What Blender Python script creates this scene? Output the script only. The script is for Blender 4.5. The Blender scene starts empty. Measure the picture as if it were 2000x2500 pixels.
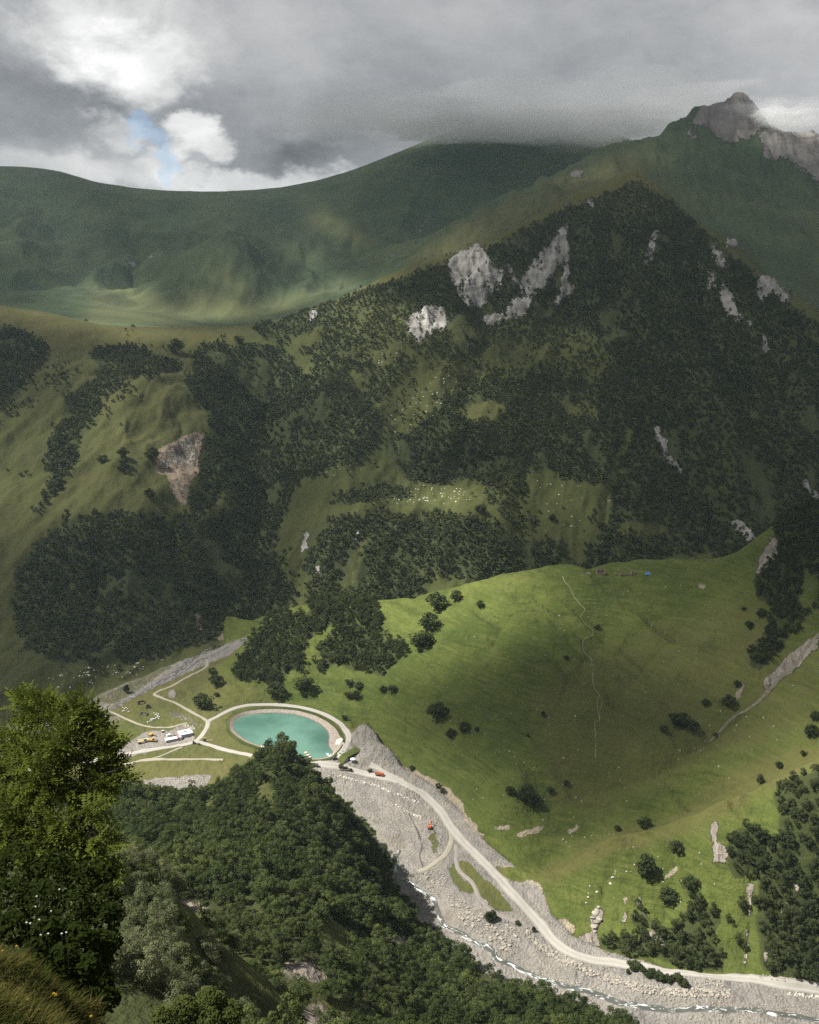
import bpy, math, random
import numpy as np
from mathutils import Vector, Matrix

random.seed(7)
RNG = np.random.default_rng(7)
SC = bpy.context.scene
COL = SC.collection
R = math.radians

# ------------------------------------------------------------------ camera
FPX, PITCH = 2480.0, R(12.5)            # focal length in photo pixels (2000 x 2500), pitch down
CP, SP = math.cos(PITCH), math.sin(PITCH)
cam_d = bpy.data.cameras.new('camera')
cam_d.sensor_fit = 'VERTICAL'
cam_d.sensor_height = 24.0
cam_d.lens = 24.0 * FPX / 2500.0
cam_d.clip_start = 0.3
cam_d.clip_end = 60000
cam = bpy.data.objects.new('camera', cam_d)
cam.location = (0, 0, 0)
cam.rotation_euler = (R(90) - PITCH, 0, 0)
COL.objects.link(cam)
SC.camera = cam

# ------------------------------------------------------------------ sun, exposure
SUN_EL, SUN_BEHIND = R(55), R(9)
SUN_DIR = Vector((-math.cos(SUN_EL) * math.cos(SUN_BEHIND), -math.cos(SUN_EL) * math.sin(SUN_BEHIND), math.sin(SUN_EL)))
sun_d = bpy.data.lights.new('sun', 'SUN')
sun_d.energy = 5.0
sun_d.angle = R(0.6)
sun_d.color = (1.0, 0.955, 0.86)
sun = bpy.data.objects.new('sun', sun_d)
sun.rotation_euler = SUN_DIR.to_track_quat('Z', 'Y').to_euler()
COL.objects.link(sun)
SC.view_settings.view_transform = 'Standard'
SC.view_settings.look = 'None'
SC.view_settings.exposure = 1.05
SC.view_settings.gamma = 1.0
SC.view_settings.use_curve_mapping = False
SC.cycles.use_denoising = False
SC.cycles.max_bounces = 6
SC.cycles.diffuse_bounces = 3
SC.cycles.glossy_bounces = 2
SC.cycles.transmission_bounces = 4
SC.cycles.transparent_max_bounces = 12
SC.cycles.volume_bounces = 4
SC.cycles.sample_clamp_indirect = 6.0

# ------------------------------------------------------------------ node helpers
class NT:
    def __init__(self, tree):
        self.t = tree
    def n(self, kind, props=None, **ins):
        nd = self.t.nodes.new(kind)
        for k, v in (props or {}).items():
            setattr(nd, k, v)
        for k, v in ins.items():
            key = k
            if key.startswith('i') and key[1:].isdigit():
                sock = nd.inputs[int(key[1:])]
            else:
                sock = nd.inputs[key.replace('_', ' ')]
            self.put(sock, v)
        return nd
    def put(self, sock, v):
        if isinstance(v, bpy.types.NodeSocket):
            self.t.links.new(v, sock)
        elif isinstance(v, bpy.types.Node):
            self.t.links.new(v.outputs[0], sock)
        else:
            if hasattr(sock.default_value, '__len__') and not hasattr(v, '__len__'):
                v = [v] * len(sock.default_value)
            if hasattr(sock.default_value, '__len__') and len(sock.default_value) == 4 and len(v) == 3:
                v = (*v, 1.0)
            sock.default_value = v
    def math(self, op, a, b=0.0, c=0.0, clamp=False):
        nd = self.t.nodes.new('ShaderNodeMath'); nd.operation = op; nd.use_clamp = clamp
        self.put(nd.inputs[0], a); self.put(nd.inputs[1], b)
        if len(nd.inputs) > 2: self.put(nd.inputs[2], c)
        return nd.outputs[0]
    def vmath(self, op, a, b=(0, 0, 0)):
        nd = self.t.nodes.new('ShaderNodeVectorMath'); nd.operation = op
        self.put(nd.inputs[0], a)
        if op == 'SCALE': self.put(nd.inputs['Scale'], b)
        else: self.put(nd.inputs[1], b)
        return nd.outputs['Value'] if op in ('LENGTH', 'DISTANCE', 'DOT_PRODUCT') else nd.outputs[0]
    def noise(self, vec, scale, detail=4, rough=0.55, dist=0.0):
        nd = self.t.nodes.new('ShaderNodeTexNoise')
        self.put(nd.inputs['Vector'], vec); self.put(nd.inputs['Scale'], scale); self.put(nd.inputs['Detail'], detail)
        self.put(nd.inputs['Roughness'], rough); self.put(nd.inputs['Distortion'], dist)
        return nd.outputs[0]
    def voronoi(self, vec, scale, out='Distance', feature='F1'):
        nd = self.t.nodes.new('ShaderNodeTexVoronoi'); nd.feature = feature
        self.put(nd.inputs['Vector'], vec); self.put(nd.inputs['Scale'], scale)
        return nd.outputs[out]
    def mix(self, f, a, b, blend='MIX'):
        nd = self.t.nodes.new('ShaderNodeMix'); nd.data_type = 'RGBA'; nd.blend_type = blend
        self.put(nd.inputs[0], f); self.put(nd.inputs[6], a); self.put(nd.inputs[7], b)
        return nd.outputs[2]
    def range(self, v, a, b, c=0.0, d=1.0, smooth=True):
        nd = self.t.nodes.new('ShaderNodeMapRange')
        if smooth: nd.interpolation_type = 'SMOOTHSTEP'
        self.put(nd.inputs[0], v)
        for i, x in enumerate((a, b, c, d)): self.put(nd.inputs[i + 1], x)
        return nd.outputs[0]
    def attr(self, name):
        nd = self.t.nodes.new('ShaderNodeAttribute'); nd.attribute_name = name
        return nd.outputs['Fac']
    def pos(self):
        return self.t.nodes.new('ShaderNodeNewGeometry').outputs['Position']
    def objco(self):
        return self.t.nodes.new('ShaderNodeTexCoord').outputs['Object']
    def bump(self, h, strength=0.5, dist=1.0):
        nd = self.t.nodes.new('ShaderNodeBump')
        self.put(nd.inputs['Strength'], strength); self.put(nd.inputs['Distance'], dist); self.put(nd.inputs['Height'], h)
        return nd.outputs[0]

def new_mat(name):
    m = bpy.data.materials.new(name); m.use_nodes = True
    m.node_tree.nodes.clear()
    t = NT(m.node_tree)
    out = m.node_tree.nodes.new('ShaderNodeOutputMaterial')
    return m, t, out

def simple_mat(name, col, rough=0.7, vary=0.25, scale=2.0, spec=0.3, metal=0.0, bump=0.0):
    """paint, concrete, wood, rubber ...: base colour with a little grain and wear"""
    m, t, out = new_mat(name)
    p = t.objco()
    f = t.noise(p, scale, 5, 0.6)
    c = t.mix(t.range(f, 0.3, 0.75), tuple(x * (1 - vary) for x in col), tuple(min(0.9, x * (1 + vary)) for x in col))
    b = t.n('ShaderNodeBsdfPrincipled', Base_Color=c, Roughness=rough, Metallic=metal)
    b.inputs['Specular IOR Level'].default_value = spec
    if bump: t.put(b.inputs['Normal'], t.bump(f, bump, 0.05))
    t.put(out.inputs[0], b)
    return m

# ------------------------------------------------------------------ world: overcast sky with a break in the clouds
def pix_dir(px, py):
    a, b = (px - 1000) / FPX, (1250 - py) / FPX
    return Vector((a, CP + b * SP, -SP + b * CP)).normalized()

world = bpy.data.worlds.new('World')
SC.world = world
world.use_nodes = True
world.node_tree.nodes.clear()
W = NT(world.node_tree)
sky = W.n('ShaderNodeTexSky', {'sky_type': 'NISHITA', 'sun_disc': False, 'sun_elevation': SUN_EL,
                               'sun_rotation': math.atan2(SUN_DIR.x, SUN_DIR.y), 'altitude': 2200.0})
gen = world.node_tree.nodes.new('ShaderNodeTexCoord').outputs['Generated']
# stretch: clouds near the horizon are seen edge-on
stretch = W.vmath('MULTIPLY', gen, (1.0, 1.0, 1.7))
wx = W.n('ShaderNodeTexNoise', Vector=stretch, Scale=9.0, Detail=9.0, Roughness=0.62)
wf = W.n('ShaderNodeTexNoise', Vector=stretch, Scale=26.0, Detail=8.0, Roughness=0.6)
warp = W.vmath('ADD', W.vmath('SCALE', W.vmath('SUBTRACT', wx.outputs['Color'], (0.5, 0.5, 0.5)), 0.09), W.vmath('SCALE', W.vmath('SUBTRACT', wf.outputs['Color'], (0.5, 0.5, 0.5)), 0.035))
wdir = W.vmath('ADD', gen, warp)
wdir_f = W.vmath('ADD', gen, W.vmath('ADD', W.vmath('SCALE', W.vmath('SUBTRACT', wf.outputs['Color'], (0.5, 0.5, 0.5)), 0.06), W.vmath('SCALE', W.vmath('SUBTRACT', wx.outputs['Color'], (0.5, 0.5, 0.5)), 0.04)))
n_big = W.noise(stretch, 3.2, 7, 0.55, 0.35)
n_mid = W.noise(stretch, 11.0, 9, 0.62, 0.3)
n_fin = W.noise(stretch, 30.0, 8, 0.65, 0.2)
base = W.math('ADD', W.math('MULTIPLY', W.range(n_big, 0.25, 0.75, -1, 1, False), 0.085), W.math('MULTIPLY', W.range(n_mid, 0.25, 0.75, -1, 1, False), 0.055))
base = W.math('ADD', base, W.math('MULTIPLY', W.range(n_fin, 0.25, 0.75, -1, 1, False), 0.04))
val = W.math('ADD', base, 0.415)
puff = W.range(n_mid, 0.32, 0.66, 0.55, 1.25, False)
def blob(px, py, rx, ry, amp, soft=0.25, vec=None):
    """a brighter or darker cloud mass round one direction of the sky; radii in degrees"""
    global val
    d0 = pix_dir(px, py)
    sx, sy = 1 / math.tan(R(rx)), 1 / math.tan(R(ry))
    dd = W.vmath('MULTIPLY', W.vmath('SUBTRACT', vec or wdir, tuple(d0)), (sx, sx * 0.3, sy))
    k = W.range(W.vmath('LENGTH', dd), 1.0 + soft, 1.0 - soft, 0.0, amp)
    if amp > 0.1: k = W.math('MULTIPLY', k, puff)
    val = W.math('ADD', val, k)
    return k
blob(290, 75, 4.0, 2.2, 0.30, 0.5)
blob(330, 160, 3.0, 1.7, 0.34, 0.35)
blob(200, 50, 2.4, 1.9, 0.22, 0.5)
blob(640, 110, 3.4, 2.6, 0.09, 0.7)
blob(60, 265, 4.6, 1.7, -0.15, 0.7)
blob(420, 250, 3.4, 0.9, -0.07, 0.7)
blob(1250, 225, 12, 2.4, -0.05, 0.8)
blob(760, 385, 4.6, 1.4, -0.13, 0.7)
blob(740, 375, 1.5, 0.7, -0.06, 0.6)
blob(1900, 150, 5.5, 3.2, 0.10, 0.7)
blob(1800, 40, 4, 1.6, 0.06, 0.7)
blob(640, 455, 6.0, 0.75, 0.36, 0.5)
blob(480, 345, 1.7, 1.15, 0.46, 0.3)
blob(285, 325, 1.5, 0.9, 0.34, 0.45)
blob(120, 440, 5.0, 0.9, 0.10, 0.7)
blob(250, 430, 3.4, 0.9, 0.16, 0.6)
blob(390, 405, 1.2, 0.7, 0.28, 0.4)
blob(180, 390, 4.0, 1.5, 0.04, 0.7)
blob(1500, 330, 7, 1.4, -0.03, 0.8)
cloudcol = W.mix(W.range(val, 0.2, 0.75), (0.94, 0.965, 1.02), (1.0, 0.995, 0.985))
cloudcol = W.vmath('SCALE', cloudcol, W.math('MULTIPLY', W.math('MAXIMUM', val, 0.12), 0.49))
def gap_at(px, py, s1, s2):
    g_ = W.vmath('MULTIPLY', W.vmath('SUBTRACT', wdir_f, tuple(pix_dir(px, py))), (s1, 8, s2))
    return W.range(W.vmath('LENGTH', g_), 1.35, 0.75, 0.0, 0.5)
gap = W.math('MAXIMUM', gap_at(350, 315, 62, 62), gap_at(405, 390, 95, 60))
gap = W.math('MAXIMUM', gap, gap_at(330, 290, 75, 130))
bg_sky = W.n('ShaderNodeBackground', Color=sky.outputs[0], Strength=0.075)
bg_cloud = W.n('ShaderNodeBackground', Color=cloudcol, Strength=1.0)
mixw = W.n('ShaderNodeMixShader', i0=gap, i1=bg_cloud.outputs[0], i2=bg_sky.outputs[0])
wout = world.node_tree.nodes.new('ShaderNodeOutputWorld')
W.put(wout.inputs[0], mixw.outputs[0])

# ------------------------------------------------------------------ noise (numpy gradient noise)
def _hash(ix, iy, seed):
    h = (ix.astype(np.int64) * 374761393 + iy.astype(np.int64) * 668265263 + seed * 974711) & 0xFFFFFFFF
    h = ((h ^ (h >> 13)) * 1274126177) & 0xFFFFFFFF
    h = h ^ (h >> 16)
    return (h & 0xFFFF).astype(np.float64) / 65536.0 * 2 * np.pi

def perlin(x, y, seed=0):
    x0, y0 = np.floor(x), np.floor(y)
    fx, fy = x - x0, y - y0
    ux, uy = fx * fx * fx * (fx * (fx * 6 - 15) + 10), fy * fy * fy * (fy * (fy * 6 - 15) + 10)
    def g(dx, dy):
        a = _hash(x0 + dx, y0 + dy, seed)
        return np.cos(a) * (fx - dx) + np.sin(a) * (fy - dy)
    a, b, c, d = g(0, 0), g(1, 0), g(0, 1), g(1, 1)
    return ((a + ux * (b - a)) * (1 - uy) + (c + ux * (d - c)) * uy) * 1.5

def fbm(x, y, octaves=4, seed=0, gain=0.5):
    s, a = np.zeros_like(x, dtype=np.float64), 1.0
    for i in range(octaves):
        s += a * perlin(x * 2 ** i, y * 2 ** i, seed + i * 17)
        a *= gain
    return s

def ridged(x, y, octaves=4, seed=0):
    s, a = np.zeros_like(x, dtype=np.float64), 1.0
    for i in range(octaves):
        s += a * (0.5 - np.abs(perlin(x * 2 ** i, y * 2 ** i, seed + i * 31)))
        a *= 0.5
    return s

# ------------------------------------------------------------------ survey: bearings and distances read off the place
def ray(px, py):
    """bearing: lateral slope u = X/Y and vertical slope t = Z/Y"""
    a, b = (np.asarray(px, float) - 1000) / FPX, (1250 - np.asarray(py, float)) / FPX
    dy = CP + b * SP
    return a / dy, (-SP + b * CP) / dy

def proj(X, Y, Z):
    d = Y * CP - Z * SP
    return 1000 + FPX * X / d, 1250 - FPX * (Y * SP + Z * CP) / d

def zfloor(py):
    return -395.0 - 0.066 * (np.asarray(py, float) - 1560)

def dens(line, step=45.0):
    out = []
    for p, q in zip(line[:-1], line[1:]):
        n = max(1, int(math.hypot(q[0] - p[0], q[1] - p[1]) / step))
        for i in range(n):
            f = i / n
            out.append(tuple(p[k] + (q[k] - p[k]) * f for k in range(len(p))))
    out.append(tuple(line[-1]))
    return out

CTRL = []      # (u, lnY, t)
def vis(px, py, Y):
    u, t = ray(px, py)
    CTRL.append((float(u), math.log(Y), float(t)))
def hid(px, Y, z):
    # bearing of a column for ground that other ground hides
    t = z / Y
    d = CP - t * SP
    CTRL.append(((px - 1000) / FPX * d, math.log(Y), t))
def flo(px, py):
    u, t = ray(px, py)
    z = float(zfloor(py)); CTRL.append((float(u), math.log(z / float(t)), float(t)))

# foot of the near slope where it meets the valley floor
F_FOOT = [(-500, 1900), (0, 1890), (250, 1915), (400, 1938), (470, 1952), (560, 1935), (620, 1900), (700, 1882), (780, 1925), (850, 1985),
          (905, 2045), (950, 2105), (958, 2150), (972, 2205), (1035, 2258), (1090, 2308), (1200, 2388), (1280, 2418), (1400, 2458), (1500, 2497),
          (1600, 2540), (2000, 2650), (2500, 2760)]
# outline of the valley floor along the far side
FLOOR_TOP = [(-500, 1880), (-200, 1805), (0, 1765), (100, 1748), (200, 1718), (240, 1692), (300, 1662), (380, 1626), (480, 1590), (590, 1553), (604, 1566),
             (560, 1612), (520, 1640), (500, 1690), (540, 1722), (620, 1706), (660, 1706), (740, 1720), (800, 1738), (850, 1775), (866, 1792), (885, 1772), (900, 1772), (950, 1830), (985, 1868),
             (1060, 1915), (1128, 1982), (1135, 2010), (1175, 2042), (1262, 2118), (1225, 2112), (1240, 2150), (1300, 2165), (1330, 2190), (1345, 2230),
             (1400, 2282), (1470, 2312), (1550, 2340), (1700, 2372), (1800, 2388), (2000, 2405), (2500, 2475)]
for p in dens(F_FOOT, 60): flo(*p[:2])
for p in dens(FLOOR_TOP, 50): flo(*p[:2])
for p in [(300, 1700), (300, 1760), (300, 1830), (120, 1850), (0, 1830), (-300, 1860), (400, 1700), (400, 1760), (400, 1830), (400, 1900), (480, 1780), (480, 1850), (480, 1620), (480, 1900),
          (560, 1760), (560, 1840), (640, 1840), (700, 1790), (640, 1770), (760, 1790), (780, 1850), (860, 1870), (900, 1920), (850, 1940), (980, 1960),
          (940, 2040), (1040, 2040), (1080, 2130), (1010, 2120), (1150, 2120), (1140, 2230), (1250, 2230), (1200, 2320), (1320, 2320), (1400, 2380),
          (1550, 2420), (1700, 2440), (1850, 2450), (2000, 2470), (2000, 2560), (1700, 2530), (2400, 2580)]: flo(*p)

# --- near slope, from the camera's feet down to the river
for px in (-500, -250, 0, 100):
    vis(px, 2505, 5.6); hid(px, 3.0, -3.1); hid(px, 1.0, -1.9)
    vis(px, 2432, 6.8)
for px, py in ((-500, 2330), (-250, 2348), (0, 2368), (60, 2384), (110, 2404), (160, 2426), (205, 2455), (245, 2492)):
    vis(px, py, 8.2)
for px in (-500, -250, 0, 120):
    hid(px, 11, -9.6); hid(px, 16, -12.6); hid(px, 30, -24.5); hid(px, 60, -48); hid(px, 110, -86)
for px, y1 in ((330, -2.4), (500, -2.6), (1000, -2.8), (1500, -2.8), (2000, -2.8), (2500, -2.8)):
    hid(px, 1.0, y1); hid(px, 3, -4.0); hid(px, 6, -6.6); hid(px, 8.2, -8.3); hid(px, 20, -18.5); hid(px, 60, -53)
hid(260, 11, -9.6); hid(260, 16, -13.2); hid(260, 30, -25.5); hid(260, 60, -50.5); hid(260, 110, -87)
for px, py, Y in ((350, 2150, 190), (430, 2230, 185), (500, 2345, 165), (550, 2440, 150), (480, 2500, 130), (400, 2400, 140), (300, 2300, 125), (300, 2200, 165), (250, 2120, 200), (200, 2060, 230),
                  (560, 2500, 165), (650, 2500, 230), (650, 2400, 290), (650, 2250, 400), (650, 2100, 510), (650, 1965, 610), (700, 1856, 690), (640, 1862, 690), (740, 1890, 690), (590, 1900, 690), (545, 1930, 700),
                  (500, 2000, 650), (480, 1972, 705), (420, 1965, 700), (350, 1945, 712), (270, 1945, 715), (400, 2060, 560), (450, 2120, 470),
                  (800, 2500, 300), (800, 2350, 370), (800, 2200, 470), (800, 2050, 590), (795, 1945, 672), (850, 2020, 655), (890, 2075, 655), (930, 2140, 645),
                  (920, 2500, 330), (920, 2300, 480), (930, 2220, 560), (1000, 2500, 350), (1000, 2380, 460), (1010, 2290, 560), (1100, 2500, 390), (1100, 2400, 490), (1250, 2500, 440), (1400, 2505, 490), (1500, 2515, 530)):
    vis(px, py, Y)
for px, Y, z in ((350, 300, -216), (350, 420, -274), (350, 600, -345), (500, 260, -206), (500, 400, -278), (200, 400, -260), (200, 600, -348), (0, 250, -170), (0, 420, -275), (0, 620, -358), (0, 740, -400),
                 (-300, 250, -170), (-300, 420, -275), (-300, 620, -358), (-500, 250, -170), (-500, 450, -285), (-500, 640, -365), (430, 300, -224),
                 (700, 735, -370), (640, 735, -372), (1000, 200, -172), (1000, 110, -96), (1500, 400, -345), (1500, 200, -180), (1500, 110, -99), (2000, 400, -375), (2000, 200, -188), (2000, 110, -102), (2500, 400, -380), (2500, 200, -190), (2500, 110, -103),
                 (650, 110, -95), (800, 180, -156)):
    hid(px, Y, z)

# --- meadow hill
D_CREST = [(604, 1548, 1095), (640, 1516, 1088), (690, 1492, 1082), (740, 1480, 1078), (800, 1480, 1072), (920, 1474, 1065), (1000, 1461, 1060), (1070, 1450, 1058), (1150, 1430, 1055), (1230, 1416, 1050),
           (1310, 1406, 1045), (1380, 1398, 1040), (1450, 1399, 1035), (1580, 1401, 1030), (1700, 1388, 1030), (1760, 1363, 1040), (1830, 1328, 1050), (1870, 1305, 1050), (1900, 1270, 1032), (1950, 1252, 1022), (2000, 1243, 1012), (2200, 1180, 1000), (2500, 1150, 1000)]
for p in dens(D_CREST, 50): vis(*p)
E_CREST = [(1345, 2140, 683), (1420, 2100, 690), (1500, 2057, 694), (1580, 2047, 696), (1700, 2009, 696), (1800, 1964, 694), (1880, 1929, 692), (2000, 1862, 690), (2200, 1780, 690), (2500, 1690, 690)]
for p in dens(E_CREST, 40):
    vis(*p)
    vis(p[0], p[1] + 22, p[2] - 9)
    if p[0] < 2050:
        zc = p[2] * float(ray(p[0], p[1])[1]); hid(p[0], p[2] + 20, zc - 4.5)
for px, py, Y in ((1300, 1650, 884), (1300, 1850, 790), (1600, 1700, 850), (1600, 1900, 758), (1000, 1650, 938), (1000, 1560, 990), (850, 1600, 1000), (700, 1600, 1010), (640, 1640, 1005), (1150, 1800, 838), (1200, 1950, 760),
                  (2000, 1700, 800), (2000, 1500, 890), (2000, 1400, 915), (1850, 1600, 866), (1700, 1800, 792), (1850, 1760, 795), (1900, 1480, 920), (1850, 1420, 960), (2300, 1500, 880), (2300, 1650, 800),
                  (1700, 2200, 645), (2000, 2150, 638), (1850, 2150, 642), (1550, 2200, 650), (2300, 2200, 630), (1500, 1500, 985), (1750, 1500, 955)):
    vis(px, py, Y)
for px, Y, z in ((640, 1160, -388), (700, 1180, -388), (850, 1190, -388), (1000, 1200, -388), (1150, 1210, -386), (1300, 1220, -384), (1450, 1220, -380), (1600, 1220, -375), (1750, 1220, -366), (1900, 1210, -352), (2050, 1200, -340), (2300, 1200, -330), (2500, 1200, -325)):
    hid(px, Y, z)

# --- forested mountain behind
for px, py, Y in ((640, 1506, 1190), (750, 1468, 1215), (870, 1462, 1235), (1000, 1448, 1258), (1150, 1420, 1300), (1300, 1396, 1335), (1450, 1390, 1350), (1600, 1388, 1355), (1720, 1365, 1370), (1830, 1312, 1390), (2000, 1228, 1460), (2300, 1170, 1480)):
    vis(px, py, Y)
C_CREST = [(-500, 720, 1850), (-200, 735, 1880), (0, 750, 1900), (120, 768, 1930), (250, 797, 1960), (400, 803, 1975), (530, 805, 1990), (620, 801, 2010), (700, 785, 2050), (780, 756, 2105), (850, 718, 2170), (930, 682, 2250), (1000, 657, 2300), (1060, 639, 2345),
           (1170, 601, 2450), (1230, 571, 2490), (1290, 536, 2520), (1370, 491, 2560), (1430, 466, 2580), (1500, 436, 2600), (1550, 412, 2610), (1600, 450, 2560), (1650, 490, 2500), (1700, 540, 2430), (1760, 581, 2350), (1800, 611, 2300), (1870, 666, 2190), (1920, 720, 2090), (2000, 771, 1980), (2200, 900, 1800), (2500, 1050, 1650)]
for p in dens(C_CREST, 40):
    vis(*p)
    if p[0] > 880: hid(p[0], p[2] * 1.03, p[2] * float(ray(p[0], p[1])[1]) - 28)
for px, py, Y in ((0, 1300, 1250), (0, 1000, 1540), (-400, 1300, 1240), (-400, 1000, 1500), (250, 1500, 1120), (250, 1270, 1275), (250, 1000, 1545), (250, 870, 1800), (0, 860, 1720), (420, 1300, 1290), (420, 1080, 1480), (480, 950, 1640), (400, 1560, 1105), (60, 1560, 1085),
                  (620, 1100, 1590), (630, 1300, 1370), (650, 1430, 1260), (640, 950, 1790), (560, 860, 1880),
                  (800, 1000, 1650), (800, 1150, 1480), (780, 1330, 1320), (900, 1330, 1315), (900, 900, 1800), (1000, 1240, 1400), (1000, 1190, 1500), (1050, 1100, 1590), (1100, 1350, 1325), (1200, 1270, 1400),
                  (1200, 1000, 1690), (1150, 850, 1880), (1250, 750, 2080), (1350, 900, 1850), (1400, 650, 2240), (1400, 1250, 1435), (1400, 1100, 1580), (1550, 1000, 1660), (1500, 780, 1990), (1550, 560, 2370), (1600, 1200, 1480), (1700, 1000, 1630), (1700, 760, 1960), (1800, 1200, 1480), (1850, 900, 1720), (1950, 1050, 1560), (2200, 1050, 1600), (1480, 1230, 1450), (1540, 1130, 1545)):
    vis(px, py, Y)

# --- hanging valley, far ridge and rocky peak
for px, Y, z in ((620, 2250, -88), (780, 2380, -98), (930, 2540, -78), (1060, 2640, -48), (1170, 2720, -15), (1300, 2780, 60), (1430, 2850, 120), (1550, 2900, 160), (1650, 2800, 120), (1800, 2600, 25), (1920, 2400, -40), (2000, 2250, -75), (2200, 2100, -90), (2500, 2000, -110),
                 (400, 2130, -84), (120, 2100, -72), (-200, 2100, -60), (-500, 2100, -50)):
    hid(px, Y, z)
for px, py, Y in ((250, 786, 2300), (350, 783, 2450), (500, 756, 3000), (650, 731, 3250), (800, 699, 3450), (860, 672, 3500), (0, 722, 2750), (150, 735, 2700), (300, 742, 2850), (-400, 700, 2750), (430, 735, 3050),
                  (100, 600, 3650), (300, 640, 3450), (300, 540, 4150), (500, 600, 3900), (540, 660, 3350), (420, 680, 3250), (700, 560, 4200), (700, 640, 3700), (100, 500, 4300), (-400, 580, 3700), (850, 560, 4100), (950, 480, 4500), (900, 620, 3700), (1100, 450, 4550), (1250, 400, 4700)):
    vis(px, py, Y)
A_CREST = [(-500, 450, 4800), (-200, 420, 4800), (0, 408, 4800), (70, 410, 4800), (150, 421, 4800), (220, 446, 4800), (300, 464, 4800), (370, 468, 4800), (470, 475, 4800), (560, 479, 4800), (640, 474, 4800), (700, 471, 4800), (770, 475, 4800), (840, 467, 4800), (900, 438, 4820),
           (1000, 388, 4850), (1050, 362, 4880), (1090, 344, 4900), (1180, 318, 4960), (1280, 305, 5050), (1380, 306, 5120), (1450, 312, 5200)]
for p in dens(A_CREST, 60): vis(*p)
B_CREST = [(1000, 640, 3080), (1050, 605, 3150), (1100, 568, 3250), (1150, 532, 3400), (1220, 484, 3550), (1300, 456, 3700), (1380, 412, 3850), (1460, 365, 3980), (1500, 356, 4000), (1560, 338, 4040), (1615, 318, 4080), (1640, 292, 4100), (1680, 266, 4130), (1720, 250, 4150), (1770, 236, 4180), (1806, 225, 4200), (1835, 246, 4210), (1860, 275, 4230), (1900, 318, 4280), (2000, 330, 4350), (2200, 350, 4300), (2500, 450, 4200)]
for p in dens(B_CREST, 18): vis(*p)
for px, py, Y in ((1780, 262, 4140), (1806, 256, 4130), (1830, 275, 4140), (1740, 280, 4090)): vis(px, py, Y)
hid(1806, 4290, 690); hid(1760, 4260, 660); hid(1850, 4300, 640); hid(1700, 4240, 610)
for px, py, Y in ((1300, 520, 3250), (1400, 480, 3350), (1460, 440, 3550), (1700, 450, 3600), (1620, 400, 3700), (1900, 550, 3250), (2000, 700, 2850), (2000, 600, 3150), (2000, 460, 3800), (1750, 340, 3950), (1860, 400, 3900), (2200, 700, 2900), (2400, 600, 3300), (1800, 520, 3350)):
    vis(px, py, Y)
for px, Y, z in ((1100, 3900, 150), (1200, 4100, 220), (1300, 4250, 310), (1400, 4350, 400), (1550, 4500, 420), (1806, 4600, 560), (2000, 4900, 520), (2500, 4900, 330), (-500, 6500, 150), (0, 6500, 200), (500, 6500, 150), (1000, 6500, 350), (1500, 6500, 400), (2000, 6500, 400), (2500, 6500, 300), (1450, 5600, 700)):
    hid(px, Y, z)

# thin-plate surface through the survey, in (bearing, ln distance): conformal with the ground plan
CT = np.array(CTRL)
_, keep = np.unique(np.round(CT[:, :2], 4), axis=0, return_index=True)
CT = CT[np.sort(keep)]
def _phi(r2):
    return 0.5 * r2 * np.log(r2 + 1e-12)
n_ = len(CT)
P_, T_ = CT[:, :2], CT[:, 2]
d2 = ((P_[:, None, :] - P_[None, :, :]) ** 2).sum(-1)
A_ = np.zeros((n_ + 3, n_ + 3))
A_[:n_, :n_] = _phi(d2) + np.eye(n_) * 3e-6
A_[:n_, n_] = 1; A_[:n_, n_ + 1:] = P_
A_[n_, :n_] = 1; A_[n_ + 1:, :n_] = P_.T
sol = np.linalg.solve(A_, np.concatenate([T_, np.zeros(3)]))
def surf(u, l):
    q = np.stack([u.ravel(), l.ravel()], 1)
    out = np.empty(len(q))
    for i in range(0, len(q), 20000):
        s = q[i:i + 20000]
        r2 = ((s[:, None, 0] - P_[None, :, 0]) ** 2 + (s[:, None, 1] - P_[None, :, 1]) ** 2)
        out[i:i + 20000] = _phi(r2) @ sol[:n_] + sol[n_] + s @ sol[n_ + 1:]
    return out.reshape(u.shape)

# terrain sampling: columns of bearing, rings of distance (finer where the ground is looked at closely)
U = np.concatenate([np.arange(-0.64, -0.452, 0.0045), np.arange(-0.452, 0.45, 0.00125), np.arange(0.452, 0.64, 0.0045)])
def _rings():
    segs = [(1.0, 4.5, 14), (4.5, 10, 70), (10, 120, 60), (120, 480, 90), (480, 1080, 330), (1080, 2700, 270), (2700, 5300, 110), (5300, 9000, 10)]
    return np.concatenate([np.linspace(math.log(a), math.log(b), n, endpoint=False) for a, b, n in segs] + [[math.log(9000.0)]])
L = _rings()
YR = np.exp(L)
cu = np.linspace(U[0] - .01, U[-1] + .01, 230)
cl = np.linspace(0 - .02, math.log(9000) + .02, 440)
CU, CL = np.meshgrid(cu, cl)
CTT = surf(CU, CL)
def _cub(f):
    return np.stack([-.5 * f + f * f - .5 * f ** 3, 1 - 2.5 * f * f + 1.5 * f ** 3, .5 * f + 2 * f * f - 1.5 * f ** 3, -.5 * f * f + .5 * f ** 3])
def upsample(grid, gu, gl, U, L):
    fu = (U - gu[0]) / (gu[1] - gu[0]); iu = np.clip(np.floor(fu).astype(int), 1, len(gu) - 3)
    fl = (L - gl[0]) / (gl[1] - gl[0]); il = np.clip(np.floor(fl).astype(int), 1, len(gl) - 3)
    wu, wl = _cub(fu - iu), _cub(fl - il)
    tmp = sum(wu[k][None, :] * grid[:, iu + k - 1] for k in range(4))
    return sum(wl[k][:, None] * tmp[il + k - 1, :] for k in range(4))
TT = upsample(CTT, cu, cl, U, L)
UU, YY = np.meshgrid(U, YR)
XX = UU * YY
ZZ = TT * YY

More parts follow.
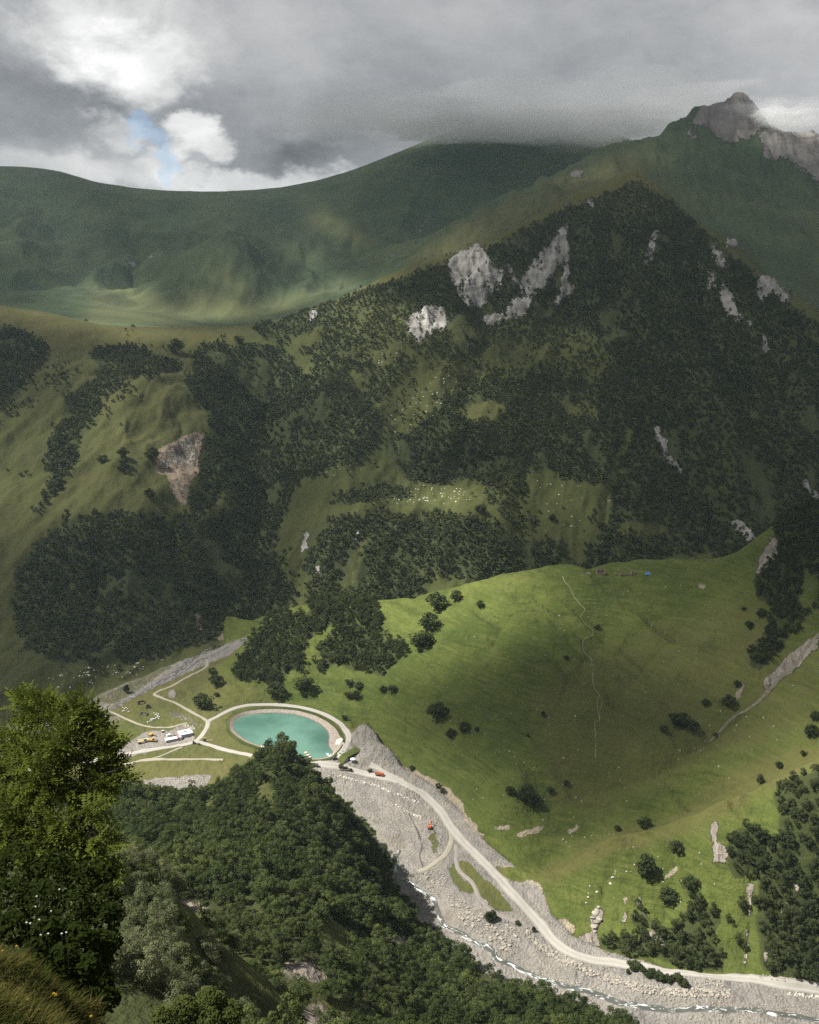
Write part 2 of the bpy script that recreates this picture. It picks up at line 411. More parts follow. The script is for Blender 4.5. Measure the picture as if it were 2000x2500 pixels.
# --- survey canvases: regions read off the place in bearing coordinates, soft edged
C0X, C0Y, CS = -500.0, -200.0, 3.0
CN = 1000
cgx = C0X + (np.arange(CN) + .5) * CS
cgy = C0Y + (np.arange(CN) + .5) * CS
def poly_mask(pts):
    pts = np.asarray(pts, float)
    m = np.zeros((CN, CN), bool)
    x0, y0 = pts.min(0); x1, y1 = pts.max(0)
    i0, i1 = max(0, int((x0 - C0X) / CS)), min(CN, int((x1 - C0X) / CS) + 2)
    j0, j1 = max(0, int((y0 - C0Y) / CS)), min(CN, int((y1 - C0Y) / CS) + 2)
    if i1 <= i0 or j1 <= j0: return m
    gx, gy = np.meshgrid(cgx[i0:i1], cgy[j0:j1])
    ins = np.zeros(gx.shape, bool)
    for (ax, ay), (bx, by) in zip(pts, np.roll(pts, -1, 0)):
        if ay == by: continue
        c = (ay > gy) != (by > gy)
        ins ^= c & (gx < (bx - ax) * (gy - ay) / (by - ay) + ax)
    m[j0:j1, i0:i1] = ins
    return m
def line_mask(pts, w):
    """band of half width w pixels round a polyline"""
    m = np.zeros((CN, CN), bool)
    pts = np.asarray(pts, float)
    for (ax, ay), (bx, by) in zip(pts[:-1], pts[1:]):
        i0, i1 = max(0, int((min(ax, bx) - w - C0X) / CS)), min(CN, int((max(ax, bx) + w - C0X) / CS) + 2)
        j0, j1 = max(0, int((min(ay, by) - w - C0Y) / CS)), min(CN, int((max(ay, by) + w - C0Y) / CS) + 2)
        if i1 <= i0 or j1 <= j0: continue
        gx, gy = np.meshgrid(cgx[i0:i1], cgy[j0:j1])
        dx, dy = bx - ax, by - ay
        f = np.clip(((gx - ax) * dx + (gy - ay) * dy) / max(dx * dx + dy * dy, 1e-9), 0, 1)
        m[j0:j1, i0:i1] |= ((gx - ax - f * dx) ** 2 + (gy - ay - f * dy) ** 2) < w * w
    return m
def blur(a, r, it=2):
    a = a.astype(float)
    for _ in range(it):
        for ax in (0, 1):
            k = 2 * r + 1
            p = np.pad(a, [(r + 1, r) if i == ax else (0, 0) for i in (0, 1)], mode='edge')
            c = np.cumsum(p, axis=ax)
            a = (np.take(c, range(k, c.shape[ax]), ax) - np.take(c, range(0, c.shape[ax] - k), ax)) / k
    return a
def sample(c, px, py):
    fx = np.clip((px - C0X) / CS - .5, 0, CN - 1.001); fy = np.clip((py - C0Y) / CS - .5, 0, CN - 1.001)
    ix, iy = fx.astype(int), fy.astype(int); fx -= ix; fy -= iy
    return (c[iy, ix] * (1 - fx) + c[iy, ix + 1] * fx) * (1 - fy) + (c[iy + 1, ix] * (1 - fx) + c[iy + 1, ix + 1] * fx) * fy

# --- which landform each piece of ground belongs to
PX, PY = proj(XX, YY, ZZ)
_ff = np.array([(p[0], float(zfloor(p[1])) / float(ray(*p)[1]), float(ray(*p)[0])) for p in dens(F_FOOT, 20)])
_o = np.argsort(_ff[:, 2])
YF = np.interp(U, _ff[_o, 2], _ff[_o, 1])[None, :]                       # distance of the near slope's foot
_dc = np.array([(float(ray(p[0], p[1])[0]), p[2]) for p in D_CREST])
YD = np.interp(U, _dc[:, 0], _dc[:, 1])[None, :]
_cc = np.array([(float(ray(p[0], p[1])[0]), p[2]) for p in C_CREST])
YC = np.interp(U, _cc[:, 0], _cc[:, 1])[None, :]
_bc = np.array([(float(ray(p[0], p[1])[0]), p[2]) for p in B_CREST]); 
u_left = float(ray(604, 1548)[0])
floor_poly = poly_mask(FLOOR_TOP + [(2500, 2795), (-500, 2795)])
infl = sample(floor_poly.astype(float), np.clip(PX, -480, 2480), np.clip(PY, -180, 2780)) > 0.5
CLS = np.full(XX.shape, 3, np.int8)                       # 3 forested mountain
CLS[YY < YF] = 0                                          # 0 near slope
mid = (YY >= YF) & (YY < np.where(UU > u_left, YD + 100, 1260))
CLS[mid & infl] = 1                                       # 1 valley floor
CLS[mid & ~infl & ((PX > 545) | (PX > 480) & (PY > 1600)) & (YY < YD + 100)] = 2     # 2 meadow hill
far = YY > np.where(UU < _cc[15, 0], YC + 60, YC * 1.05)
CLS[far] = 4                                              # 4 far ridge
uB = np.array([(float(ray(p[0], p[1])[0])) for p in B_CREST])
tB = np.array([(float(ray(p[0], p[1])[1])) for p in B_CREST])
YB = np.interp(U, uB, _bc[:, 1])[None, :]
CLS[far & (UU > float(ray(985, 650)[0])) & (YY < YB * 1.08)] = 5      # 5 rocky peak

# --- relief: gullies, terracettes, hummocks, by landform
def cl_w(k, r=2):
    return blur(CLS == k, r, 1)
w0, w1, w2, w3, w45 = cl_w(0), cl_w(1), cl_w(2), cl_w(3, 3), blur(CLS >= 4, 3, 1)
edge_c = np.clip(np.abs(np.log(YY / YC)) / 0.10, 0.05, 1)
relief = np.zeros_like(ZZ)
rot = lambda x, y, a: (x * math.cos(a) + y * math.sin(a), -x * math.sin(a) + y * math.cos(a))
gx, gy = rot(XX, YY, R(-18))
relief += w3 * edge_c * (30 * (ridged(gx / 230, gy / 800, 4, 3) - .5) + 9 * (ridged(gx / 62, gy / 260, 3, 7) - .45) + 6 * fbm(XX / 120, YY / 160, 4, 5) + 2.0 * fbm(XX / 18, YY / 22, 3, 6))
w4, w5 = blur(CLS == 4, 3, 1), blur(CLS == 5, 3, 1)
relief += (w4 * (54 * (ridged(XX / 340, YY / 900, 3, 11) - .5) + 6 * (ridged(XX / 95, YY / 260, 3, 14) - .45) + 10 * fbm(XX / 170, YY / 200, 4, 12)) * np.clip((4780 - YY) / 700, 0.08, 1)
           + w5 * (34 * (ridged(XX / 230, YY / 620, 4, 11) - .5) + 14 * (ridged(XX / 75, YY / 300, 3, 14) - .45) + 12 * fbm(XX / 120, YY / 160, 5, 12))) * np.clip((YY - 2500) / 900, 0.06, 1)
gx, gy = rot(XX, YY, R(35))
relief += w2 * (7.5 * fbm(gx / 58, gy / 190, 3, 21) + 2.2 * fbm(gx / 17, gy / 60, 3, 22) + 0.45 * fbm(XX / 4.5, YY / 4.5, 2, 23))
relief += w0 * np.clip((YY - 20) / 200, 0, 1) * (6 * fbm(XX / 60, YY / 60, 4, 31) + 1.2 * fbm(XX / 9, YY / 9, 3, 32))
relief += w0 * np.clip((30 - YY) / 25, 0, 1) * 0.12 * fbm(XX / 0.7, YY / 0.7, 4, 33)
relief += w1 * (0.9 * fbm(XX / 30, YY / 30, 4, 41) + 0.45 * fbm(XX / 6, YY / 6, 3, 42))

# ------------------------------------------------------------------ ground cover, read off the place as outlines
def S(scale, ox, oy, *pts):
    return [(ox + scale * p[0], oy + scale * p[1]) for p in pts]
k2 = 1000 / 1725.0

FOREST = {k: np.zeros((CN, CN)) for k in range(6)}
def add_forest(k, pts, v=1.0):
    FOREST[k][poly_mask(pts)] = v
# forested mountain: dense right half below the crest, with clearings cut out again
add_forest(3, [(1090, 640), (1170, 618), (1230, 588), (1300, 550), (1370, 512), (1430, 490), (1500, 466), (1550, 440), (1600, 465), (1655, 505), (1720, 570), (1790, 630), (1860, 690), (1920, 745), (2000, 800), (2500, 1080), (2500, 1500), (1400, 1500), (1430, 1330),
               (1480, 1310), (1440, 1270), (1480, 1180), (1440, 1180), (1371, 1173), (1325, 1144), (1278, 1150), (1290, 1200), (1220, 1215), (1145, 1168), (1100, 1185), (1000, 1180), (960, 1130), (940, 1110), (950, 1075), (1029, 1040), (1100, 960), (1160, 900), (1060, 870), (1000, 900), (930, 985), (905, 982), (742, 959), (742, 924),
               (770, 905), (800, 880), (770, 850), (720, 845), (640, 825), (620, 800), (690, 775), (760, 765), (830, 735), (900, 705), (960, 690), (1050, 655)], 0.93)
add_forest(3, [(1060, 820), (1150, 790), (1250, 770), (1330, 790), (1420, 800), (1480, 850), (1500, 900), (1440, 930), (1380, 935), (1320, 900), (1280, 930), (1180, 930), (1120, 910), (1090, 870)], 0.5)
add_forest(3, [(1180, 850), (1230, 830), (1290, 850), (1340, 840), (1350, 880), (1300, 900), (1240, 905), (1190, 890)], 0.12)
add_forest(3, [(1150, 985), (1210, 975), (1235, 1000), (1190, 1030), (1150, 1025), (1120, 1010)], 0.05)
add_forest(3, [(1380, 985), (1450, 990), (1470, 1010), (1420, 1020), (1390, 1010)], 0.15)
add_forest(3, [(940, 985), (1000, 930), (1060, 880), (1120, 900), (1130, 945), (1080, 985), (1050, 1020), (1000, 1050), (950, 1075), (920, 1100), (905, 1050)], 0.22)
add_forest(3, [(690, 775), (640, 815), (660, 840), (720, 850), (760, 880), (760, 915), (850, 940), (870, 985), (920, 985), (1000, 905), (1060, 860), (1040, 800), (980, 740), (900, 720), (800, 745)], 0.62)
add_forest(3, [(700, 835), (740, 815), (790, 800), (780, 835), (740, 850), (715, 860)], 0.02)
add_forest(3, [(900, 865), (960, 845), (1000, 835), (960, 885), (920, 900)], 0.15)
add_forest(3, [(835, 905), (870, 900), (900, 940), (895, 965), (860, 935)], 0.15)
add_forest(3, [(1530, 1052), (1545, 1050), (1520, 1130), (1500, 1195), (1485, 1270), (1450, 1290), (1470, 1200), (1505, 1120)], 0.0)
add_forest(3, [(1190, 1440), (1220, 1390), (1280, 1375), (1400, 1370), (1500, 1390), (1500, 1400), (1300, 1410)], 0.6)
add_forest(3, [(1500, 1300), (1530, 1275), (1600, 1275), (1640, 1300), (1580, 1310), (1520, 1312)], 0.08)
add_forest(3, [(1600, 1378), (1680, 1360), (1740, 1350), (1740, 1380), (1620, 1390)], 0.1)
# left edge and the two strips down the left hill
add_forest(3, [(-500, 790), (0, 802), (40, 805), (116, 843), (110, 883), (75, 930), (35, 970), (0, 994), (-200, 1010), (-500, 960)], 0.93)
add_forest(3, [(0, 1000), (40, 975), (90, 930), (120, 905), (150, 890), (190, 900), (170, 940), (100, 985), (40, 1020), (0, 1040)], 0.35)
add_forest(3, [(220, 865), (240, 848), (300, 843), (371, 858), (410, 880), (455, 890), (440, 905), (380, 920), (310, 925), (300, 945), (249, 975), (238, 1022), (203, 1063), (191, 1121), (157, 1179), (87, 1263), (75, 1255), (128, 1168), (110, 1150), (116, 1075), (157, 1028), (157, 965), (232, 930), (243, 901)], 0.95)
add_forest(3, [(290, 960), (302, 930), (330, 960), (270, 1010), (240, 1030)], 0.4)
# ravine forest and the wood above the far river
add_forest(3, [(568, 849), (620, 840), (696, 854), (742, 924), (742, 959), (905, 982), (934, 1034), (916, 1098), (870, 1130), (812, 1139), (783, 1173), (742, 1168), (725, 1191), (708, 1231), (690, 1272), (684, 1307), (742, 1376), (754, 1451), (700, 1480), (640, 1500), (590, 1540),
               (560, 1558), (440, 1585), (340, 1612), (240, 1632), (120, 1612), (60, 1580), (30, 1500), (40, 1400), (104, 1318), (150, 1266), (232, 1255), (348, 1255), (406, 1266), (475, 1255), (540, 1272), (557, 1179), (510, 1249), (470, 1255), (464, 1226), (487, 1156), (481, 1098), (505, 1063), (510, 1011), (458, 965), (452, 924), (481, 895), (470, 870), (476, 850), (522, 838)], 0.95)
add_forest(3, [(684, 1307), (742, 1376), (754, 1451), (720, 1450), (690, 1400), (665, 1340)], 0.3)
add_forest(3, [(700, 1300), (735, 1285), (748, 1300), (740, 1400), (760, 1460), (742, 1450), (720, 1370)], 0.02)
add_forest(3, [(750, 1290), (824, 1255), (870, 1262), (928, 1243), (963, 1260), (1000, 1262), (1070, 1249), (1139, 1260), (1191, 1266), (1220, 1284), (1232, 1307), (1272, 1318), (1325, 1318), (1371, 1324), (1400, 1353), (1400, 1400), (1300, 1415), (1150, 1440), (1000, 1470), (930, 1480), (850, 1485), (760, 1475), (745, 1400)], 0.95)
add_forest(3, [(860, 1380), (890, 1300), (905, 1300), (880, 1380), (850, 1440), (830, 1440)], 0.15)
add_forest(3, [(1038, 1420), (1060, 1400), (1100, 1405), (1150, 1430), (1130, 1445), (1060, 1460), (1040, 1450)], 0.15)
add_forest(3, [(800, 1225), (850, 1195), (920, 1185), (990, 1195), (1000, 1215), (940, 1220), (860, 1232), (800, 1240)], 0.9)
add_forest(3, [(1195, 1200), (1240, 1190), (1300, 1200), (1280, 1240), (1310, 1280), (1300, 1312), (1260, 1315), (1230, 1270), (1190, 1235)], 0.5)
# meadow hill: wood above the pond, wooded crags at the right
add_forest(2, [(570, 1640), (585, 1600), (610, 1570), (640, 1538), (660, 1510), (690, 1500), (740, 1478), (760, 1450), (830, 1445), (895, 1455), (920, 1480), (935, 1515), (925, 1530), (945, 1560), (975, 1565), (1000, 1580), (995, 1600), (960, 1625), (925, 1652), (890, 1640), (840, 1630), (800, 1622), (785, 1640), (772, 1635), (780, 1600), (775, 1575), (770, 1620), (735, 1645), (710, 1640), (690, 1660), (670, 1690), (655, 1690), (650, 1670), (635, 1655), (600, 1668), (575, 1660)], 1.0)
add_forest(2, [(700, 1492), (745, 1470), (760, 1480), (750, 1500), (720, 1505), (690, 1500)], 0.05)
add_forest(2, [(745, 1600), (760, 1560), (800, 1530), (830, 1525), (810, 1545), (785, 1570), (770, 1610), (745, 1640)], 0.0)
add_forest(2, [(1885, 1318), (1900, 1265), (1950, 1240), (2000, 1230), (2500, 1130), (2500, 1380), (2000, 1480), (1960, 1510), (1930, 1560), (1890, 1600), (1860, 1640), (1835, 1630), (1822, 1595), (1850, 1565), (1870, 1555), (1880, 1480), (1845, 1460), (1840, 1420), (1862, 1375)], 0.95)
add_forest(2, [(1960, 1400), (2000, 1360), (2000, 1480), (1975, 1500), (1950, 1470)], 0.25)
add_forest(2, [(1884, 1942), (1933, 1897), (2000, 1877), (2500, 1700), (2500, 2480), (2000, 2415), (1933, 2400), (1917, 2395), (1862, 2370), (1850, 2300), (1846, 2246), (1856, 2165), (1844, 2142), (1787, 2150), (1775, 2117), (1779, 2043), (1807, 2022), (1844, 2022), (1880, 2046), (1905, 2035), (1901, 1985)], 0.95)
add_forest(2, [(1840, 2110), (1800, 2160), (1780, 2240), (1790, 2330), (1850, 2380), (1860, 2360), (1846, 2246), (1856, 2165)], 0.4)
add_forest(2, [(1662, 2240), (1680, 2215), (1700, 2205), (1750, 2215), (1762, 2250), (1740, 2290), (1770, 2330), (1768, 2375), (1720, 2372), (1690, 2368), (1640, 2356), (1620, 2300), (1640, 2270)], 0.97)
add_forest(2, [(1468, 2312), (1475, 2292), (1510, 2285), (1560, 2285), (1620, 2270), (1640, 2300), (1650, 2355), (1580, 2335), (1530, 2332)], 0.85)
add_forest(2, [(1537, 2240), (1560, 2218), (1578, 2250), (1590, 2290), (1560, 2290)], 0.8)
# near slope: birch wood everywhere but for scree and grass openings
FOREST[0][:] = 0.97
for pts in ([(432, 2195), (470, 2195), (520, 2214), (515, 2228), (470, 2222)], [(455, 2240), (500, 2255), (540, 2275), (520, 2290), (470, 2270)], [(560, 2330), (620, 2345), (700, 2385), (800, 2372), (810, 2395), (780, 2402), (690, 2402), (610, 2370)],
            [(690, 2350), (760, 2345), (800, 2365), (805, 2400), (740, 2400), (690, 2385)], [(918, 2285), (1006, 2285), (1000, 2318), (935, 2312)], [(1150, 2400), (1195, 2388), (1202, 2418), (1160, 2425)],
            [(740, 2455), (790, 2445), (830, 2445), (890, 2500), (740, 2510)], [(620, 1890), (645, 1885), (655, 1910), (680, 1935), (660, 1940), (630, 1915)], [(500, 1955), (535, 1930), (540, 1945), (515, 1965)], [(780, 2260), (850, 2262), (900, 2290), (860, 2300), (790, 2285)]):
    for dy_ in (0, 12, 24, 36): FOREST[0][poly_mask([(x_, y_ + dy_) for x_, y_ in pts])] = 0.10
FOREST[0][poly_mask([(430, 2240), (900, 2240), (1060, 2330), (1250, 2420), (1500, 2500), (1500, 2790), (600, 2790), (560, 2500)])] *= 0.86
for k in FOREST: FOREST[k] = blur(FOREST[k], 1, 1)
FOREST[2] = FOREST[2]

ROCK = {k: np.zeros((CN, CN)) for k in range(6)}
def add_rock(k, *polys):
    for pts in polys: ROCK[k][poly_mask(pts)] = 1.0
def add_rock_line(k, w, *lines):
    for pts in lines: ROCK[k][line_mask(pts, w)] = 1.0
add_rock(3, S(k2, 1000, 200, (160, 750), (230, 710), (290, 680), (330, 730), (340, 780), (400, 790), (380, 830), (330, 870), (290, 900), (300, 950), (270, 955), (240, 940), (200, 880), (165, 800)),
         S(k2, 1000, 200, (470, 840), (540, 730), (600, 680), (640, 605), (668, 590), (662, 690), (645, 745), (610, 800), (570, 865), (510, 905), (480, 890)),
         S(k2, 1000, 200, (395, 750), (430, 775), (465, 860), (480, 895), (460, 880), (425, 820)),
         S(k2, 1000, 200, (290, 905), (340, 865), (400, 830), (390, 860), (350, 890), (320, 930), (290, 950)),
         S(k2, 1000, 200, (300, 1010), (330, 980), (400, 975), (430, 915), (500, 890), (520, 920), (480, 985), (400, 1000), (340, 1035)),
         S(k2, 1000, 200, (598, 940), (630, 890), (650, 855), (698, 852), (680, 890), (640, 920), (615, 955)),
         [(988, 790), (1010, 772), (1035, 752), (1064, 739), (1092, 768), (1088, 803), (1050, 820), (1023, 838), (1000, 815)],
         S(k2, 1000, 200, (640, 500), (675, 500), (660, 530)), S(k2, 1000, 200, (720, 500), (780, 495), (785, 550), (765, 520)), S(k2, 1000, 200, (860, 470), (895, 435), (880, 465)),
         S(k2, 1000, 200, (960, 530), (1010, 500), (1000, 540)), S(k2, 1000, 200, (1055, 480), (1075, 495), (1105, 535), (1085, 530)),
         S(k2, 1000, 200, (1260, 680), (1290, 700), (1330, 740), (1325, 800), (1300, 790), (1280, 740)), S(k2, 1000, 200, (1335, 660), (1380, 670), (1390, 695), (1340, 695)),
         S(k2, 1000, 200, (1465, 820), (1500, 815), (1545, 840), (1610, 920), (1560, 930), (1540, 880), (1500, 920), (1465, 910)),
         S(k2, 1000, 200, (1300, 850), (1320, 860), (1360, 900), (1395, 990), (1385, 1020), (1345, 985), (1310, 920)), S(k2, 1000, 200, (1488, 1020), (1500, 1060), (1518, 1140), (1500, 1160), (1485, 1090)),
         S(k2, 1000, 750, (1030, 485), (1050, 520), (1085, 555), (1080, 590), (1060, 600), (1028, 540)), S(k2, 1000, 750, (1345, 900), (1400, 905), (1460, 965), (1462, 1000), (1425, 985), (1370, 930)),
         S(k2, 0, 750, (1310, 15), (1350, 5), (1330, 40), (1300, 70), (1290, 60)), S(k2, 0, 750, (1600, 20), (1618, 15), (1610, 40)), S(k2, 0, 750, (1600, 60), (1625, 55), (1600, 90)))
add_forest(3, [(424, 1150), (470, 1140), (480, 1160), (455, 1185), (425, 1180)], .45); add_forest(3, [(395, 1085), (415, 1080), (412, 1095)], .3)
add_rock_line(3, 6.5, S(k2, 1000, 200, (1040, 620), (1020, 690), (998, 765)), S(k2, 1000, 750, (1060, 590), (1100, 650), (1155, 715)), S(k2, 1000, 750, (1650, 735), (1725, 810)), S(k2, 1000, 200, (660, 690), (662, 780), (650, 850)),
              S(k2, 1000, 200, (1270, 800), (1272, 860)), S(k2, 1000, 200, (1430, 1010), (1435, 1030)), [(746, 1300), (743, 1345)], [(775, 1380), (780, 1400)], [(873, 1300), (868, 1315)])
add_rock(4, S(k2, 0, 200, (520, 745), (545, 750), (590, 775), (560, 780)), S(k2, 0, 200, (610, 740), (650, 725), (640, 745)))
add_rock(5, [(1690, 305), (1700, 280), (1720, 258), (1770, 238), (1806, 222), (1838, 244), (1862, 270), (1858, 310), (1840, 335), (1790, 348), (1760, 340), (1730, 310)],
         [(1850, 330), (1900, 305), (2000, 325), (2500, 420), (2500, 500), (2000, 440), (1985, 425), (1950, 400), (1938, 385), (1915, 385), (1880, 395), (1862, 385), (1868, 360)],
         S(k2, 1000, 200, (665, 390), (690, 372), (745, 370), (730, 395), (690, 415)), S(k2, 1000, 200, (505, 475), (525, 465), (525, 485)), S(k2, 1000, 200, (545, 468), (568, 462), (555, 482)), S(k2, 1000, 200, (1340, 310), (1370, 310), (1365, 330)), S(k2, 1000, 200, (1160, 180), (1215, 240), (1190, 245), (1165, 215)))
add_rock_line(5, 2.6, S(k2, 1000, 200, (1420, 290), (1460, 360), (1500, 440), (1560, 530), (1640, 610), (1690, 690)), S(k2, 1000, 200, (1580, 300), (1640, 360), (1700, 410), (1725, 440)), S(k2, 1000, 200, (1100, 340), (1180, 420), (1210, 450)), S(k2, 1000, 200, (1380, 400), (1450, 510), (1480, 560)))
add_rock_line(4, 2, S(k2, 1000, 200, (110, 530), (60, 590), (20, 680)), S(k2, 0, 200, (1725, 700), (1640, 740), (1570, 775)))
add_rock(2, S(1.0 / 1.725, 1000, 1300, (1450, 170), (1480, 110), (1520, 40), (1545, 20), (1550, 100), (1500, 150), (1470, 175)), S(1 / 1.725, 1000, 1300, (1490, 630), (1540, 580), (1600, 510), (1700, 450), (1725, 440), (1725, 470), (1640, 560), (1580, 610), (1500, 660)),
         S(.4058, 1300, 1800, (1075, 510), (1120, 510), (1110, 560), (1100, 640), (1170, 680), (1160, 760), (1100, 760), (1080, 640), (1060, 580)), S(.4058, 1300, 1800, (1285, 890), (1335, 880), (1330, 960), (1310, 1040), (1290, 1080), (1300, 960)),
         S(.4058, 1300, 1800, (545, 1070), (580, 1045), (560, 1100), (530, 1160)), S(.4058, 1300, 1800, (690, 1180), (730, 1170), (800, 1270), (760, 1260)), S(.4058, 1300, 1800, (355, 1080), (400, 1010), (425, 1080), (390, 1150), (385, 1210), (350, 1190)),
         S(.4058, 1300, 1800, (280, 1210), (340, 1180), (400, 1215), (405, 1260), (300, 1240)), S(.4058, 1300, 1800, (1580, 870), (1600, 870), (1605, 935), (1585, 935)), S(.4058, 1300, 1800, (1485, 1060), (1540, 980), (1545, 1030), (1500, 1090)), S(.4058, 1300, 1800, (1400, 1260), (1415, 1240), (1412, 1360), (1398, 1350)))
add_rock_line(2, 2.2, S(.4058, 1300, 1800, (640, 940), (645, 1020), (690, 1110), (760, 1220), (820, 1280)), S(.4058, 1300, 1800, (1340, 900), (1300, 1040), (1295, 1180), (1280, 1300), (1275, 1400)))
ROCK[3][poly_mask([(390, 1105), (429, 1080), (481, 1055), (496, 1070), (488, 1105), (480, 1150), (440, 1150), (410, 1150), (385, 1150)])] = 0.42
ROCK[3][poly_mask([(410, 1160), (470, 1160), (455, 1230), (440, 1232), (424, 1200)])] = 0.30
for k in ROCK: ROCK[k] = blur(ROCK[k], 2 if k in (3, 5) else 1, 2)

BARE = {k: np.zeros((CN, CN)) for k in range(6)}
def add_bare(k, *polys, v=1.0):
    for pts in polys: BARE[k][poly_mask(pts)] = v
# valley floor: stony river bed and works, grass terraces left as they are
add_bare(1, [(725, 1846), (760, 1852), (800, 1850), (826, 1838), (846, 1815), (856, 1790), (870, 1780), (885, 1768), (902, 1772), (955, 1832), (990, 1870), (1065, 1915), (1130, 1985), (1135, 2010), (1175, 2042), (1262, 2118), (1255, 2122), (1205, 2112), (1225, 2140), (1300, 2160), (1335, 2190), (1350, 2230),
             (1405, 2282), (1475, 2312), (1550, 2340), (1700, 2372), (1800, 2388), (2000, 2405), (2500, 2475), (2500, 2790), (900, 2790), (900, 2100), (780, 1960), (700, 1870)])
add_bare(1, [(1100, 2110), (1130, 2100), (1150, 2110), (1190, 2150), (1215, 2170), (1245, 2210), (1260, 2225), (1225, 2225), (1200, 2215), (1160, 2170), (1140, 2145)], [(1092, 2115), (1110, 2120), (1130, 2145), (1160, 2170), (1155, 2182), (1130, 2180), (1108, 2155)], v=0.12)
add_bare(1, [(1045, 2045), (1065, 2020), (1072, 2060), (1068, 2085), (1058, 2080)], v=0.3)
add_bare(1, [(590, 1550), (480, 1588), (380, 1628), (300, 1668), (240, 1696), (150, 1735), (-500, 1930), (-500, 1960), (200, 1770), (260, 1735), (330, 1700), (420, 1660), (500, 1625), (560, 1600), (600, 1568)])
add_bare(1, [(300, 1672), (240, 1700), (215, 1720), (280, 1722), (330, 1692), (375, 1660), (430, 1625), (400, 1620)], v=0.45)
add_bare(1, [(240, 1862), (290, 1835), (330, 1800), (360, 1785), (420, 1782), (450, 1766), (470, 1775), (476, 1800), (470, 1814), (385, 1830), (300, 1852)])
add_bare(1, [(330, 1905), (420, 1898), (500, 1890), (520, 1890), (500, 1925), (470, 1955), (400, 1945), (350, 1920)])
add_bare(1, [(405, 1735), (440, 1735), (500, 1770), (490, 1785), (450, 1760), (415, 1752)], v=0.5)
add_bare(1, [(413, 1690), (422, 1680), (432, 1695), (430, 1706), (412, 1704)], [(566, 1690), (585, 1680), (594, 1693), (575, 1700)])
add_bare(1, [(240, 1738), (290, 1740), (300, 1760), (265, 1765), (245, 1755)], v=0.5)
# meadow hill: slips and bare soil
add_bare(2, S(.4638, 700, 1800, (1080, 475), (1180, 462), (1180, 485), (1090, 490)), S(.4638, 700, 1800, (1205, 520), (1250, 490), (1365, 462), (1330, 505), (1270, 515), (1215, 530)), S(.4638, 700, 1800, (1460, 505), (1540, 460), (1545, 475), (1490, 515)),
         [(1165, 2065), (1175, 2050), (1215, 2085), (1265, 2120), (1230, 2118), (1190, 2095)], [(1262, 2160), (1290, 2147), (1318, 2155), (1333, 2190), (1320, 2200), (1300, 2170)],
         S(.4058, 1300, 1800, (790, 850), (830, 800), (890, 770), (870, 810), (800, 860)), S(.4058, 1300, 1800, (550, 965), (575, 960), (570, 1000), (552, 1000)),
         S(k2, 1000, 1300, (1210, 215), (1255, 215), (1230, 240)), S(k2, 1000, 1300, (1370, 690), (1400, 630), (1412, 650), (1385, 710)), S(k2, 1000, 1300, (1205, 800), (1235, 780), (1225, 805)), S(.4638, 700, 1800, (1430, 960), (1470, 960), (1520, 1010), (1510, 1040)))
add_bare(2, S(.4638, 700, 1800, (450, 0), (550, 70), (620, 150), (770, 215), (850, 270), (930, 350), (935, 400), (1000, 460), (1010, 490), (1060, 520), (1000, 520), (900, 400), (700, 250)), v=0.9)
add_bare(3, [(386, 1098), (410, 1085), (429, 1075), (455, 1065), (481, 1050), (499, 1063), (493, 1098), (484, 1127), (487, 1156), (464, 1179), (458, 1231), (441, 1234), (423, 1202), (406, 1156), (377, 1156)])
add_bare(3, [(1520, 1150), (1535, 1105), (1530, 1150), (1500, 1200), (1478, 1262), (1480, 1220)], v=0.7)
add_bare(3, S(k2, 1000, 750, (865, 150), (890, 160), (910, 215), (890, 200)), [(660, 1330), (672, 1290), (678, 1300), (668, 1345)], [(475, 1500), (490, 1485), (500, 1540), (480, 1545)], [(520, 1560), (560, 1535), (590, 1545), (540, 1565)], S(k2, 0, 750, (60, 570), (120, 530), (110, 555)), S(k2, 0, 750, (175, 495), (215, 478), (205, 495)), S(k2, 0, 750, (375, 180), (400, 175), (390, 215)), v=0.75)
add_bare(0, [(432, 2195), (470, 2195), (520, 2214), (515, 2228), (470, 2222)], [(640, 2352), (700, 2392), (800, 2376), (808, 2395), (780, 2400), (700, 2404)], [(690, 2352), (760, 2347), (798, 2370), (800, 2398), (740, 2398), (690, 2385)], [(922, 2288), (1000, 2288), (996, 2312), (940, 2308)], [(1152, 2404), (1195, 2392), (1200, 2416), (1165, 2422)], [(742, 2460), (785, 2450), (800, 2470), (880, 2500), (742, 2510)])
for k in BARE: BARE[k] = blur(BARE[k], 2 if k in (0, 3) else 1, 2 if k in (0, 3) else 1)

DRY = {k: np.zeros((CN, CN)) for k in range(6)}
DRY[3][poly_mask([(-500, 740), (0, 745), (130, 762), (250, 795), (400, 800), (530, 803), (640, 795), (620, 815), (540, 835), (430, 830), (300, 835), (150, 850), (0, 790), (-500, 770)])] = 0.5
DRY[3][poly_mask([(0, 900), (250, 830), (520, 830), (500, 1060), (400, 1060), (0, 1250)])] = 0.15
DRY[3][poly_mask([(640, 800), (800, 740), (950, 670), (1100, 612), (1290, 530), (1550, 405), (1640, 480), (1560, 500), (1400, 520), (1200, 610), (1050, 660), (900, 715), (760, 770)])] = 0.4
DRY[3][poly_mask([(-500, 1100), (0, 1050), (500, 1230), (500, 1255), (150, 1255), (20, 1500), (0, 1760), (-500, 1800)])] = 0.12
DRY[4][poly_mask([(200, 800), (220, 700), (300, 690), (420, 740), (500, 700), (560, 640), (580, 680), (640, 735), (860, 690), (900, 690), (700, 760), (500, 800)])] = 0.3
for k in (4, 5):
    DRY[k][line_mask([(760, 520), (850, 560), (900, 590)], 22)] = 0.4
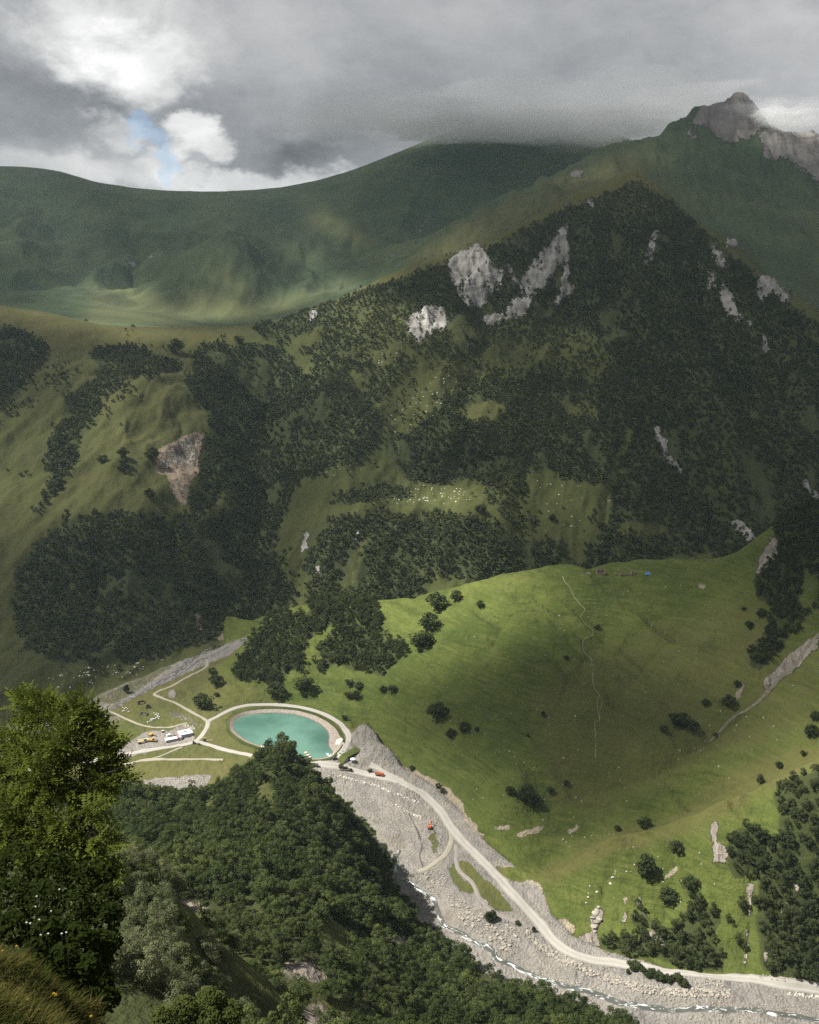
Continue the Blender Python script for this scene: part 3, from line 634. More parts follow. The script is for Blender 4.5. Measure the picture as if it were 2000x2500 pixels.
DRY[5][poly_mask([(960, 660), (1100, 560), (1300, 470), (1500, 380), (1600, 400), (1500, 440), (1300, 540), (1100, 640)])] = 0.45
DRY[2][line_mask([(2100, 1815), (2000, 1850), (1880, 1918), (1800, 1955), (1700, 2000), (1580, 2040), (1500, 2048), (1420, 2090), (1340, 2140)], 16)] = 0.8
DRY[2][poly_mask([(1650, 1990), (1750, 1900), (1880, 1840), (2000, 1800), (2000, 1860), (1880, 1925), (1760, 1980), (1600, 2040)])] = 0.55
DRY[2][poly_mask([(1300, 1700), (1500, 1560), (1850, 1450), (1900, 1600), (2000, 1560), (2000, 1780), (1750, 1850), (1450, 2000), (1350, 1950)])] = 0.35
DRY[2][line_mask([(1950, 1500), (1800, 1590), (1700, 1660), (1600, 1740)], 14)] = 0.6
DRY[2][line_mask([(1960, 1700), (1800, 1770), (1700, 1830), (1560, 1890), (1350, 1960)], 8)] = 0.5
DRY[2][poly_mask([(480, 1600), (570, 1660), (700, 1690), (690, 1700), (540, 1720), (500, 1700), (440, 1660)])] = 0.5
DRY[1][poly_mask([(200, 1870), (560, 1850), (560, 1900), (250, 1925)])] = 0.5
DRY[1][poly_mask([(430, 1850), (540, 1790), (700, 1850), (600, 1850), (520, 1825)])] = 0.3
DRY[1][poly_mask([(215, 1770), (340, 1690), (480, 1600), (520, 1600), (420, 1690), (300, 1745)])] = 0.6
DRY[0][poly_mask([(-500, 2300), (0, 2330), (110, 2370), (260, 2500), (260, 2790), (-500, 2790)])] = 0.55
for k in DRY: DRY[k] = blur(DRY[k], 5, 2)

# ------------------------------------------------------------------ the pond basin and the worked ground are cut into the relief
def on_plane(px, py, z):
    u, t = ray(px, py)
    Y = z / t
    return np.stack([u * Y, Y, np.full_like(np.asarray(Y, float), z)], -1)
POND_WATER = [(571, 1772), (574, 1761), (586, 1751), (606, 1745), (640, 1741.5), (674, 1741), (715, 1743.5), (752, 1753), (782, 1769), (799, 1785), (803, 1797), (801, 1812), (802, 1824), (811, 1833), (812, 1840), (810, 1845), (801, 1847.5), (783, 1851), (756, 1851.6), (731, 1848.5),
              (700, 1841), (672, 1831), (640, 1822), (604, 1808), (581, 1791), (572, 1780)]
POND_RIM = [(560, 1772), (562, 1758), (576, 1745), (600, 1736.5), (640, 1731.5), (675, 1730.5), (724, 1734), (768, 1746), (800, 1762), (821, 1780), (829, 1795), (836, 1808), (838, 1814), (828, 1829), (818, 1839), (813, 1846), (802, 1850.5), (783, 1854), (756, 1854.5), (730, 1851.5),
            (698, 1844), (668, 1833), (636, 1824.5), (598, 1811), (574, 1795), (562, 1783)]
POND_DIKE = [(552, 1772), (554, 1756), (569, 1742), (597, 1732.5), (640, 1726.5), (676, 1725.5), (728, 1728.5), (775, 1741), (808, 1757.5), (830, 1778), (837, 1794), (842, 1808), (844, 1814), (833, 1831), (823, 1841), (817, 1848.5), (804, 1853.5), (783, 1857), (756, 1857.5), (729, 1854.5),
             (695, 1847), (664, 1836.5), (632, 1828.5), (593, 1815), (569, 1799), (555, 1786)]
Z_WATER, Z_RIM = -411.2, -408.9
W_w = on_plane(*np.array(POND_WATER).T, Z_WATER)
W_r = on_plane(*np.array(POND_RIM).T, Z_RIM)
W_d = on_plane(*np.array(POND_DIKE).T, Z_RIM - .3)
def in_poly(X, Y, pts):
    ins = np.zeros(X.shape, bool)
    for (ax, ay), (bx, by) in zip(pts, np.roll(pts, -1, 0)):
        c = (ay > Y) != (by > Y)
        ins ^= c & (X < (bx - ax) * (Y - ay) / (by - ay + 1e-12) + ax)
    return ins
pc = W_d[:, :2].mean(0)
box = (np.abs(XX - pc[0]) < 140) & (np.abs(YY - pc[1]) < 140)
ib = np.where(box)
inpond = np.zeros(XX.shape, bool)
inpond[ib] = in_poly(XX[ib], YY[ib], pc + (W_d[:, :2] - pc) * 0.985)
pond_soft = blur(inpond, 2, 1)
ZT = ZZ + relief * (1 - np.clip(blur(inpond, 6, 1) * 1.5, 0, 1))
w_p = np.clip(blur(inpond, 11, 2) * 2.4, 0, 1)
ZT = ZT * (1 - w_p) + (Z_RIM - .55) * w_p
# heaps of spoil on the works beside the meadow
def heap(px, py, r, h, sx=1.0):
    global ZT
    p = on_plane(px, py, zfloor(py))
    dx, dy = (XX - p[0]) / sx, YY - p[1]
    dd = np.sqrt(dx * dx + dy * dy) / r
    ZT = ZT + np.where(dd < 1, h * (1 - dd) ** 0.8, 0) * (1 + .25 * fbm(XX / 5, YY / 5, 3, 77)) * w1
heap(890, 1792, 20, 11); heap(905, 1840, 22, 6, 1.6); heap(930, 1850, 16, 5, 1.5); heap(975, 1900, 16, 4, 1.8); heap(425, 1697, 8, 4, 1.5); heap(1010, 1925, 12, 3, 2.0)
heap(770, 1905, 12, 3, 1.6)
ZT = np.where(inpond, np.minimum(ZT, Z_WATER - 3.0), ZT)
ZZ0 = ZZ
ZZ = ZT

def H(x, y):
    """height of the ground at plan points"""
    x, y = np.asarray(x, float), np.asarray(y, float)
    fu = np.interp(x / y, U, np.arange(len(U))); fl = np.interp(np.log(y), L, np.arange(len(L)))
    iu, il = np.minimum(fu.astype(int), len(U) - 2), np.minimum(fl.astype(int), len(L) - 2)
    a, b = fu - iu, fl - il
    return (ZZ[il, iu] * (1 - a) + ZZ[il, iu + 1] * a) * (1 - b) + (ZZ[il + 1, iu] * (1 - a) + ZZ[il + 1, iu + 1] * a) * b
YS = np.exp(np.linspace(math.log(5.2), math.log(6400), 6000))
def ground(px, py, ymin=5.2):
    """where a line of sight meets the ground"""
    u, t = ray(px, py)
    ys = YS[YS >= ymin]
    z = H(u * ys, ys)
    k = np.argmax(z >= t * ys)
    if z[k] < t * ys[k]: k = len(ys) - 1
    y = ys[k]
    if k > 0:
        d0, d1 = t * ys[k - 1] - z[k - 1], z[k] - t * ys[k]
        y = ys[k - 1] + (ys[k] - ys[k - 1]) * d0 / max(d0 + d1, 1e-9)
    return Vector((float(u * y), float(y), float(H(u * y, y))))

def carve(pix, width, depth, ymin, taper=True, ymax=1e9):
    """a gully (depth > 0) or a rib (depth < 0) along a line on the ground"""
    global ZZ
    g_ = np.array([tuple(ground(px_, py_, ymin))[:2] for px_, py_ in dens([tuple(q) for q in pix], 25)])
    x0, y0 = g_.min(0) - width * 3; x1, y1 = g_.max(0) + width * 3
    m = (XX > x0) & (XX < x1) & (YY > y0) & (YY < y1)
    X_, Y_ = XX[m], YY[m]
    X_ = X_ + width * .5 * fbm(X_ / (width * 2.2), Y_ / (width * 2.2), 3, 707)
    best = np.full(X_.shape, 1e9); pos_ = np.zeros(X_.shape); n_s = len(g_) - 1
    for i in range(n_s):
        a, b = g_[i], g_[i + 1]; d = b - a; l2 = max(d @ d, 1e-6)
        f = np.clip(((X_ - a[0]) * d[0] + (Y_ - a[1]) * d[1]) / l2, 0, 1)
        r = (X_ - a[0] - f * d[0]) ** 2 + (Y_ - a[1] - f * d[1]) ** 2
        c = r < best; best[c] = r[c]; pos_[c] = (i + f[c]) / n_s
    amp = depth * (np.sin(np.pi * np.clip(pos_, .04, .96)) ** .6 if taper else 1)
    dz = amp * np.exp(-np.sqrt(best) / width)
    Z_ = ZZ.copy(); Z_[m] -= dz; ZZ = Z_
for ln, w_, d_ in (([(1980, 1690), (1800, 1772), (1700, 1830), (1560, 1890), (1350, 1960), (1250, 2010)], 9, 6), ([(2000, 1548), (1870, 1690), (1770, 1780), (1640, 1850), (1480, 1900)], 10, 6), ([(1500, 1520), (1440, 1600), (1380, 1700), (1300, 1800)], 12, 5),
                   ([(1280, 1440), (1230, 1530), (1150, 1640), (1060, 1720)], 12, 4), ([(1700, 1480), (1600, 1600), (1480, 1720), (1400, 1830)], 14, 6), ([(1830, 1450), (1700, 1600), (1600, 1720)], 10, -5), ([(1600, 1450), (1530, 1560), (1420, 1680)], 12, -4), ([(1190, 1420), (1130, 1520), (1050, 1600)], 9, -3), ([(930, 1480), (900, 1560), (860, 1660)], 8, 3),
                   ([(1900, 1930), (1860, 2050), (1830, 2200), (1820, 2380)], 7, 6), ([(1650, 2040), (1640, 2140), (1620, 2280)], 6, 4), ([(1520, 2060), (1480, 2150), (1455, 2250)], 5, 3), ([(1760, 2000), (1745, 2130), (1730, 2260)], 8, -4), ([(2090, 1815), (2000, 1864), (1880, 1931), (1800, 1966), (1700, 2011), (1580, 2049), (1500, 2059), (1420, 2102), (1345, 2142)], 10, -8), ([(2080, 1775), (1960, 1840), (1860, 1890), (1760, 1935), (1640, 1990), (1520, 2030)], 9, 4)):
    carve(ln, w_, d_, 590)
for ln, w_, d_ in (([(690, 830), (650, 950), (630, 1100), (640, 1300), (650, 1480)], 55, 46), ([(1535, 1030), (1520, 1130), (1480, 1230), (1450, 1330)], 22, 20), ([(1610, 1040), (1650, 1130), (1740, 1230), (1840, 1320)], 26, 24), ([(1500, 560), (1510, 720), (1540, 900)], 45, 26), ([(1400, 560), (1390, 700), (1370, 850)], 40, 22),
                   ([(1600, 540), (1640, 720), (1700, 900), (1800, 1100)], 40, -30), ([(1700, 600), (1740, 760), (1820, 960), (1920, 1130)], 40, 30), ([(1830, 720), (1900, 900), (1990, 1060)], 40, 26), ([(1450, 520), (1450, 700), (1450, 860)], 30, -18), ([(1550, 460), (1565, 640), (1590, 850)], 34, -22), ([(1250, 620), (1220, 760), (1150, 900), (1060, 1020)], 45, 24),
                   ([(860, 760), (820, 900), (790, 1050), (760, 1160)], 35, -20), ([(740, 1260), (735, 1350), (720, 1440)], 16, 14), ([(890, 1300), (860, 1400), (830, 1460)], 12, 9), ([(470, 900), (440, 1050), (420, 1200)], 30, 14), ([(250, 870), (180, 1000), (90, 1200)], 36, 18), ([(330, 920), (300, 1050), (260, 1200)], 30, -10), ([(240, 1290), (230, 1400), (200, 1560)], 28, 16), ([(420, 1280), (430, 1400), (420, 1540)], 28, 16), ([(330, 1280), (320, 1400), (310, 1560)], 26, -14)):
    carve(ln, w_, d_, 990 if ln[0][0] < 560 else 1180)
for ln, w_, d_ in (([(330, 520), (345, 600), (330, 660), (300, 720)], 120, 90), ([(560, 560), (590, 640), (560, 720)], 110, -85), ([(480, 600), (500, 660), (470, 740)], 80, -50), ([(760, 560), (770, 640), (820, 690)], 90, 60), ([(120, 500), (140, 600), (180, 700)], 120, 60), ([(40, 480), (60, 580), (60, 680)], 100, -45), ([(900, 480), (880, 560), (860, 640)], 90, 55), ([(1080, 420), (1000, 520), (930, 620)], 70, -40)):
    carve(ln, w_, d_, 2250)

# attributes on the ground
PX, PY = proj(XX, YY, ZZ)
wob = lambda a, s, seed: (a * fbm(XX / s, YY / s, 3, seed), a * fbm(XX / s, YY / s, 3, seed + 50))
def cover(can, amp, s, seed):
    out = np.zeros(XX.shape)
    dx, dy = wob(amp, s, seed)
    for k in range(6):
        m = CLS == k
        kk = 1.0 if k not in (0,) else 0.6
        out[m] = sample(can[k], np.clip(PX[m] + dx[m] * kk, -490, 2490), np.clip(PY[m] + dy[m] * kk, -190, 2790))
    return out
A_rock = cover(ROCK, 5, 14, 301)
A_bare = cover(BARE, 3.0, 8, 311)
A_dry = cover(DRY, 10, 40, 321)
# crags stand proud and broken
ZZ += np.clip(A_rock, 0, 1) * ((CLS == 3) * (15.0 * ridged(XX / 34, YY / 90, 4, 401) + 5.0 * fbm(XX / 12, YY / 14, 3, 402) - 5) + (CLS == 5) * (11 * ridged(XX / 80, ZZ / 45, 4, 403) + 4 * fbm(XX / 25, YY / 25, 3, 404)) + (CLS == 2) * (2.2 * ridged(XX / 9, YY / 14, 3, 405)) + (CLS == 0) * 2.0 * ridged(XX / 9, YY / 9, 3, 406))
A_for = cover(FOREST, 7, 26, 331)
A_for[(CLS == 0) & (YY < 14)] = 0
A_for[CLS == 1] = 0

# ------------------------------------------------------------------ ground material (one recipe, cover by attribute)
def ground_material(name, green_a, green_b, rock_a=(0.30, 0.30, 0.29), rock_b=(0.13, 0.125, 0.12), gravel=(0.27, 0.245, 0.22), fine=1.0, rs=1.0, terr=0.0, floor=((0.022, 0.03, 0.011), (0.045, 0.052, 0.02))):
    m, t, out = new_mat(name)
    p = t.objco()
    big = t.noise(p, 0.012 / fine, 5, 0.6)
    mid_ = t.noise(p, 0.07 / fine, 5, 0.62)
    sml = t.noise(p, 0.6 / fine, 4, 0.65)
    tuft = t.noise(p, 1.9 / fine, 3, 0.6)
    g = t.mix(t.range(t.math('ADD', t.math('MULTIPLY', big, 0.6), t.math('MULTIPLY', mid_, 0.4)), 0.36, 0.66), green_a, green_b)
    g = t.mix(t.range(sml, 0.45, 0.78, 0, 0.6), g, tuple(c * 0.52 for c in green_a))
    g = t.mix(t.range(tuft, 0.55, 0.8, 0, 0.45), g, tuple(min(1, c * 1.5) for c in green_b))
    if terr:      # cattle terracettes along the contour, tussocks, worn lines down the slope
        con = t.noise(t.vmath('MULTIPLY', p, (0.03, 0.03, 0.55)), 1.0, 4, 0.65, 0.4)
        g = t.mix(t.range(con, 0.50, 0.70, 0, 0.55), g, tuple(c * 0.6 for c in green_a))
        g = t.mix(t.range(con, 0.46, 0.34, 0, 0.5), g, (0.135, 0.135, 0.042))
        run = t.noise(t.vmath('MULTIPLY', p, (0.10, 0.018, 0.02)), 1.0, 5, 0.7, 0.8)
        g = t.mix(t.range(run, 0.55, 0.68, 0, 0.5), g, (0.055, 0.066, 0.017))
        g = t.mix(t.range(t.noise(p, 0.22, 5, 0.7), 0.56, 0.72, 0, 0.6), g, tuple(c * 0.55 for c in green_a))
    dryc = t.mix(t.range(mid_, 0.35, 0.7), (0.155, 0.135, 0.05), (0.10, 0.085, 0.035))
    dry = t.math('MULTIPLY', t.attr('dry'), t.range(t.math('ADD', mid_, t.math('MULTIPLY', sml, 0.35)), 0.45, 0.85, 0.45, 1.25))
    g = t.mix(t.math('MINIMUM', dry, 1.0), g, dryc)
    # forest floor: leaf litter, fern
    g = t.mix(t.range(t.math('ADD', t.attr('forest'), t.math('MULTIPLY', t.math('SUBTRACT', mid_, 0.5), 1.2)), 0.3, 0.9, 0, 0.8), g, t.mix(sml, *floor))
    # stones and soil
    stones = t.voronoi(p, 0.55)
    stones2 = t.voronoi(p, 1.7)
    gr = t.mix(t.range(mid_, 0.3, 0.7), tuple(c * 0.8 for c in gravel), tuple(c * 1.12 for c in gravel))
    gr = t.mix(t.range(t.noise(p, 0.035, 4, 0.6), 0.45, 0.75, 0, 0.5), gr, (gravel[0] * 1.0, gravel[1] * 0.93, gravel[2] * 0.80))
    gr = t.mix(t.range(t.noise(p, 0.5, 4, 0.7), 0.42, 0.72, 0, 0.65), gr, tuple(c * 0.45 for c in gravel))
    gr = t.mix(t.range(stones, 0.0, 0.5, 0.5, 0.0), gr, tuple(min(.7, c * 1.7) for c in gravel))
    gr = t.mix(t.range(stones2, 0.0, 0.42, 0.35, 0.0), gr, tuple(min(.7, c * 1.5) for c in gravel))
    gr = t.mix(t.range(t.noise(p, 0.022, 5, 0.65, .5), 0.50, 0.66, 0, 0.7), gr, (gravel[0] * 0.62, gravel[1] * 0.64, gravel[2] * 0.68))
    gr = t.mix(t.range(t.noise(p, 0.05, 5, 0.7, .3), 0.56, 0.70, 0, 0.6), gr, (gravel[0] * 0.62, gravel[1] * 0.55, gravel[2] * 0.44))
    bare = t.range(t.math('ADD', t.attr('bare'), t.math('MULTIPLY', t.math('SUBTRACT', sml, 0.5), 1.3)), 0.35, 0.62)
    c = t.mix(bare, g, gr)
    # crags: steep ribs, ledges and dark cracks
    rib = t.noise(t.vmath('MULTIPLY', p, (0.055, 0.014, 0.012)), 1.0 / rs, 6, 0.68, 0.9)
    ledge = t.noise(t.vmath('MULTIPLY', p, (0.008, 0.008, 0.045)), 1.0 / rs, 5, 0.6, 0.5)
    blot = t.noise(p, 0.02 / rs, 4, 0.6)
    strata = t.math('ADD', t.math('MULTIPLY', rib, 0.65), t.math('MULTIPLY', ledge, 0.35))
    rk = t.mix(t.range(t.math('ADD', t.math('MULTIPLY', strata, .7), t.math('MULTIPLY', blot, .3)), 0.36, 0.60), rock_b, rock_a)
    rk = t.mix(t.range(rib, 0.40, 0.27, 0, 0.85), rk, tuple(c_ * 0.3 for c_ in rock_b))
    rk = t.mix(t.range(ledge, 0.40, 0.30, 0, 0.55), rk, tuple(c_ * 0.35 for c_ in rock_b))
    crack = rib
    rmask = t.range(t.math('ADD', t.attr('rock'), t.math('MULTIPLY', t.math('SUBTRACT', t.noise(p, 0.09 / rs, 6, 0.7), 0.5), 1.7)), 0.34, 0.48)
    c = t.mix(rmask, c, rk)
    h = t.math('ADD', t.math('MULTIPLY', sml, 0.8), t.math('MULTIPLY', t.math('SUBTRACT', 1.0, stones), t.math('MULTIPLY', bare, 0.7)))
    h = t.math('ADD', h, t.math('MULTIPLY', mid_, 3.0))
    h = t.math('ADD', h, t.math('MULTIPLY', rmask, t.math('ADD', t.math('MULTIPLY', strata, 9.0), t.math('MULTIPLY', ledge, 6.0))))
    b = t.n('ShaderNodeBsdfPrincipled', Base_Color=c, Roughness=0.92, Normal=t.bump(h, 0.9, 1.3))
    b.inputs['Specular IOR Level'].default_value = 0.15
    t.put(out.inputs[0], b)
    return m

def mesh_from(name, verts, faces, mat=None, smooth=False, parent=None, attrs=None, link=True):
    me = bpy.data.meshes.new(name)
    v = np.asarray(verts, np.float32).reshape(-1, 3)
    me.vertices.add(len(v)); me.vertices.foreach_set('co', v.ravel())
    if isinstance(faces, np.ndarray):
        nf, k = faces.shape
        me.loops.add(nf * k); me.loops.foreach_set('vertex_index', faces.astype(np.int32).ravel())
        me.polygons.add(nf)
        me.polygons.foreach_set('loop_start', np.arange(0, nf * k, k, dtype=np.int32))
        me.polygons.foreach_set('loop_total', np.full(nf, k, np.int32))
    else:
        lt = np.array([len(f) for f in faces], np.int32)
        me.loops.add(int(lt.sum())); me.loops.foreach_set('vertex_index', np.concatenate([np.asarray(f, np.int32) for f in faces]))
        me.polygons.add(len(faces))
        me.polygons.foreach_set('loop_start', (np.cumsum(lt) - lt).astype(np.int32))
        me.polygons.foreach_set('loop_total', lt)
    me.polygons.foreach_set('use_smooth', np.full(len(me.polygons), smooth))
    me.update(calc_edges=True)
    for k_, a in (attrs or {}).items():
        at = me.attributes.new(k_, 'FLOAT', 'POINT'); at.data.foreach_set('value', np.asarray(a, np.float32))
    if mat: me.materials.append(mat)
    o = bpy.data.objects.new(name, me)
    if link: COL.objects.link(o)
    if parent: o.parent = parent
    return o

def structure(o, label=None):
    o['kind'] = 'structure'
    if label: o['label'] = label
    return o
def stuff(o, label=None, cat=None):
    o['kind'] = 'stuff'
    if label: o['label'] = label
    if cat: o['category'] = cat
    return o
def tag(o, label, cat, group=None):
    o['label'] = label; o['category'] = cat
    if group: o['group'] = group
    return o
def empty(name, loc, rz=0.0):
    o = bpy.data.objects.new(name, None); COL.objects.link(o)
    o.location = loc; o.rotation_euler = (0, 0, rz)
    return o

GREEN_A, GREEN_B = (0.060, 0.083, 0.018), (0.106, 0.127, 0.030)
M_GROUND = {
    0: ground_material('near_ground', (0.05, 0.062, 0.018), (0.09, 0.095, 0.03), gravel=(0.25, 0.215, 0.18)),
    1: ground_material('valley_ground', (0.066, 0.078, 0.024), (0.115, 0.112, 0.040), gravel=(0.23, 0.215, 0.196)),
    2: ground_material('meadow_ground', GREEN_A, GREEN_B, rock_a=(0.36, 0.32, 0.27), rock_b=(0.18, 0.16, 0.14), gravel=(0.31, 0.265, 0.20), rs=.35, terr=1.0),
    3: ground_material('mountain_ground', (0.052, 0.062, 0.019), (0.078, 0.082, 0.028), rock_a=(0.35, 0.338, 0.318), rock_b=(0.12, 0.113, 0.105), gravel=(0.29, 0.23, 0.175), fine=3.2, floor=((0.034, 0.045, 0.019), (0.056, 0.066, 0.028))),
    4: ground_material('ridge_ground', (0.036, 0.058, 0.030), (0.078, 0.098, 0.042), fine=7.0),  # cool greens, part of the distance haze put into the colour
    5: ground_material('peak_ground', (0.036, 0.056, 0.026), (0.060, 0.074, 0.034), rock_a=(0.19, 0.175, 0.165), rock_b=(0.085, 0.075, 0.072), fine=6.0, rs=2.2)}
nl, nu = XX.shape
allv = np.stack([XX, YY, ZZ], -1).reshape(-1, 3)
ii = np.arange(nl * nu).reshape(nl, nu)
quads = np.stack([ii[:-1, :-1], ii[:-1, 1:], ii[1:, 1:], ii[1:, :-1]], -1).reshape(-1, 4)
fcls = CLS[:-1, :-1].ravel()
NAMES = {0: ('near_slope', 'steep wooded slope falling away below the viewpoint to the river'), 1: ('valley_floor', 'stony valley floor with grass terraces round the turquoise pond'),
         2: ('meadow_hill', 'bright green grassy hill rising beside the valley road'), 3: ('forested_mountain', 'dark wooded mountain with pale crags behind the valley'),
         4: ('far_ridge', 'hazy green ridge and hanging valley on the skyline'), 5: ('rocky_peak', 'tall mountain with bare rocky summit at the cloud base')}
TERR = {}
for k in range(6):
    f = quads[fcls == k]
    used, inv = np.unique(f.ravel(), return_inverse=True)
    o = mesh_from(NAMES[k][0], allv[used], inv.reshape(-1, 4), M_GROUND[k], True, None,
                  {'rock': A_rock.ravel()[used], 'bare': A_bare.ravel()[used], 'dry': A_dry.ravel()[used], 'forest': A_for.ravel()[used]})
    structure(o, NAMES[k][1])
    TERR[k] = o

# ------------------------------------------------------------------ broken cloud deck added out of view, its gaps shaped to place sun patches
LIT = np.full((CN, CN), 0.10)
def lit(v, *pts):
    LIT[poly_mask(pts)] = v
lit(0.16, (-500, 300), (2500, 300), (2500, 700), (-500, 700))
lit(0.15, (-500, 560), (900, 560), (900, 720), (-500, 740))
lit(0.10, (900, 330), (1450, 330), (1250, 480), (950, 600), (860, 560))
lit(0.30, (1000, 640), (1200, 520), (1400, 420), (1600, 340), (1700, 420), (1550, 400), (1300, 520), (1050, 640))
lit(0.95, (230, 710), (290, 680), (330, 690), (380, 720), (350, 800), (240, 800), (200, 760))
lit(0.95, (545, 650), (580, 600), (590, 640), (565, 700), (530, 735), (480, 735), (500, 700))
lit(0.40, (930, 230), (1560, 230), (1540, 330), (1000, 370))
lit(0.8, (1840, 230), (2200, 230), (2200, 380), (1840, 360))
lit(0.75, (735, 610), (765, 630), (830, 690), (800, 700), (760, 670))
lit(0.70, (130, 700), (230, 690), (220, 750), (120, 750))
lit(0.60, (-20, 575), (40, 590), (55, 625), (0, 615))
lit(0.50, (760, 520), (830, 540), (880, 590), (850, 590), (790, 560))
lit(0.75, (-500, 745), (130, 758), (250, 798), (200, 805), (60, 775), (-500, 765))
lit(0.95, (260, 812), (640, 808), (640, 830), (560, 845), (420, 845), (250, 830))
lit(1.0, (250, 794), (300, 772), (500, 748), (800, 692), (890, 680), (880, 700), (720, 750), (560, 775), (400, 792))
lit(0.95, (640, 800), (780, 750), (900, 695), (1000, 660), (980, 680), (860, 740), (760, 775), (660, 815))
lit(0.42, (-500, 850), (560, 870), (560, 1260), (-500, 1280))
lit(0.20, (-500, 830), (200, 850), (180, 960), (80, 1010), (-500, 1010))
lit(0.62, (200, 1000), (470, 1000), (470, 1090), (320, 1100), (180, 1150))
lit(0.60, (380, 1060), (510, 1040), (500, 1250), (380, 1240))
lit(0.62, (560, 850), (900, 720), (1010, 790), (960, 900), (800, 960), (640, 980))
lit(0.95, (980, 740), (1090, 735), (1100, 830), (990, 830))
lit(0.50, (1080, 610), (1200, 600), (1240, 780), (1110, 760))
lit(0.58, (880, 960), (1200, 880), (1280, 1000), (1000, 1100), (880, 1140), (760, 1180), (740, 1080))
lit(0.30, (560, 960), (740, 980), (740, 1200), (640, 1400), (560, 1250))
lit(1.0, (930, 1195), (1060, 1175), (1180, 1190), (1190, 1240), (1080, 1260), (950, 1240), (800, 1240), (820, 1210))
lit(0.48, (1180, 1160), (1500, 1160), (1480, 1320), (1260, 1320), (1200, 1260))
lit(0.72, (740, 1260), (1180, 1270), (1250, 1330), (1250, 1420), (900, 1490), (690, 1490), (740, 1380))
lit(0.12, (1150, 480), (1560, 420), (1700, 520), (2000, 760), (2500, 1000), (2500, 1500), (1560, 1400), (1540, 1000), (1240, 760))
lit(0.24, (1200, 780), (1520, 780), (1530, 1060), (1480, 1180), (1280, 1160), (1280, 950))
lit(0.20, (1500, 1290), (1800, 1290), (1700, 1380), (1450, 1390))
lit(0.16, (-500, 1280), (560, 1290), (640, 1480), (590, 1540), (380, 1610), (240, 1670), (-500, 1850))
lit(0.65, (590, 1545), (560, 1600), (380, 1690), (230, 1750), (150, 1760), (240, 1690), (380, 1620), (500, 1580))
# meadow
lit(0.06, (860, 1780), (900, 1720), (1050, 1640), (1300, 1540), (1500, 1470), (1700, 1400), (1900, 1300), (2500, 1100), (2500, 1800), (1700, 2000), (1350, 2130), (1000, 1870))
lit(1.0, (600, 1545), (680, 1490), (800, 1470), (1000, 1455), (1310, 1400), (1420, 1400), (1440, 1450), (1330, 1500), (1240, 1545), (1120, 1590), (1020, 1650), (940, 1700), (860, 1740), (700, 1720), (560, 1690))
lit(0.45, (1330, 1400), (1560, 1405), (1600, 1470), (1560, 1520), (1420, 1550), (1330, 1520), (1400, 1450))
lit(0.40, (1480, 1440), (1600, 1470), (1560, 1570), (1460, 1600), (1400, 1560))
lit(0.30, (1640, 1480), (1850, 1420), (1860, 1540), (1700, 1640), (1560, 1700))
lit(0.35, (1850, 1600), (2000, 1560), (2500, 1400), (2500, 1780), (2000, 1790), (1850, 1800), (1760, 1760))
lit(0.70, (2500, 1700), (2000, 1790), (1860, 1830), (1760, 1870), (1640, 1960), (1560, 2030), (1700, 2000), (1880, 1925), (2000, 1862), (2500, 1720))
lit(0.45, (870, 1780), (960, 1790), (1100, 1850), (1240, 1880), (1200, 1960), (1130, 1980), (1060, 1915), (950, 1860))
lit(0.50, (1220, 1860), (1320, 1850), (1330, 1910), (1260, 1930))
lit(0.33, (1130, 1980), (1300, 1960), (1500, 1960), (1560, 2030), (1400, 2090), (1340, 2140), (1280, 2130))
# valley floor, pond, near slope, right bank
lit(1.0, (-500, 1840), (150, 1760), (230, 1740), (400, 1680), (480, 1640), (560, 1690), (700, 1715), (830, 1745), (870, 1780), (960, 1850), (1060, 1915), (1130, 1985), (1170, 2040), (1260, 2110), (1340, 2150), (1420, 2100), (1500, 2060), (1700, 2012), (1880, 1932), (2000, 1866), (2500, 1700), (2500, 2800), (-500, 2800))
LIT = blur(LIT, 3, 2)
ZC, CELL = 2250.0, 34.0
cxs = np.arange(-6500, 3600, CELL); cys = np.arange(-1900, 8300, CELL)
num, den = np.zeros((len(cys), len(cxs))), np.zeros((len(cys), len(cxs)))
TMAX = np.maximum.accumulate(ZZ / YY, axis=0)
seen = (ZZ / YY >= TMAX - 1e-4) & (PX > -150) & (PX < 2150) & (PY < 2560)
seen[YY < 60] = False
sx, sy, sz = XX[seen], YY[seen], ZZ[seen]
lv = sample(LIT, PX[seen], PY[seen]); lv += 0.0
sdx, sdy = SUN_DIR.x / SUN_DIR.z, SUN_DIR.y / SUN_DIR.z
qx, qy = sx + (ZC - sz) * sdx, sy + (ZC - sz) * sdy
jx, jy = ((qx - cxs[0]) / CELL + .5).astype(int), ((qy - cys[0]) / CELL + .5).astype(int)
ok = (jx >= 0) & (jx < len(cxs)) & (jy >= 0) & (jy < len(cys))
np.add.at(num, (jy[ok], jx[ok]), lv[ok]); np.add.at(den, (jy[ok], jx[ok]), 1.0)
num = num / np.maximum(den, 1); den = (den > 0).astype(float); num *= den
full_n, full_d = blur(num, 1, 1), blur(den, 1, 1)
for r in (3, 8, 20):
    w = np.clip(1 - full_d * 3, 0, 1)
    bn, bd = blur(num, r, 2), blur(den, r, 2)
    full_n = full_n + w * bn * .3; full_d = full_d + w * bd * .3
OPEN = np.where(full_d > 1e-3, full_n / np.maximum(full_d, 1e-4), 0.12)
CX, CY = np.meshgrid(cxs, cys)
OPEN = np.clip(OPEN * (1 + 0.35 * fbm(CX / 300, CY / 300, 4, 91)), 0.0, 1)
edge = np.minimum.reduce([(CX - cxs[0]) / 700, (cxs[-1] - CX) / 700, (CY - cys[0]) / 700, (cys[-1] - CY) / 500])
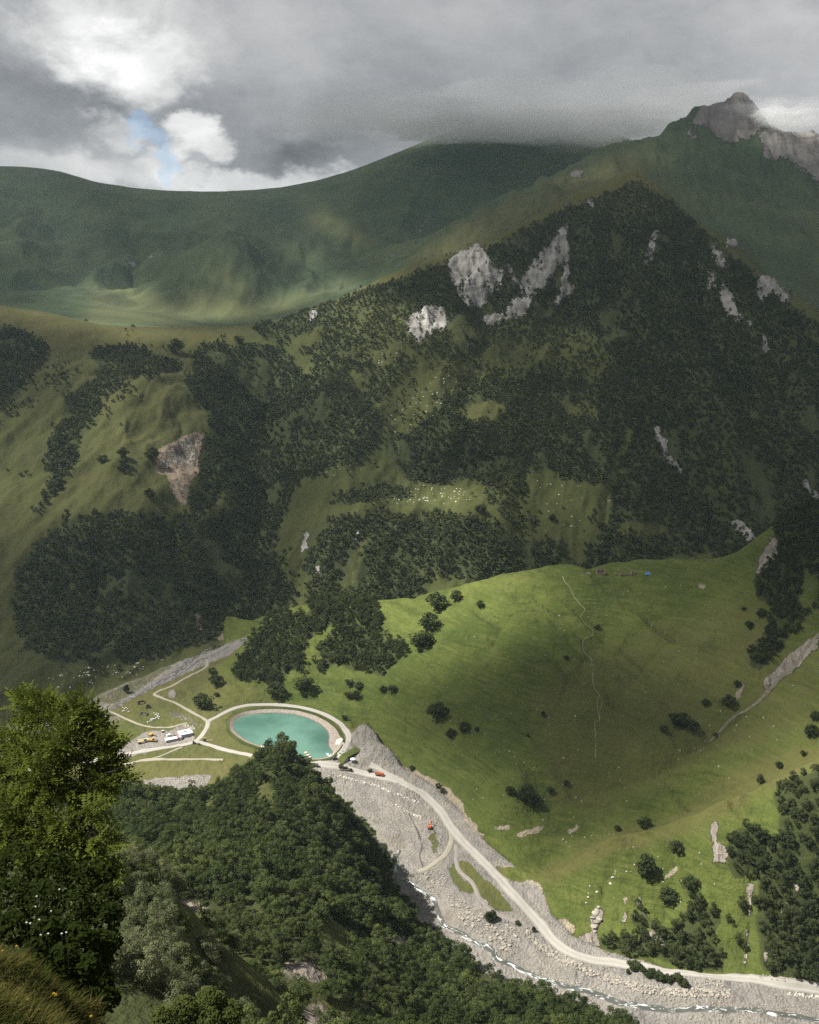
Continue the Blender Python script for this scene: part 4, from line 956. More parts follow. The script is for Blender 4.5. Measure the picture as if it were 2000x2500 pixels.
OPEN = np.where(edge < 1, 1 - (1 - OPEN) * np.clip(edge, 0, 1), OPEN)
cloud_m, ct, cout = new_mat('cloud')
tr = ct.n('ShaderNodeBsdfTransparent')
tl = ct.n('ShaderNodeBsdfTranslucent', Color=(0.125, 0.131, 0.14))
df = ct.n('ShaderNodeBsdfDiffuse', Color=(0.8, 0.81, 0.83))
body = ct.n('ShaderNodeMixShader', i0=0.45, i1=tl.outputs[0], i2=df.outputs[0])
cm = ct.n('ShaderNodeMixShader', i0=ct.attr('cover'), i1=tr.outputs[0], i2=body.outputs[0])
ct.put(cout.inputs[0], cm)
cover_s = 1 - np.sqrt(np.clip(OPEN, 0, 1))
bulge = 60 + 160 * np.clip(1 - OPEN, 0, 1) * (1 + .6 * fbm(CX / 420, CY / 420, 4, 95))
lump = 40 * fbm(CX / 260, CY / 260, 4, 96)
ny, nx = CX.shape
idx = np.arange(ny * nx).reshape(ny, nx)
qd = np.stack([idx[:-1, :-1], idx[:-1, 1:], idx[1:, 1:], idx[1:, :-1]], -1).reshape(-1, 4)
thick = bulge * np.clip(edge, 0.02, 1)
bot = np.stack([CX + (lump * .5 - thick * .1) * sdx, CY + (lump * .5 - thick * .1) * sdy, ZC + lump * .5 - thick * .1], -1).reshape(-1, 3)
rise = thick * 1.1
top = np.stack([CX + (rise + lump * .5 - thick * .1) * sdx, CY + (rise + lump * .5 - thick * .1) * sdy, ZC + lump * .5 - thick * .1 + rise], -1).reshape(-1, 3)
deck = mesh_from('cloud', np.concatenate([bot, top]), np.concatenate([qd[:, ::-1], qd + ny * nx]), cloud_m, True, None, {'cover': np.concatenate([cover_s.ravel()] * 2)})
stuff(deck, 'unseen grey cloud deck added over the valley, gaps shaped for sun patches')

# ------------------------------------------------------------------ haze: thin mountain air
def add_box(name, x0, x1, y0, y1, z0, z1, mat):
    v = [(x, y, z) for z in (z0, z1) for y in (y0, y1) for x in (x0, x1)]
    f = np.array([(0, 2, 3, 1), (4, 5, 7, 6), (0, 1, 5, 4), (2, 6, 7, 3), (0, 4, 6, 2), (1, 3, 7, 5)])
    return mesh_from(name, v, f, mat)
hm, ht, ho = new_mat('haze')
pv = ht.n('ShaderNodeVolumePrincipled', Color=(0.66, 0.86, 1.0))
pv.inputs['Density'].default_value = 2.4e-5
pv.inputs['Anisotropy'].default_value = 0.2
ht.put(ho.inputs['Volume'], pv)
hz = add_box('haze', -6600, 6600, -400, 9700, float(ZZ.min()) - 30, float(ZZ.max()) + 150, hm)
stuff(hz, 'thin bluish mountain haze filling the valley')

# ------------------------------------------------------------------ mist hanging on the ridge and the summit
def mist(name, px, py, Y, rx, ry, rz, dens_, seed, label):
    u_, t_ = ray(px, py); c_ = np.array([float(u_) * Y, Y, float(t_) * Y])
    nv, nh = 26, 40
    th, ph = np.meshgrid(np.linspace(0.02, math.pi - .02, nv), np.linspace(0, 2 * math.pi, nh, endpoint=False), indexing='ij')
    d = np.stack([np.sin(th) * np.cos(ph), np.sin(th) * np.sin(ph), np.cos(th)], -1)
    k = 1 + .46 * fbm(d[..., 0] * 2.6 + d[..., 1] * .8, d[..., 2] * 1.8 + d[..., 1] * 1.3, 4, seed)
    v = c_ + d * k[..., None] * np.array([rx, ry, rz])
    ix = np.arange(nv * nh).reshape(nv, nh)
    f = np.stack([ix[:-1], ix[1:], np.roll(ix[1:], -1, 1), np.roll(ix[:-1], -1, 1)], -1).reshape(-1, 4)
    f = [tuple(q) for q in f] + [tuple(ix[0]), tuple(ix[-1][::-1])]
    m, t, o = new_mat(name)
    pv_ = t.n('ShaderNodeVolumePrincipled', Color=(0.97, 0.98, 1.0)); pv_.inputs['Density'].default_value = dens_; pv_.inputs['Anisotropy'].default_value = -.2
    t.put(o.inputs['Volume'], pv_)
    return stuff(mesh_from(name, v.reshape(-1, 3), f, m, True), label)
mist('mist', 1275, 296, 4700, 700, 300, 84, .0065, 5, 'dense grey mist hiding the top of the far ridge')
mist('mist', 1330, 275, 4740, 1050, 360, 150, .0020, 23, 'thin grey mist spreading round the dense mist on the far ridge')
mist('mist', 1925, 290, 4120, 160, 90, 38, .009, 9, 'white mist drifting past the rocky summit')
mist('mist', 1930, 285, 4130, 260, 110, 70, .0022, 31, 'thin veil of mist beside the rocky summit')

# ------------------------------------------------------------------ foliage
def leaf_material(name, dark, light, trans=0.25, tip=None, stand=0.02):
    m, t, out = new_mat(name)
    oi = m.node_tree.nodes.new('ShaderNodeObjectInfo')
    p = t.objco()
    f = t.math('ADD', t.math('MULTIPLY', oi.outputs['Random'], 0.65), t.math('MULTIPLY', t.attr('tone'), 0.35))
    c = t.mix(f, dark, light)
    w_ = t.pos()       # stands of different kinds of tree
    c = t.mix(t.range(t.noise(w_, stand, 4, .6), .40, .62, 0, .75), c, t.mix(f, (dark[0] * .78, dark[1] * .80, dark[2] * .85), (dark[0] * 1.25, dark[1] * 1.3, dark[2] * 1.3)))
    c = t.mix(t.range(t.noise(w_, stand * 1.9, 3, .6), .52, .68, 0, .6), c, t.mix(f, (light[0] * .8, light[1] * .75, light[2] * .6), (light[0] * 1.35, light[1] * 1.3, light[2] * 1.1)))
    if tip: c = t.mix(t.range(t.attr('tone'), 0.8, 1.0, 0, 0.8), c, tip)
    d = t.n('ShaderNodeBsdfDiffuse', Color=c)
    tl_ = t.n('ShaderNodeBsdfTranslucent', Color=t.mix(0.5, c, (0.10, 0.125, 0.035)))
    mx = t.n('ShaderNodeMixShader', i0=trans, i1=d.outputs[0], i2=tl_.outputs[0])
    t.put(out.inputs[0], mx)
    return m
M_LEAF = leaf_material('birch_leaves', (0.032, 0.047, 0.017), (0.100, 0.122, 0.044))
M_LEAF_FAR = leaf_material('mountain_wood_leaves', (0.042, 0.054, 0.025), (0.098, 0.112, 0.052), 0.15, None, 0.009)
M_LEAF_PALE = leaf_material('pale_leaves', (0.080, 0.096, 0.046), (0.160, 0.172, 0.092))
M_LEAF_DARK = leaf_material('dark_leaves', (0.034, 0.046, 0.019), (0.070, 0.083, 0.034), 0.18)
M_BARK = simple_mat('bark', (0.16, 0.14, 0.115), 0.9, 0.4, 3.0)
M_BARK_DARK = simple_mat('dark_bark', (0.045, 0.036, 0.028), 0.9, 0.4, 8.0)

def crown_mesh(rng, Ht, rx, n_cl, n_leaf, leaf, base=0.22, shape='round'):
    """leaf-sized faces gathered in clumps through the volume of a crown"""
    cs = []
    while len(cs) < n_cl:
        d = rng.normal(size=3); d /= np.linalg.norm(d)
        r = rng.uniform(0.35, 1.0) ** 0.6
        q = d * r
        zz = (q[2] * .5 + .5)
        if shape == 'cone': w = (1 - zz) * 1.05 + 0.12
        elif shape == 'tall': w = math.sin(math.pi * min(1, max(0, zz * .8 + .16))) ** .7
        else: w = 1.0
        cs.append((q[0] * rx * w, q[1] * rx * w, Ht * (base + (1 - base) * (0.08 + .84 * zz))))
    cs = np.array(cs)
    crad = rx * rng.uniform(0.30, 0.52, n_cl)
    ci = np.repeat(np.arange(n_cl), n_leaf)
    d = rng.normal(size=(len(ci), 3)); d[:, 2] += 0.45
    d /= np.linalg.norm(d, axis=1)[:, None]
    c = cs[ci] + d * (crad[ci] * rng.uniform(0.72, 1.0, len(ci)))[:, None] * np.array([1, 1, .8])
    n = d + rng.normal(size=d.shape) * 0.26; n /= np.linalg.norm(n, axis=1)[:, None]
    a = np.cross(n, rng.normal(size=d.shape)); a /= np.linalg.norm(a, axis=1)[:, None]
    b = np.cross(n, a)
    s = leaf * rng.uniform(0.6, 1.25, len(ci))
    v = np.stack([c - a * s[:, None], c - b * s[:, None] * .62, c + a * s[:, None], c + b * s[:, None] * .62], 1).reshape(-1, 3)
    v[:, 2] = np.maximum(v[:, 2], 0.02)
    f = np.arange(len(v)).reshape(-1, 4)
    tone = np.repeat(np.clip(rng.uniform(0, 1, n_cl)[ci] * .6 + rng.uniform(0, .4, len(ci)), 0, 1), 4)
    return v, f, tone
def trunk_mesh(rng, Ht, r0, sides=5, limbs=4, rx=2.0):
    vs, fs = [], []
    def tube(p0, p1, r0, r1, bend=0.0):
        p0, p1 = np.array(p0, float), np.array(p1, float)
        ax = (p1 - p0) / np.linalg.norm(p1 - p0)
        e = np.cross(ax, (0.3, 0.9, .1)); e /= np.linalg.norm(e); g = np.cross(ax, e)
        base_ = len(vs)
        for k in range(4):
            f_ = k / 3
            c = p0 + (p1 - p0) * f_ + np.array([bend, bend * .5, 0]) * math.sin(math.pi * f_)
            r = r0 + (r1 - r0) * f_
            for j in range(sides):
                an = 2 * math.pi * j / sides
                vs.append(c + (e * math.cos(an) + g * math.sin(an)) * r)
        for k in range(3):
            for j in range(sides):
                fs.append((base_ + k * sides + j, base_ + k * sides + (j + 1) % sides, base_ + (k + 1) * sides + (j + 1) % sides, base_ + (k + 1) * sides + j))
    tube((0, 0, -0.5), (rng.normal() * .2, rng.normal() * .2, Ht * .85), r0, r0 * .25, rng.normal() * .2)
    for i in range(limbs):
        an = i * 2.4 + rng.uniform(0, 1); h = Ht * rng.uniform(.25, .6)
        tube((0, 0, h), (math.cos(an) * rx * .75, math.sin(an) * rx * .75, h + Ht * rng.uniform(.1, .28)), r0 * .45, r0 * .1)
    return np.array(vs), np.array(fs)

def proto(name, seed, Ht, rx, n_cl, n_leaf, leaf, leafmat, barkmat, shape='round', base=.22, joined=True, limbs=4):
    rng = np.random.default_rng(seed)
    v, f, tone = crown_mesh(rng, Ht, rx, n_cl, n_leaf, leaf, base, shape)
    tv, tf = trunk_mesh(rng, Ht, Ht * .02, 5, limbs, rx)
    if not joined:
        a = mesh_from('crown', v, f, leafmat, False, None, {'tone': tone}, link=False)
        b = mesh_from('trunk', tv, tf, barkmat, True, None, None, link=False)
        return a.data, b.data
    o = mesh_from(name, np.concatenate([v, tv]), np.concatenate([f, tf + len(v)]), leafmat, False, None, {'tone': np.concatenate([tone, np.zeros(len(tv))])}, link=False)
    o.data.materials.append(barkmat)
    mi = np.zeros(len(o.data.polygons), np.int32); mi[len(f):] = 1
    o.data.polygons.foreach_set('material_index', mi)
    return o

FAR = [proto('far_tree', 100 + i, 8.5, 3.0 + .3 * (i % 3), 7, 26, 0.80, M_LEAF_FAR, M_BARK, ('round', 'tall', 'cone')[i % 3], .1, True, 1) for i in range(5)]
MIDT = [proto('mid_tree', 200 + i, 10.0, 3.3 + .25 * (i % 3), 15, 80, 0.33, M_LEAF, M_BARK, ('round', 'tall', 'round')[i % 3], .14, True, 3) for i in range(6)]
DARKT = [proto('dark_tree', 250 + i, 10.0, 3.4 + .25 * (i % 3), 15, 72, 0.35, M_LEAF_DARK, M_BARK, ('round', 'tall', 'round')[i % 3], .10, True, 3) for i in range(4)]
NEAR = [proto('birch_tree', 300 + i, 6.0, 2.0 + .2 * (i % 3), 20, 170, 0.105, M_LEAF_PALE, M_BARK, ('round', 'tall')[i % 2], .12, False) for i in range(5)]
NEARB = [proto('birch_tree', 320 + i, 9.0, 2.9 + .2 * (i % 3), 17, 120, 0.23, M_LEAF, M_BARK, ('round', 'tall')[i % 2], .14, False) for i in range(4)]
BUSH = [proto('bush', 400 + i, 7.0, 3.2, 30, 34, 0.42, M_LEAF_DARK, M_BARK_DARK, ('round', 'tall', 'cone')[i % 3], .05, False) for i in range(3)]

def scatter_gn(name, pts, rot, scl, idx, protos, label):
    me = bpy.data.meshes.new(name)
    me.vertices.add(len(pts)); me.vertices.foreach_set('co', np.asarray(pts, np.float32).ravel())
    for nm, arr, ty in (('rot', rot, 'FLOAT_VECTOR'), ('scl', scl, 'FLOAT_VECTOR')):
        a = me.attributes.new(nm, ty, 'POINT'); a.data.foreach_set('vector', np.asarray(arr, np.float32).ravel())
    a = me.attributes.new('pick', 'INT', 'POINT'); a.data.foreach_set('value', np.asarray(idx, np.int32))
    o = bpy.data.objects.new(name, me); COL.objects.link(o)
    g = bpy.data.node_groups.new(name + '_scatter', 'GeometryNodeTree')
    g.interface.new_socket('Geometry', in_out='INPUT', socket_type='NodeSocketGeometry')
    g.interface.new_socket('Geometry', in_out='OUTPUT', socket_type='NodeSocketGeometry')
    gi, go = g.nodes.new('NodeGroupInput'), g.nodes.new('NodeGroupOutput')
    iop = g.nodes.new('GeometryNodeInstanceOnPoints')
    j = g.nodes.new('GeometryNodeJoinGeometry')
    for pr in reversed(protos):
        oi = g.nodes.new('GeometryNodeObjectInfo'); oi.inputs[0].default_value = pr; oi.inputs['As Instance'].default_value = False
        ti = g.nodes.new('GeometryNodeGeometryToInstance')
        g.links.new(oi.outputs['Geometry'], ti.inputs[0]); g.links.new(ti.outputs[0], j.inputs[0])
    def named(n, ty):
        nd = g.nodes.new('GeometryNodeInputNamedAttribute'); nd.data_type = ty; nd.inputs[0].default_value = n
        return nd.outputs[0]
    g.links.new(gi.outputs[0], iop.inputs['Points'])
    g.links.new(j.outputs[0], iop.inputs['Instance'])
    iop.inputs['Pick Instance'].default_value = True
    g.links.new(named('pick', 'INT'), iop.inputs['Instance Index'])
    er = g.nodes.new('FunctionNodeEulerToRotation')
    g.links.new(named('rot', 'FLOAT_VECTOR'), er.inputs[0])
    g.links.new(er.outputs[0], iop.inputs['Rotation'])
    g.links.new(named('scl', 'FLOAT_VECTOR'), iop.inputs['Scale'])
    g.links.new(iop.outputs[0], go.inputs[0])
    md = o.modifiers.new('scatter', 'NODES'); md.node_group = g
    return stuff(o, label)

def lookup(arr, x, y, order=1):
    fu = np.interp(x / y, U, np.arange(len(U))); fl = np.interp(np.log(y), L, np.arange(len(L)))
    if order == 0:
        return arr[np.rint(fl).astype(int), np.rint(fu).astype(int)]
    iu, il = np.minimum(fu.astype(int), len(U) - 2), np.minimum(fl.astype(int), len(L) - 2)
    a, b = fu - iu, fl - il
    return (arr[il, iu] * (1 - a) + arr[il, iu + 1] * a) * (1 - b) + (arr[il + 1, iu] * (1 - a) + arr[il + 1, iu + 1] * a) * b
TMAX = np.maximum.accumulate(ZZ / YY, axis=0)
def candidates(cls, y0, y1, sp, hgt, px0=-160, px1=2160):
    """jittered grid over the plan of one landform; keeps what can be seen"""
    x0, x1 = (px0 - 1000) / FPX * y1 * 1.0, (px1 - 1000) / FPX * y1 * 1.0
    gx, gy = np.meshgrid(np.arange(x0, x1, sp), np.arange(y0, y1, sp * .9))
    gx = gx + ((np.arange(gx.shape[0]) % 2) * sp * .5)[:, None]
    x = (gx + RNG.uniform(-.36, .36, gx.shape) * sp).ravel(); y = (gy + RNG.uniform(-.36, .36, gx.shape) * sp).ravel()
    m = (np.abs(x / y) < .62) & (y > y0)
    x, y = x[m], y[m]
    c = lookup(CLS, x, y, 0)
    m = c == cls; x, y = x[m], y[m]
    z = H(x, y)
    tm = lookup(TMAX, x, y * .9995)
    m = (z + hgt * 1.4) / y > tm - 0.0006
    x, y, z = x[m], y[m], z[m]
    px, py = proj(x, y, z)
    m = (px > px0) & (px < px1) & (py < 2640)
    return x[m], y[m], z[m], px[m], py[m]
def forest_at(cls, x, y, px, py, amp=7, s=26):
    dx, dy = amp * fbm(x / s, y / s, 3, 331), amp * fbm(x / s, y / s, 3, 381)
    kk = .6 if cls == 0 else 1
    v = sample(FOREST[cls], np.clip(px + dx * kk, -490, 2490), np.clip(py + dy * kk, -190, 2790))
    clear = lookup(np.maximum(A_rock, A_bare), x, y)
    return v * np.where(clear < .45, 1.0, np.where(clear < .8, .30, .06) if cls == 3 else 0.0)
def inst_arrays(n, smin, smax, k):
    r = np.zeros((n, 3)); r[:, 2] = RNG.uniform(0, 6.283, n); r[:, 0] = RNG.normal(0, .05, n); r[:, 1] = RNG.normal(0, .05, n)
    s = RNG.uniform(smin, smax, n); sc = np.stack([s * RNG.uniform(.85, 1.2, n), s * RNG.uniform(.85, 1.2, n), s * RNG.uniform(.8, 1.25, n)], 1)
    return r, sc, RNG.integers(0, k, n)

# mountain wood
x, y, z, px, py = candidates(3, 950, 2750, 6.2, 8)
p = forest_at(3, x, y, px, py)
# scattered bushes where the wood thins out
thin = np.clip(fbm(x / 70, y / 70, 3, 555) * .9 - .32, 0, 1) * .22 * (lookup(np.maximum(A_rock, A_bare), x, y) < .4)
p = p * np.clip((fbm(x / 60, y / 95, 4, 611) + .66) * 3.2, .10, 1)
keep_ = RNG.uniform(0, 1, len(x)) < np.maximum(p, thin)
x, y, z = x[keep_], y[keep_], z[keep_]
r_, s_, i_ = inst_arrays(len(x), .55, 1.3, len(FAR))
s_[:] *= (0.75 + 0.25 * np.clip(lookup(A_for, x, y), 0, 1))[:, None]
# shorter towards the tree line
s_ *= np.clip(1.1 - (z + 50) / 700, .45, 1.0)[:, None]
scatter_gn('mountain_forest', np.stack([x, y, z - .3], 1), r_, s_, i_, FAR, 'dark mixed wood covering the mountain behind the valley')
print('mountain trees', len(x))

# meadow hill woods
x, y, z, px, py = candidates(2, 560, 1130, 5.6, 10)
p = forest_at(2, x, y, px, py, 4, 14)
keep_ = RNG.uniform(0, 1, len(x)) < p
x, y, z, px = x[keep_], y[keep_], z[keep_], px[keep_]
r_, s_, i_ = inst_arrays(len(x), .62, 1.05, len(DARKT))
scatter_gn('hillside_wood', np.stack([x, y, z - .3], 1), r_, s_, i_, DARKT, 'dark broadleaf wood on the meadow hill and its crags')
print('hill trees', len(x))

# near slope: birch wood; the trees that show largest are each a thing of their own
xs, ys, zs, hs, near_small = [], [], [], [], []
for y0, y1, sp, hh, sm in ((420, 790, 7.3, 11.0, 0), (225, 420, 5.6, 8.2, 1), (112, 225, 3.6, 5.5, 2)):
    x, y, z, px, py = candidates(0, y0, y1, sp, hh)
    pf = forest_at(0, x, y, px, py, 7, 20)
    if sm > 0: pf = pf * np.where(px > 420, np.clip((fbm(x / 26, y / 34, 3, 733) + .42) * 3.5, .06, 1), 1)
    keep_ = RNG.uniform(0, 1, len(x)) < pf
    n = keep_.sum()
    xs.append(x[keep_]); ys.append(y[keep_]); zs.append(z[keep_]); near_small.append(np.full(n, sm))
    hs.append(hh * RNG.uniform(.6, 1.3, n))
xs, ys, zs, hs, nsm = map(np.concatenate, (xs, ys, zs, hs, near_small))
px, py = proj(xs, ys, zs)
infr = (px > -15) & (px < 2015) & (py < 2530) & (py > 1500)
score = np.where(infr, hs / ys, -1)
order = np.argsort(-score)
big = order[:300]; rest = order[300:]
print('near trees', len(xs), 'nearest shown', ys[big].min(), ys[big].max())
fmid = nsm[rest] < 3
rr = rest
r_, s_, i_ = inst_arrays(len(rr), .9, 1.1, len(MIDT))
s_ *= (hs[rr] / 10.0)[:, None]
scatter_gn('slope_wood', np.stack([xs[rr], ys[rr], zs[rr] - .3], 1), r_, s_, i_, MIDT, 'birch wood on the steep slope below the viewpoint')
def place_tree(name, protos, k, loc, s, rz, label, cat='tree', group=None, sz=None):
    t = empty(name, loc, rz)
    t.scale = (s, s, s * (sz or 1))
    tag(t, label, cat, group)
    cd, td = protos[k]
    for nm, d in (('crown', cd), ('trunk', td)):
        o = bpy.data.objects.new(nm, d); COL.objects.link(o); o.parent = t
    return t
for j in big:
    prs = NEAR if nsm[j] == 2 else NEARB
    h0 = 6.0 if nsm[j] == 2 else 9.0
    pale = nsm[j] == 2
    place_tree('birch_tree', prs, int(RNG.integers(0, len(prs))), (xs[j], ys[j], zs[j] - .2), hs[j] / h0, RNG.uniform(0, 6.28),
               'pale grey green birch in the thicket just below the viewpoint' if pale else 'green birch tree in the wood on the steep slope below',
               'tree', 'pale birches just below the viewpoint' if pale else 'birch trees on the steep slope', RNG.uniform(.85, 1.15))

# ------------------------------------------------------------------ pond: water, stony bank, grassed dike
water_m, t, out = new_mat('pond_water')
p = t.objco()
c = t.mix(t.range(t.noise(p, 0.018, 3, 0.5, 0.4), 0.35, 0.65), (0.050, 0.118, 0.092), (0.098, 0.196, 0.158))
b = t.n('ShaderNodeBsdfPrincipled', Base_Color=c, Roughness=0.12, IOR=1.33, Normal=t.bump(t.noise(p, 1.2, 3, 0.6), 0.12, 0.3))
t.put(out.inputs[0], b)
def ring(name, a, b_, mat, n=120, mids=2):
    """strip between two outlines, both resampled by arc and smoothed"""
    def res(o):
        o = np.vstack([o, o[:1]]); d = np.r_[0, np.cumsum(np.linalg.norm(np.diff(o[:, :2], axis=0), axis=1))]
        q = np.linspace(0, d[-1], n, endpoint=False)
        r = np.stack([np.interp(q, d, o[:, k]) for k in range(3)], 1)
        for _ in range(2): r = (np.roll(r, 1, 0) + 2 * r + np.roll(r, -1, 0)) / 4
        return r
    A, B = res(a), res(b_)
    rows = [A + (B - A) * k / mids for k in range(mids + 1)]
    v = np.concatenate(rows)
    f = [(k * n + i, k * n + (i + 1) % n, (k + 1) * n + (i + 1) % n, (k + 1) * n + i) for k in range(mids) for i in range(n)]
    return mesh_from(name, v, np.array(f), mat, True), A, B
def scaled(o, s, z):
    c_ = o[:, :2].mean(0)
    return np.column_stack([c_ + (o[:, :2] - c_) * s, np.full(len(o), z)])
gravel_m = simple_mat('bank_gravel', (0.27, 0.235, 0.205), 0.95, 0.35, 0.9, 0.1, 0, 0.6)
mud_m = simple_mat('shore_mud', (0.15, 0.115, 0.095), 0.8, 0.3, 0.6, 0.2, 0, 0.4)
dike_m = ground_material('dike_grass', (0.04, 0.055, 0.015), (0.075, 0.085, 0.026))
o, _, _ = ring('pond_shore', scaled(W_w, 0.97, Z_WATER - .5), scaled(W_w, 1.028, Z_WATER + .35), mud_m)
structure(o, 'dark muddy waterline round the turquoise pond')
o, A, B = ring('pond_bank', scaled(W_w, 1.022, Z_WATER + .25), W_r, gravel_m, mids=4); structure(o, 'sloping stony bank round the turquoise pond')
o, A, B = ring('pond_dike', W_r + np.array([0, 0, .02]), W_d + np.array([0, 0, .05]), dike_m); structure(o, 'narrow grassed dike round the pond')
o, _, _ = ring('dike_slope', W_d + np.array([0, 0, .05]), scaled(W_d, 1.05, Z_RIM - 3.4), dike_m, mids=3); structure(o, 'outer grass slope of the pond dike')
n = 140
ow = np.vstack([W_w, W_w[:1]]); dd = np.r_[0, np.cumsum(np.linalg.norm(np.diff(ow[:, :2], axis=0), axis=1))]
q = np.linspace(0, dd[-1], n, endpoint=False)
ow = np.stack([np.interp(q, dd, ow[:, k]) for k in range(3)], 1)
ow = scaled(ow, 1.01, Z_WATER)
pond = mesh_from('pond_water', np.vstack([ow, [[*ow[:, :2].mean(0), Z_WATER]]]), np.array([(i, (i + 1) % n, n) for i in range(n)]), water_m)
structure(pond, 'turquoise glacial pond water')

# ------------------------------------------------------------------ roads, tracks and rivers: ribbons laid on the ground
def spline(pts, step):
    P = np.array(pts, float)
    P = np.vstack([2 * P[0] - P[1], P, 2 * P[-1] - P[-2]])
    out_ = []
    for i in range(1, len(P) - 2):
        n_ = max(1, int(np.linalg.norm(P[i + 1, :2] - P[i, :2]) / step))
        for k in range(n_):
            f = k / n_
            a, b_, c_, d = P[i - 1], P[i], P[i + 1], P[i + 2]
            out_.append(.5 * (2 * b_ + (c_ - a) * f + (2 * a - 5 * b_ + 4 * c_ - d) * f * f + (3 * b_ - a - 3 * c_ + d) * f ** 3))
    out_.append(P[-2])
    return np.array(out_)
def ribbon(name, pix, width, mat, lift=0.3, across=6, step=2.0, ymin=540, rag=0.0, label=None):
    g_ = [ground(px_, py_, ymin) for px_, py_ in pix]
    w = np.interp(np.arange(len(pix)), np.linspace(0, len(pix) - 1, len(width)), width) if hasattr(width, '__len__') else np.full(len(pix), width)
    S_ = spline([(v[0], v[1], w_) for v, w_ in zip(g_, w)], step)
    tan = np.gradient(S_[:, :2], axis=0); tan /= np.linalg.norm(tan, axis=1)[:, None] + 1e-9
    nor = np.stack([-tan[:, 1], tan[:, 0]], 1)
    k = np.linspace(-.5, .5, across + 1)
    ww = S_[:, 2]
    wl = ww * (1 + rag * fbm(np.arange(len(S_)) * .13, np.full(len(S_), 3.3), 3, 901)); wr = ww * (1 + rag * fbm(np.arange(len(S_)) * .13, np.full(len(S_), 9.3), 3, 905))
    off = np.where(k[None, :] < 0, wl[:, None], wr[:, None]) * k[None, :]
    V = S_[:, None, :2] + nor[:, None, :] * off[:, :, None]
    z = H(V[..., 0], V[..., 1])
    zz = z.copy()
    for _ in range(3):
        zz[1:-1] = (zz[:-2] + zz[1:-1] * 2 + zz[2:]) / 4
    z = np.maximum(z, zz) + lift
    z[:, 0] -= lift * .9; z[:, -1] -= lift * .9
    V = np.concatenate([V, z[..., None]], -1).reshape(-1, 3)
    m_ = across + 1
    f = np.array([(i * m_ + j, i * m_ + j + 1, (i + 1) * m_ + j + 1, (i + 1) * m_ + j) for i in range(len(S_) - 1) for j in range(across)])
    o_ = mesh_from(name, V, f, mat, True, None, {'side': np.tile(k, len(S_)), 'along': np.repeat(np.arange(len(S_)) * step, m_)})
    structure(o_, label)
    return o_
def road_mat(name, base, edge_c):
    m, t, out = new_mat(name)
    p = t.objco()
    s = t.math('ABSOLUTE', t.attr('side'))
    wob_ = t.math('MULTIPLY', t.math('SUBTRACT', t.noise(p, 0.35, 4, 0.6), 0.5), 0.28)
    track = t.range(t.math('ABSOLUTE', t.math('SUBTRACT', t.math('ADD', s, t.math('MULTIPLY', wob_, .4)), 0.22)), 0.0, 0.12, 1.0, 0.0)
    c = t.mix(t.noise(p, 0.7, 5, 0.65), tuple(x * .78 for x in base), tuple(min(.8, x * 1.08) for x in base))
    c = t.mix(t.math('MULTIPLY', track, 0.55), c, tuple(min(.8, x * 1.22) for x in base))
    c = t.mix(t.range(t.math('ADD', s, wob_), 0.34, 0.48), c, edge_c)
    c = t.mix(t.range(t.noise(p, 2.5, 3, 0.6), 0.58, 0.75, 0, .4), c, tuple(x * .5 for x in edge_c))
    b = t.n('ShaderNodeBsdfPrincipled', Base_Color=c, Roughness=0.95, Normal=t.bump(t.noise(p, 1.2, 4, .7), .4, .4))
    b.inputs['Specular IOR Level'].default_value = .1
    t.put(out.inputs[0], b)
    return m
M_ROAD = road_mat('dirt_road', (0.335, 0.318, 0.288), (0.23, 0.215, 0.196))
M_TRACK = road_mat('track_dirt', (0.29, 0.265, 0.22), (0.17, 0.165, 0.11))
main = [(745, 1861), (776, 1865), (827, 1871), (862, 1881), (897, 1890), (932, 1897), (967, 1904), (1001, 1921), (1036, 1941), (1059, 1962), (1080, 1985), (1099, 2016), (1122, 2044), (1145, 2069), (1192, 2116), (1243, 2171), (1289, 2222), (1326, 2264), (1359, 2303), (1396, 2327), (1442, 2342), (1500, 2350), (1584, 2363), (1665, 2374), (1746, 2384), (1828, 2390), (1909, 2403), (2000, 2417), (2200, 2447)]
ribbon('dirt_road', main, [10, 9, 8, 8, 8.5, 8.5, 8.5, 8, 7.5, 7, 7], M_ROAD, .35, 8, 2.0, 540, .12, 'pale dirt road running down the valley floor')
ribbon('dirt_road', [(904, 1868), (923, 1876), (938, 1885), (955, 1895), (985, 1908)], [5, 6, 6], M_ROAD, .30, 6, 2, 540, .15, 'short dirt spur from the spoil heap to the valley road')
ribbon('dirt_road', [(508, 1762), (520, 1755), (534, 1748), (552, 1738), (571, 1730), (592, 1724.5), (617, 1721), (664, 1720.5), (710, 1724), (747, 1730), (772, 1737), (796, 1746), (821, 1760), (836, 1772), (846, 1785), (851, 1800), (848, 1815), (838, 1831), (826, 1843), (808, 1854), (780, 1859), (747, 1861), (715, 1856)], [4, 4.5, 4.5, 5, 5, 5, 6, 8, 8], M_ROAD, .32, 6, 2, 600, .12, 'gravel ring road round the pond')
ribbon('dirt_road', [(508, 1762), (506, 1775), (497, 1790), (484, 1805), (469, 1813), (430, 1821), (385, 1828), (316, 1840), (246, 1853), (200, 1860), (100, 1875), (-60, 1895)], [4.5, 4.5, 5, 6, 6, 6], M_ROAD, .34, 6, 2, 600, .12, 'pale dirt road past the white site offices')
ribbon('dirt_road', [(478, 1810), (500, 1816), (525, 1823), (571, 1835), (600, 1841), (616, 1845)], [5, 4.5, 4], M_ROAD, .33, 6, 2, 600, .1, 'dirt road along the foot of the pond dike')
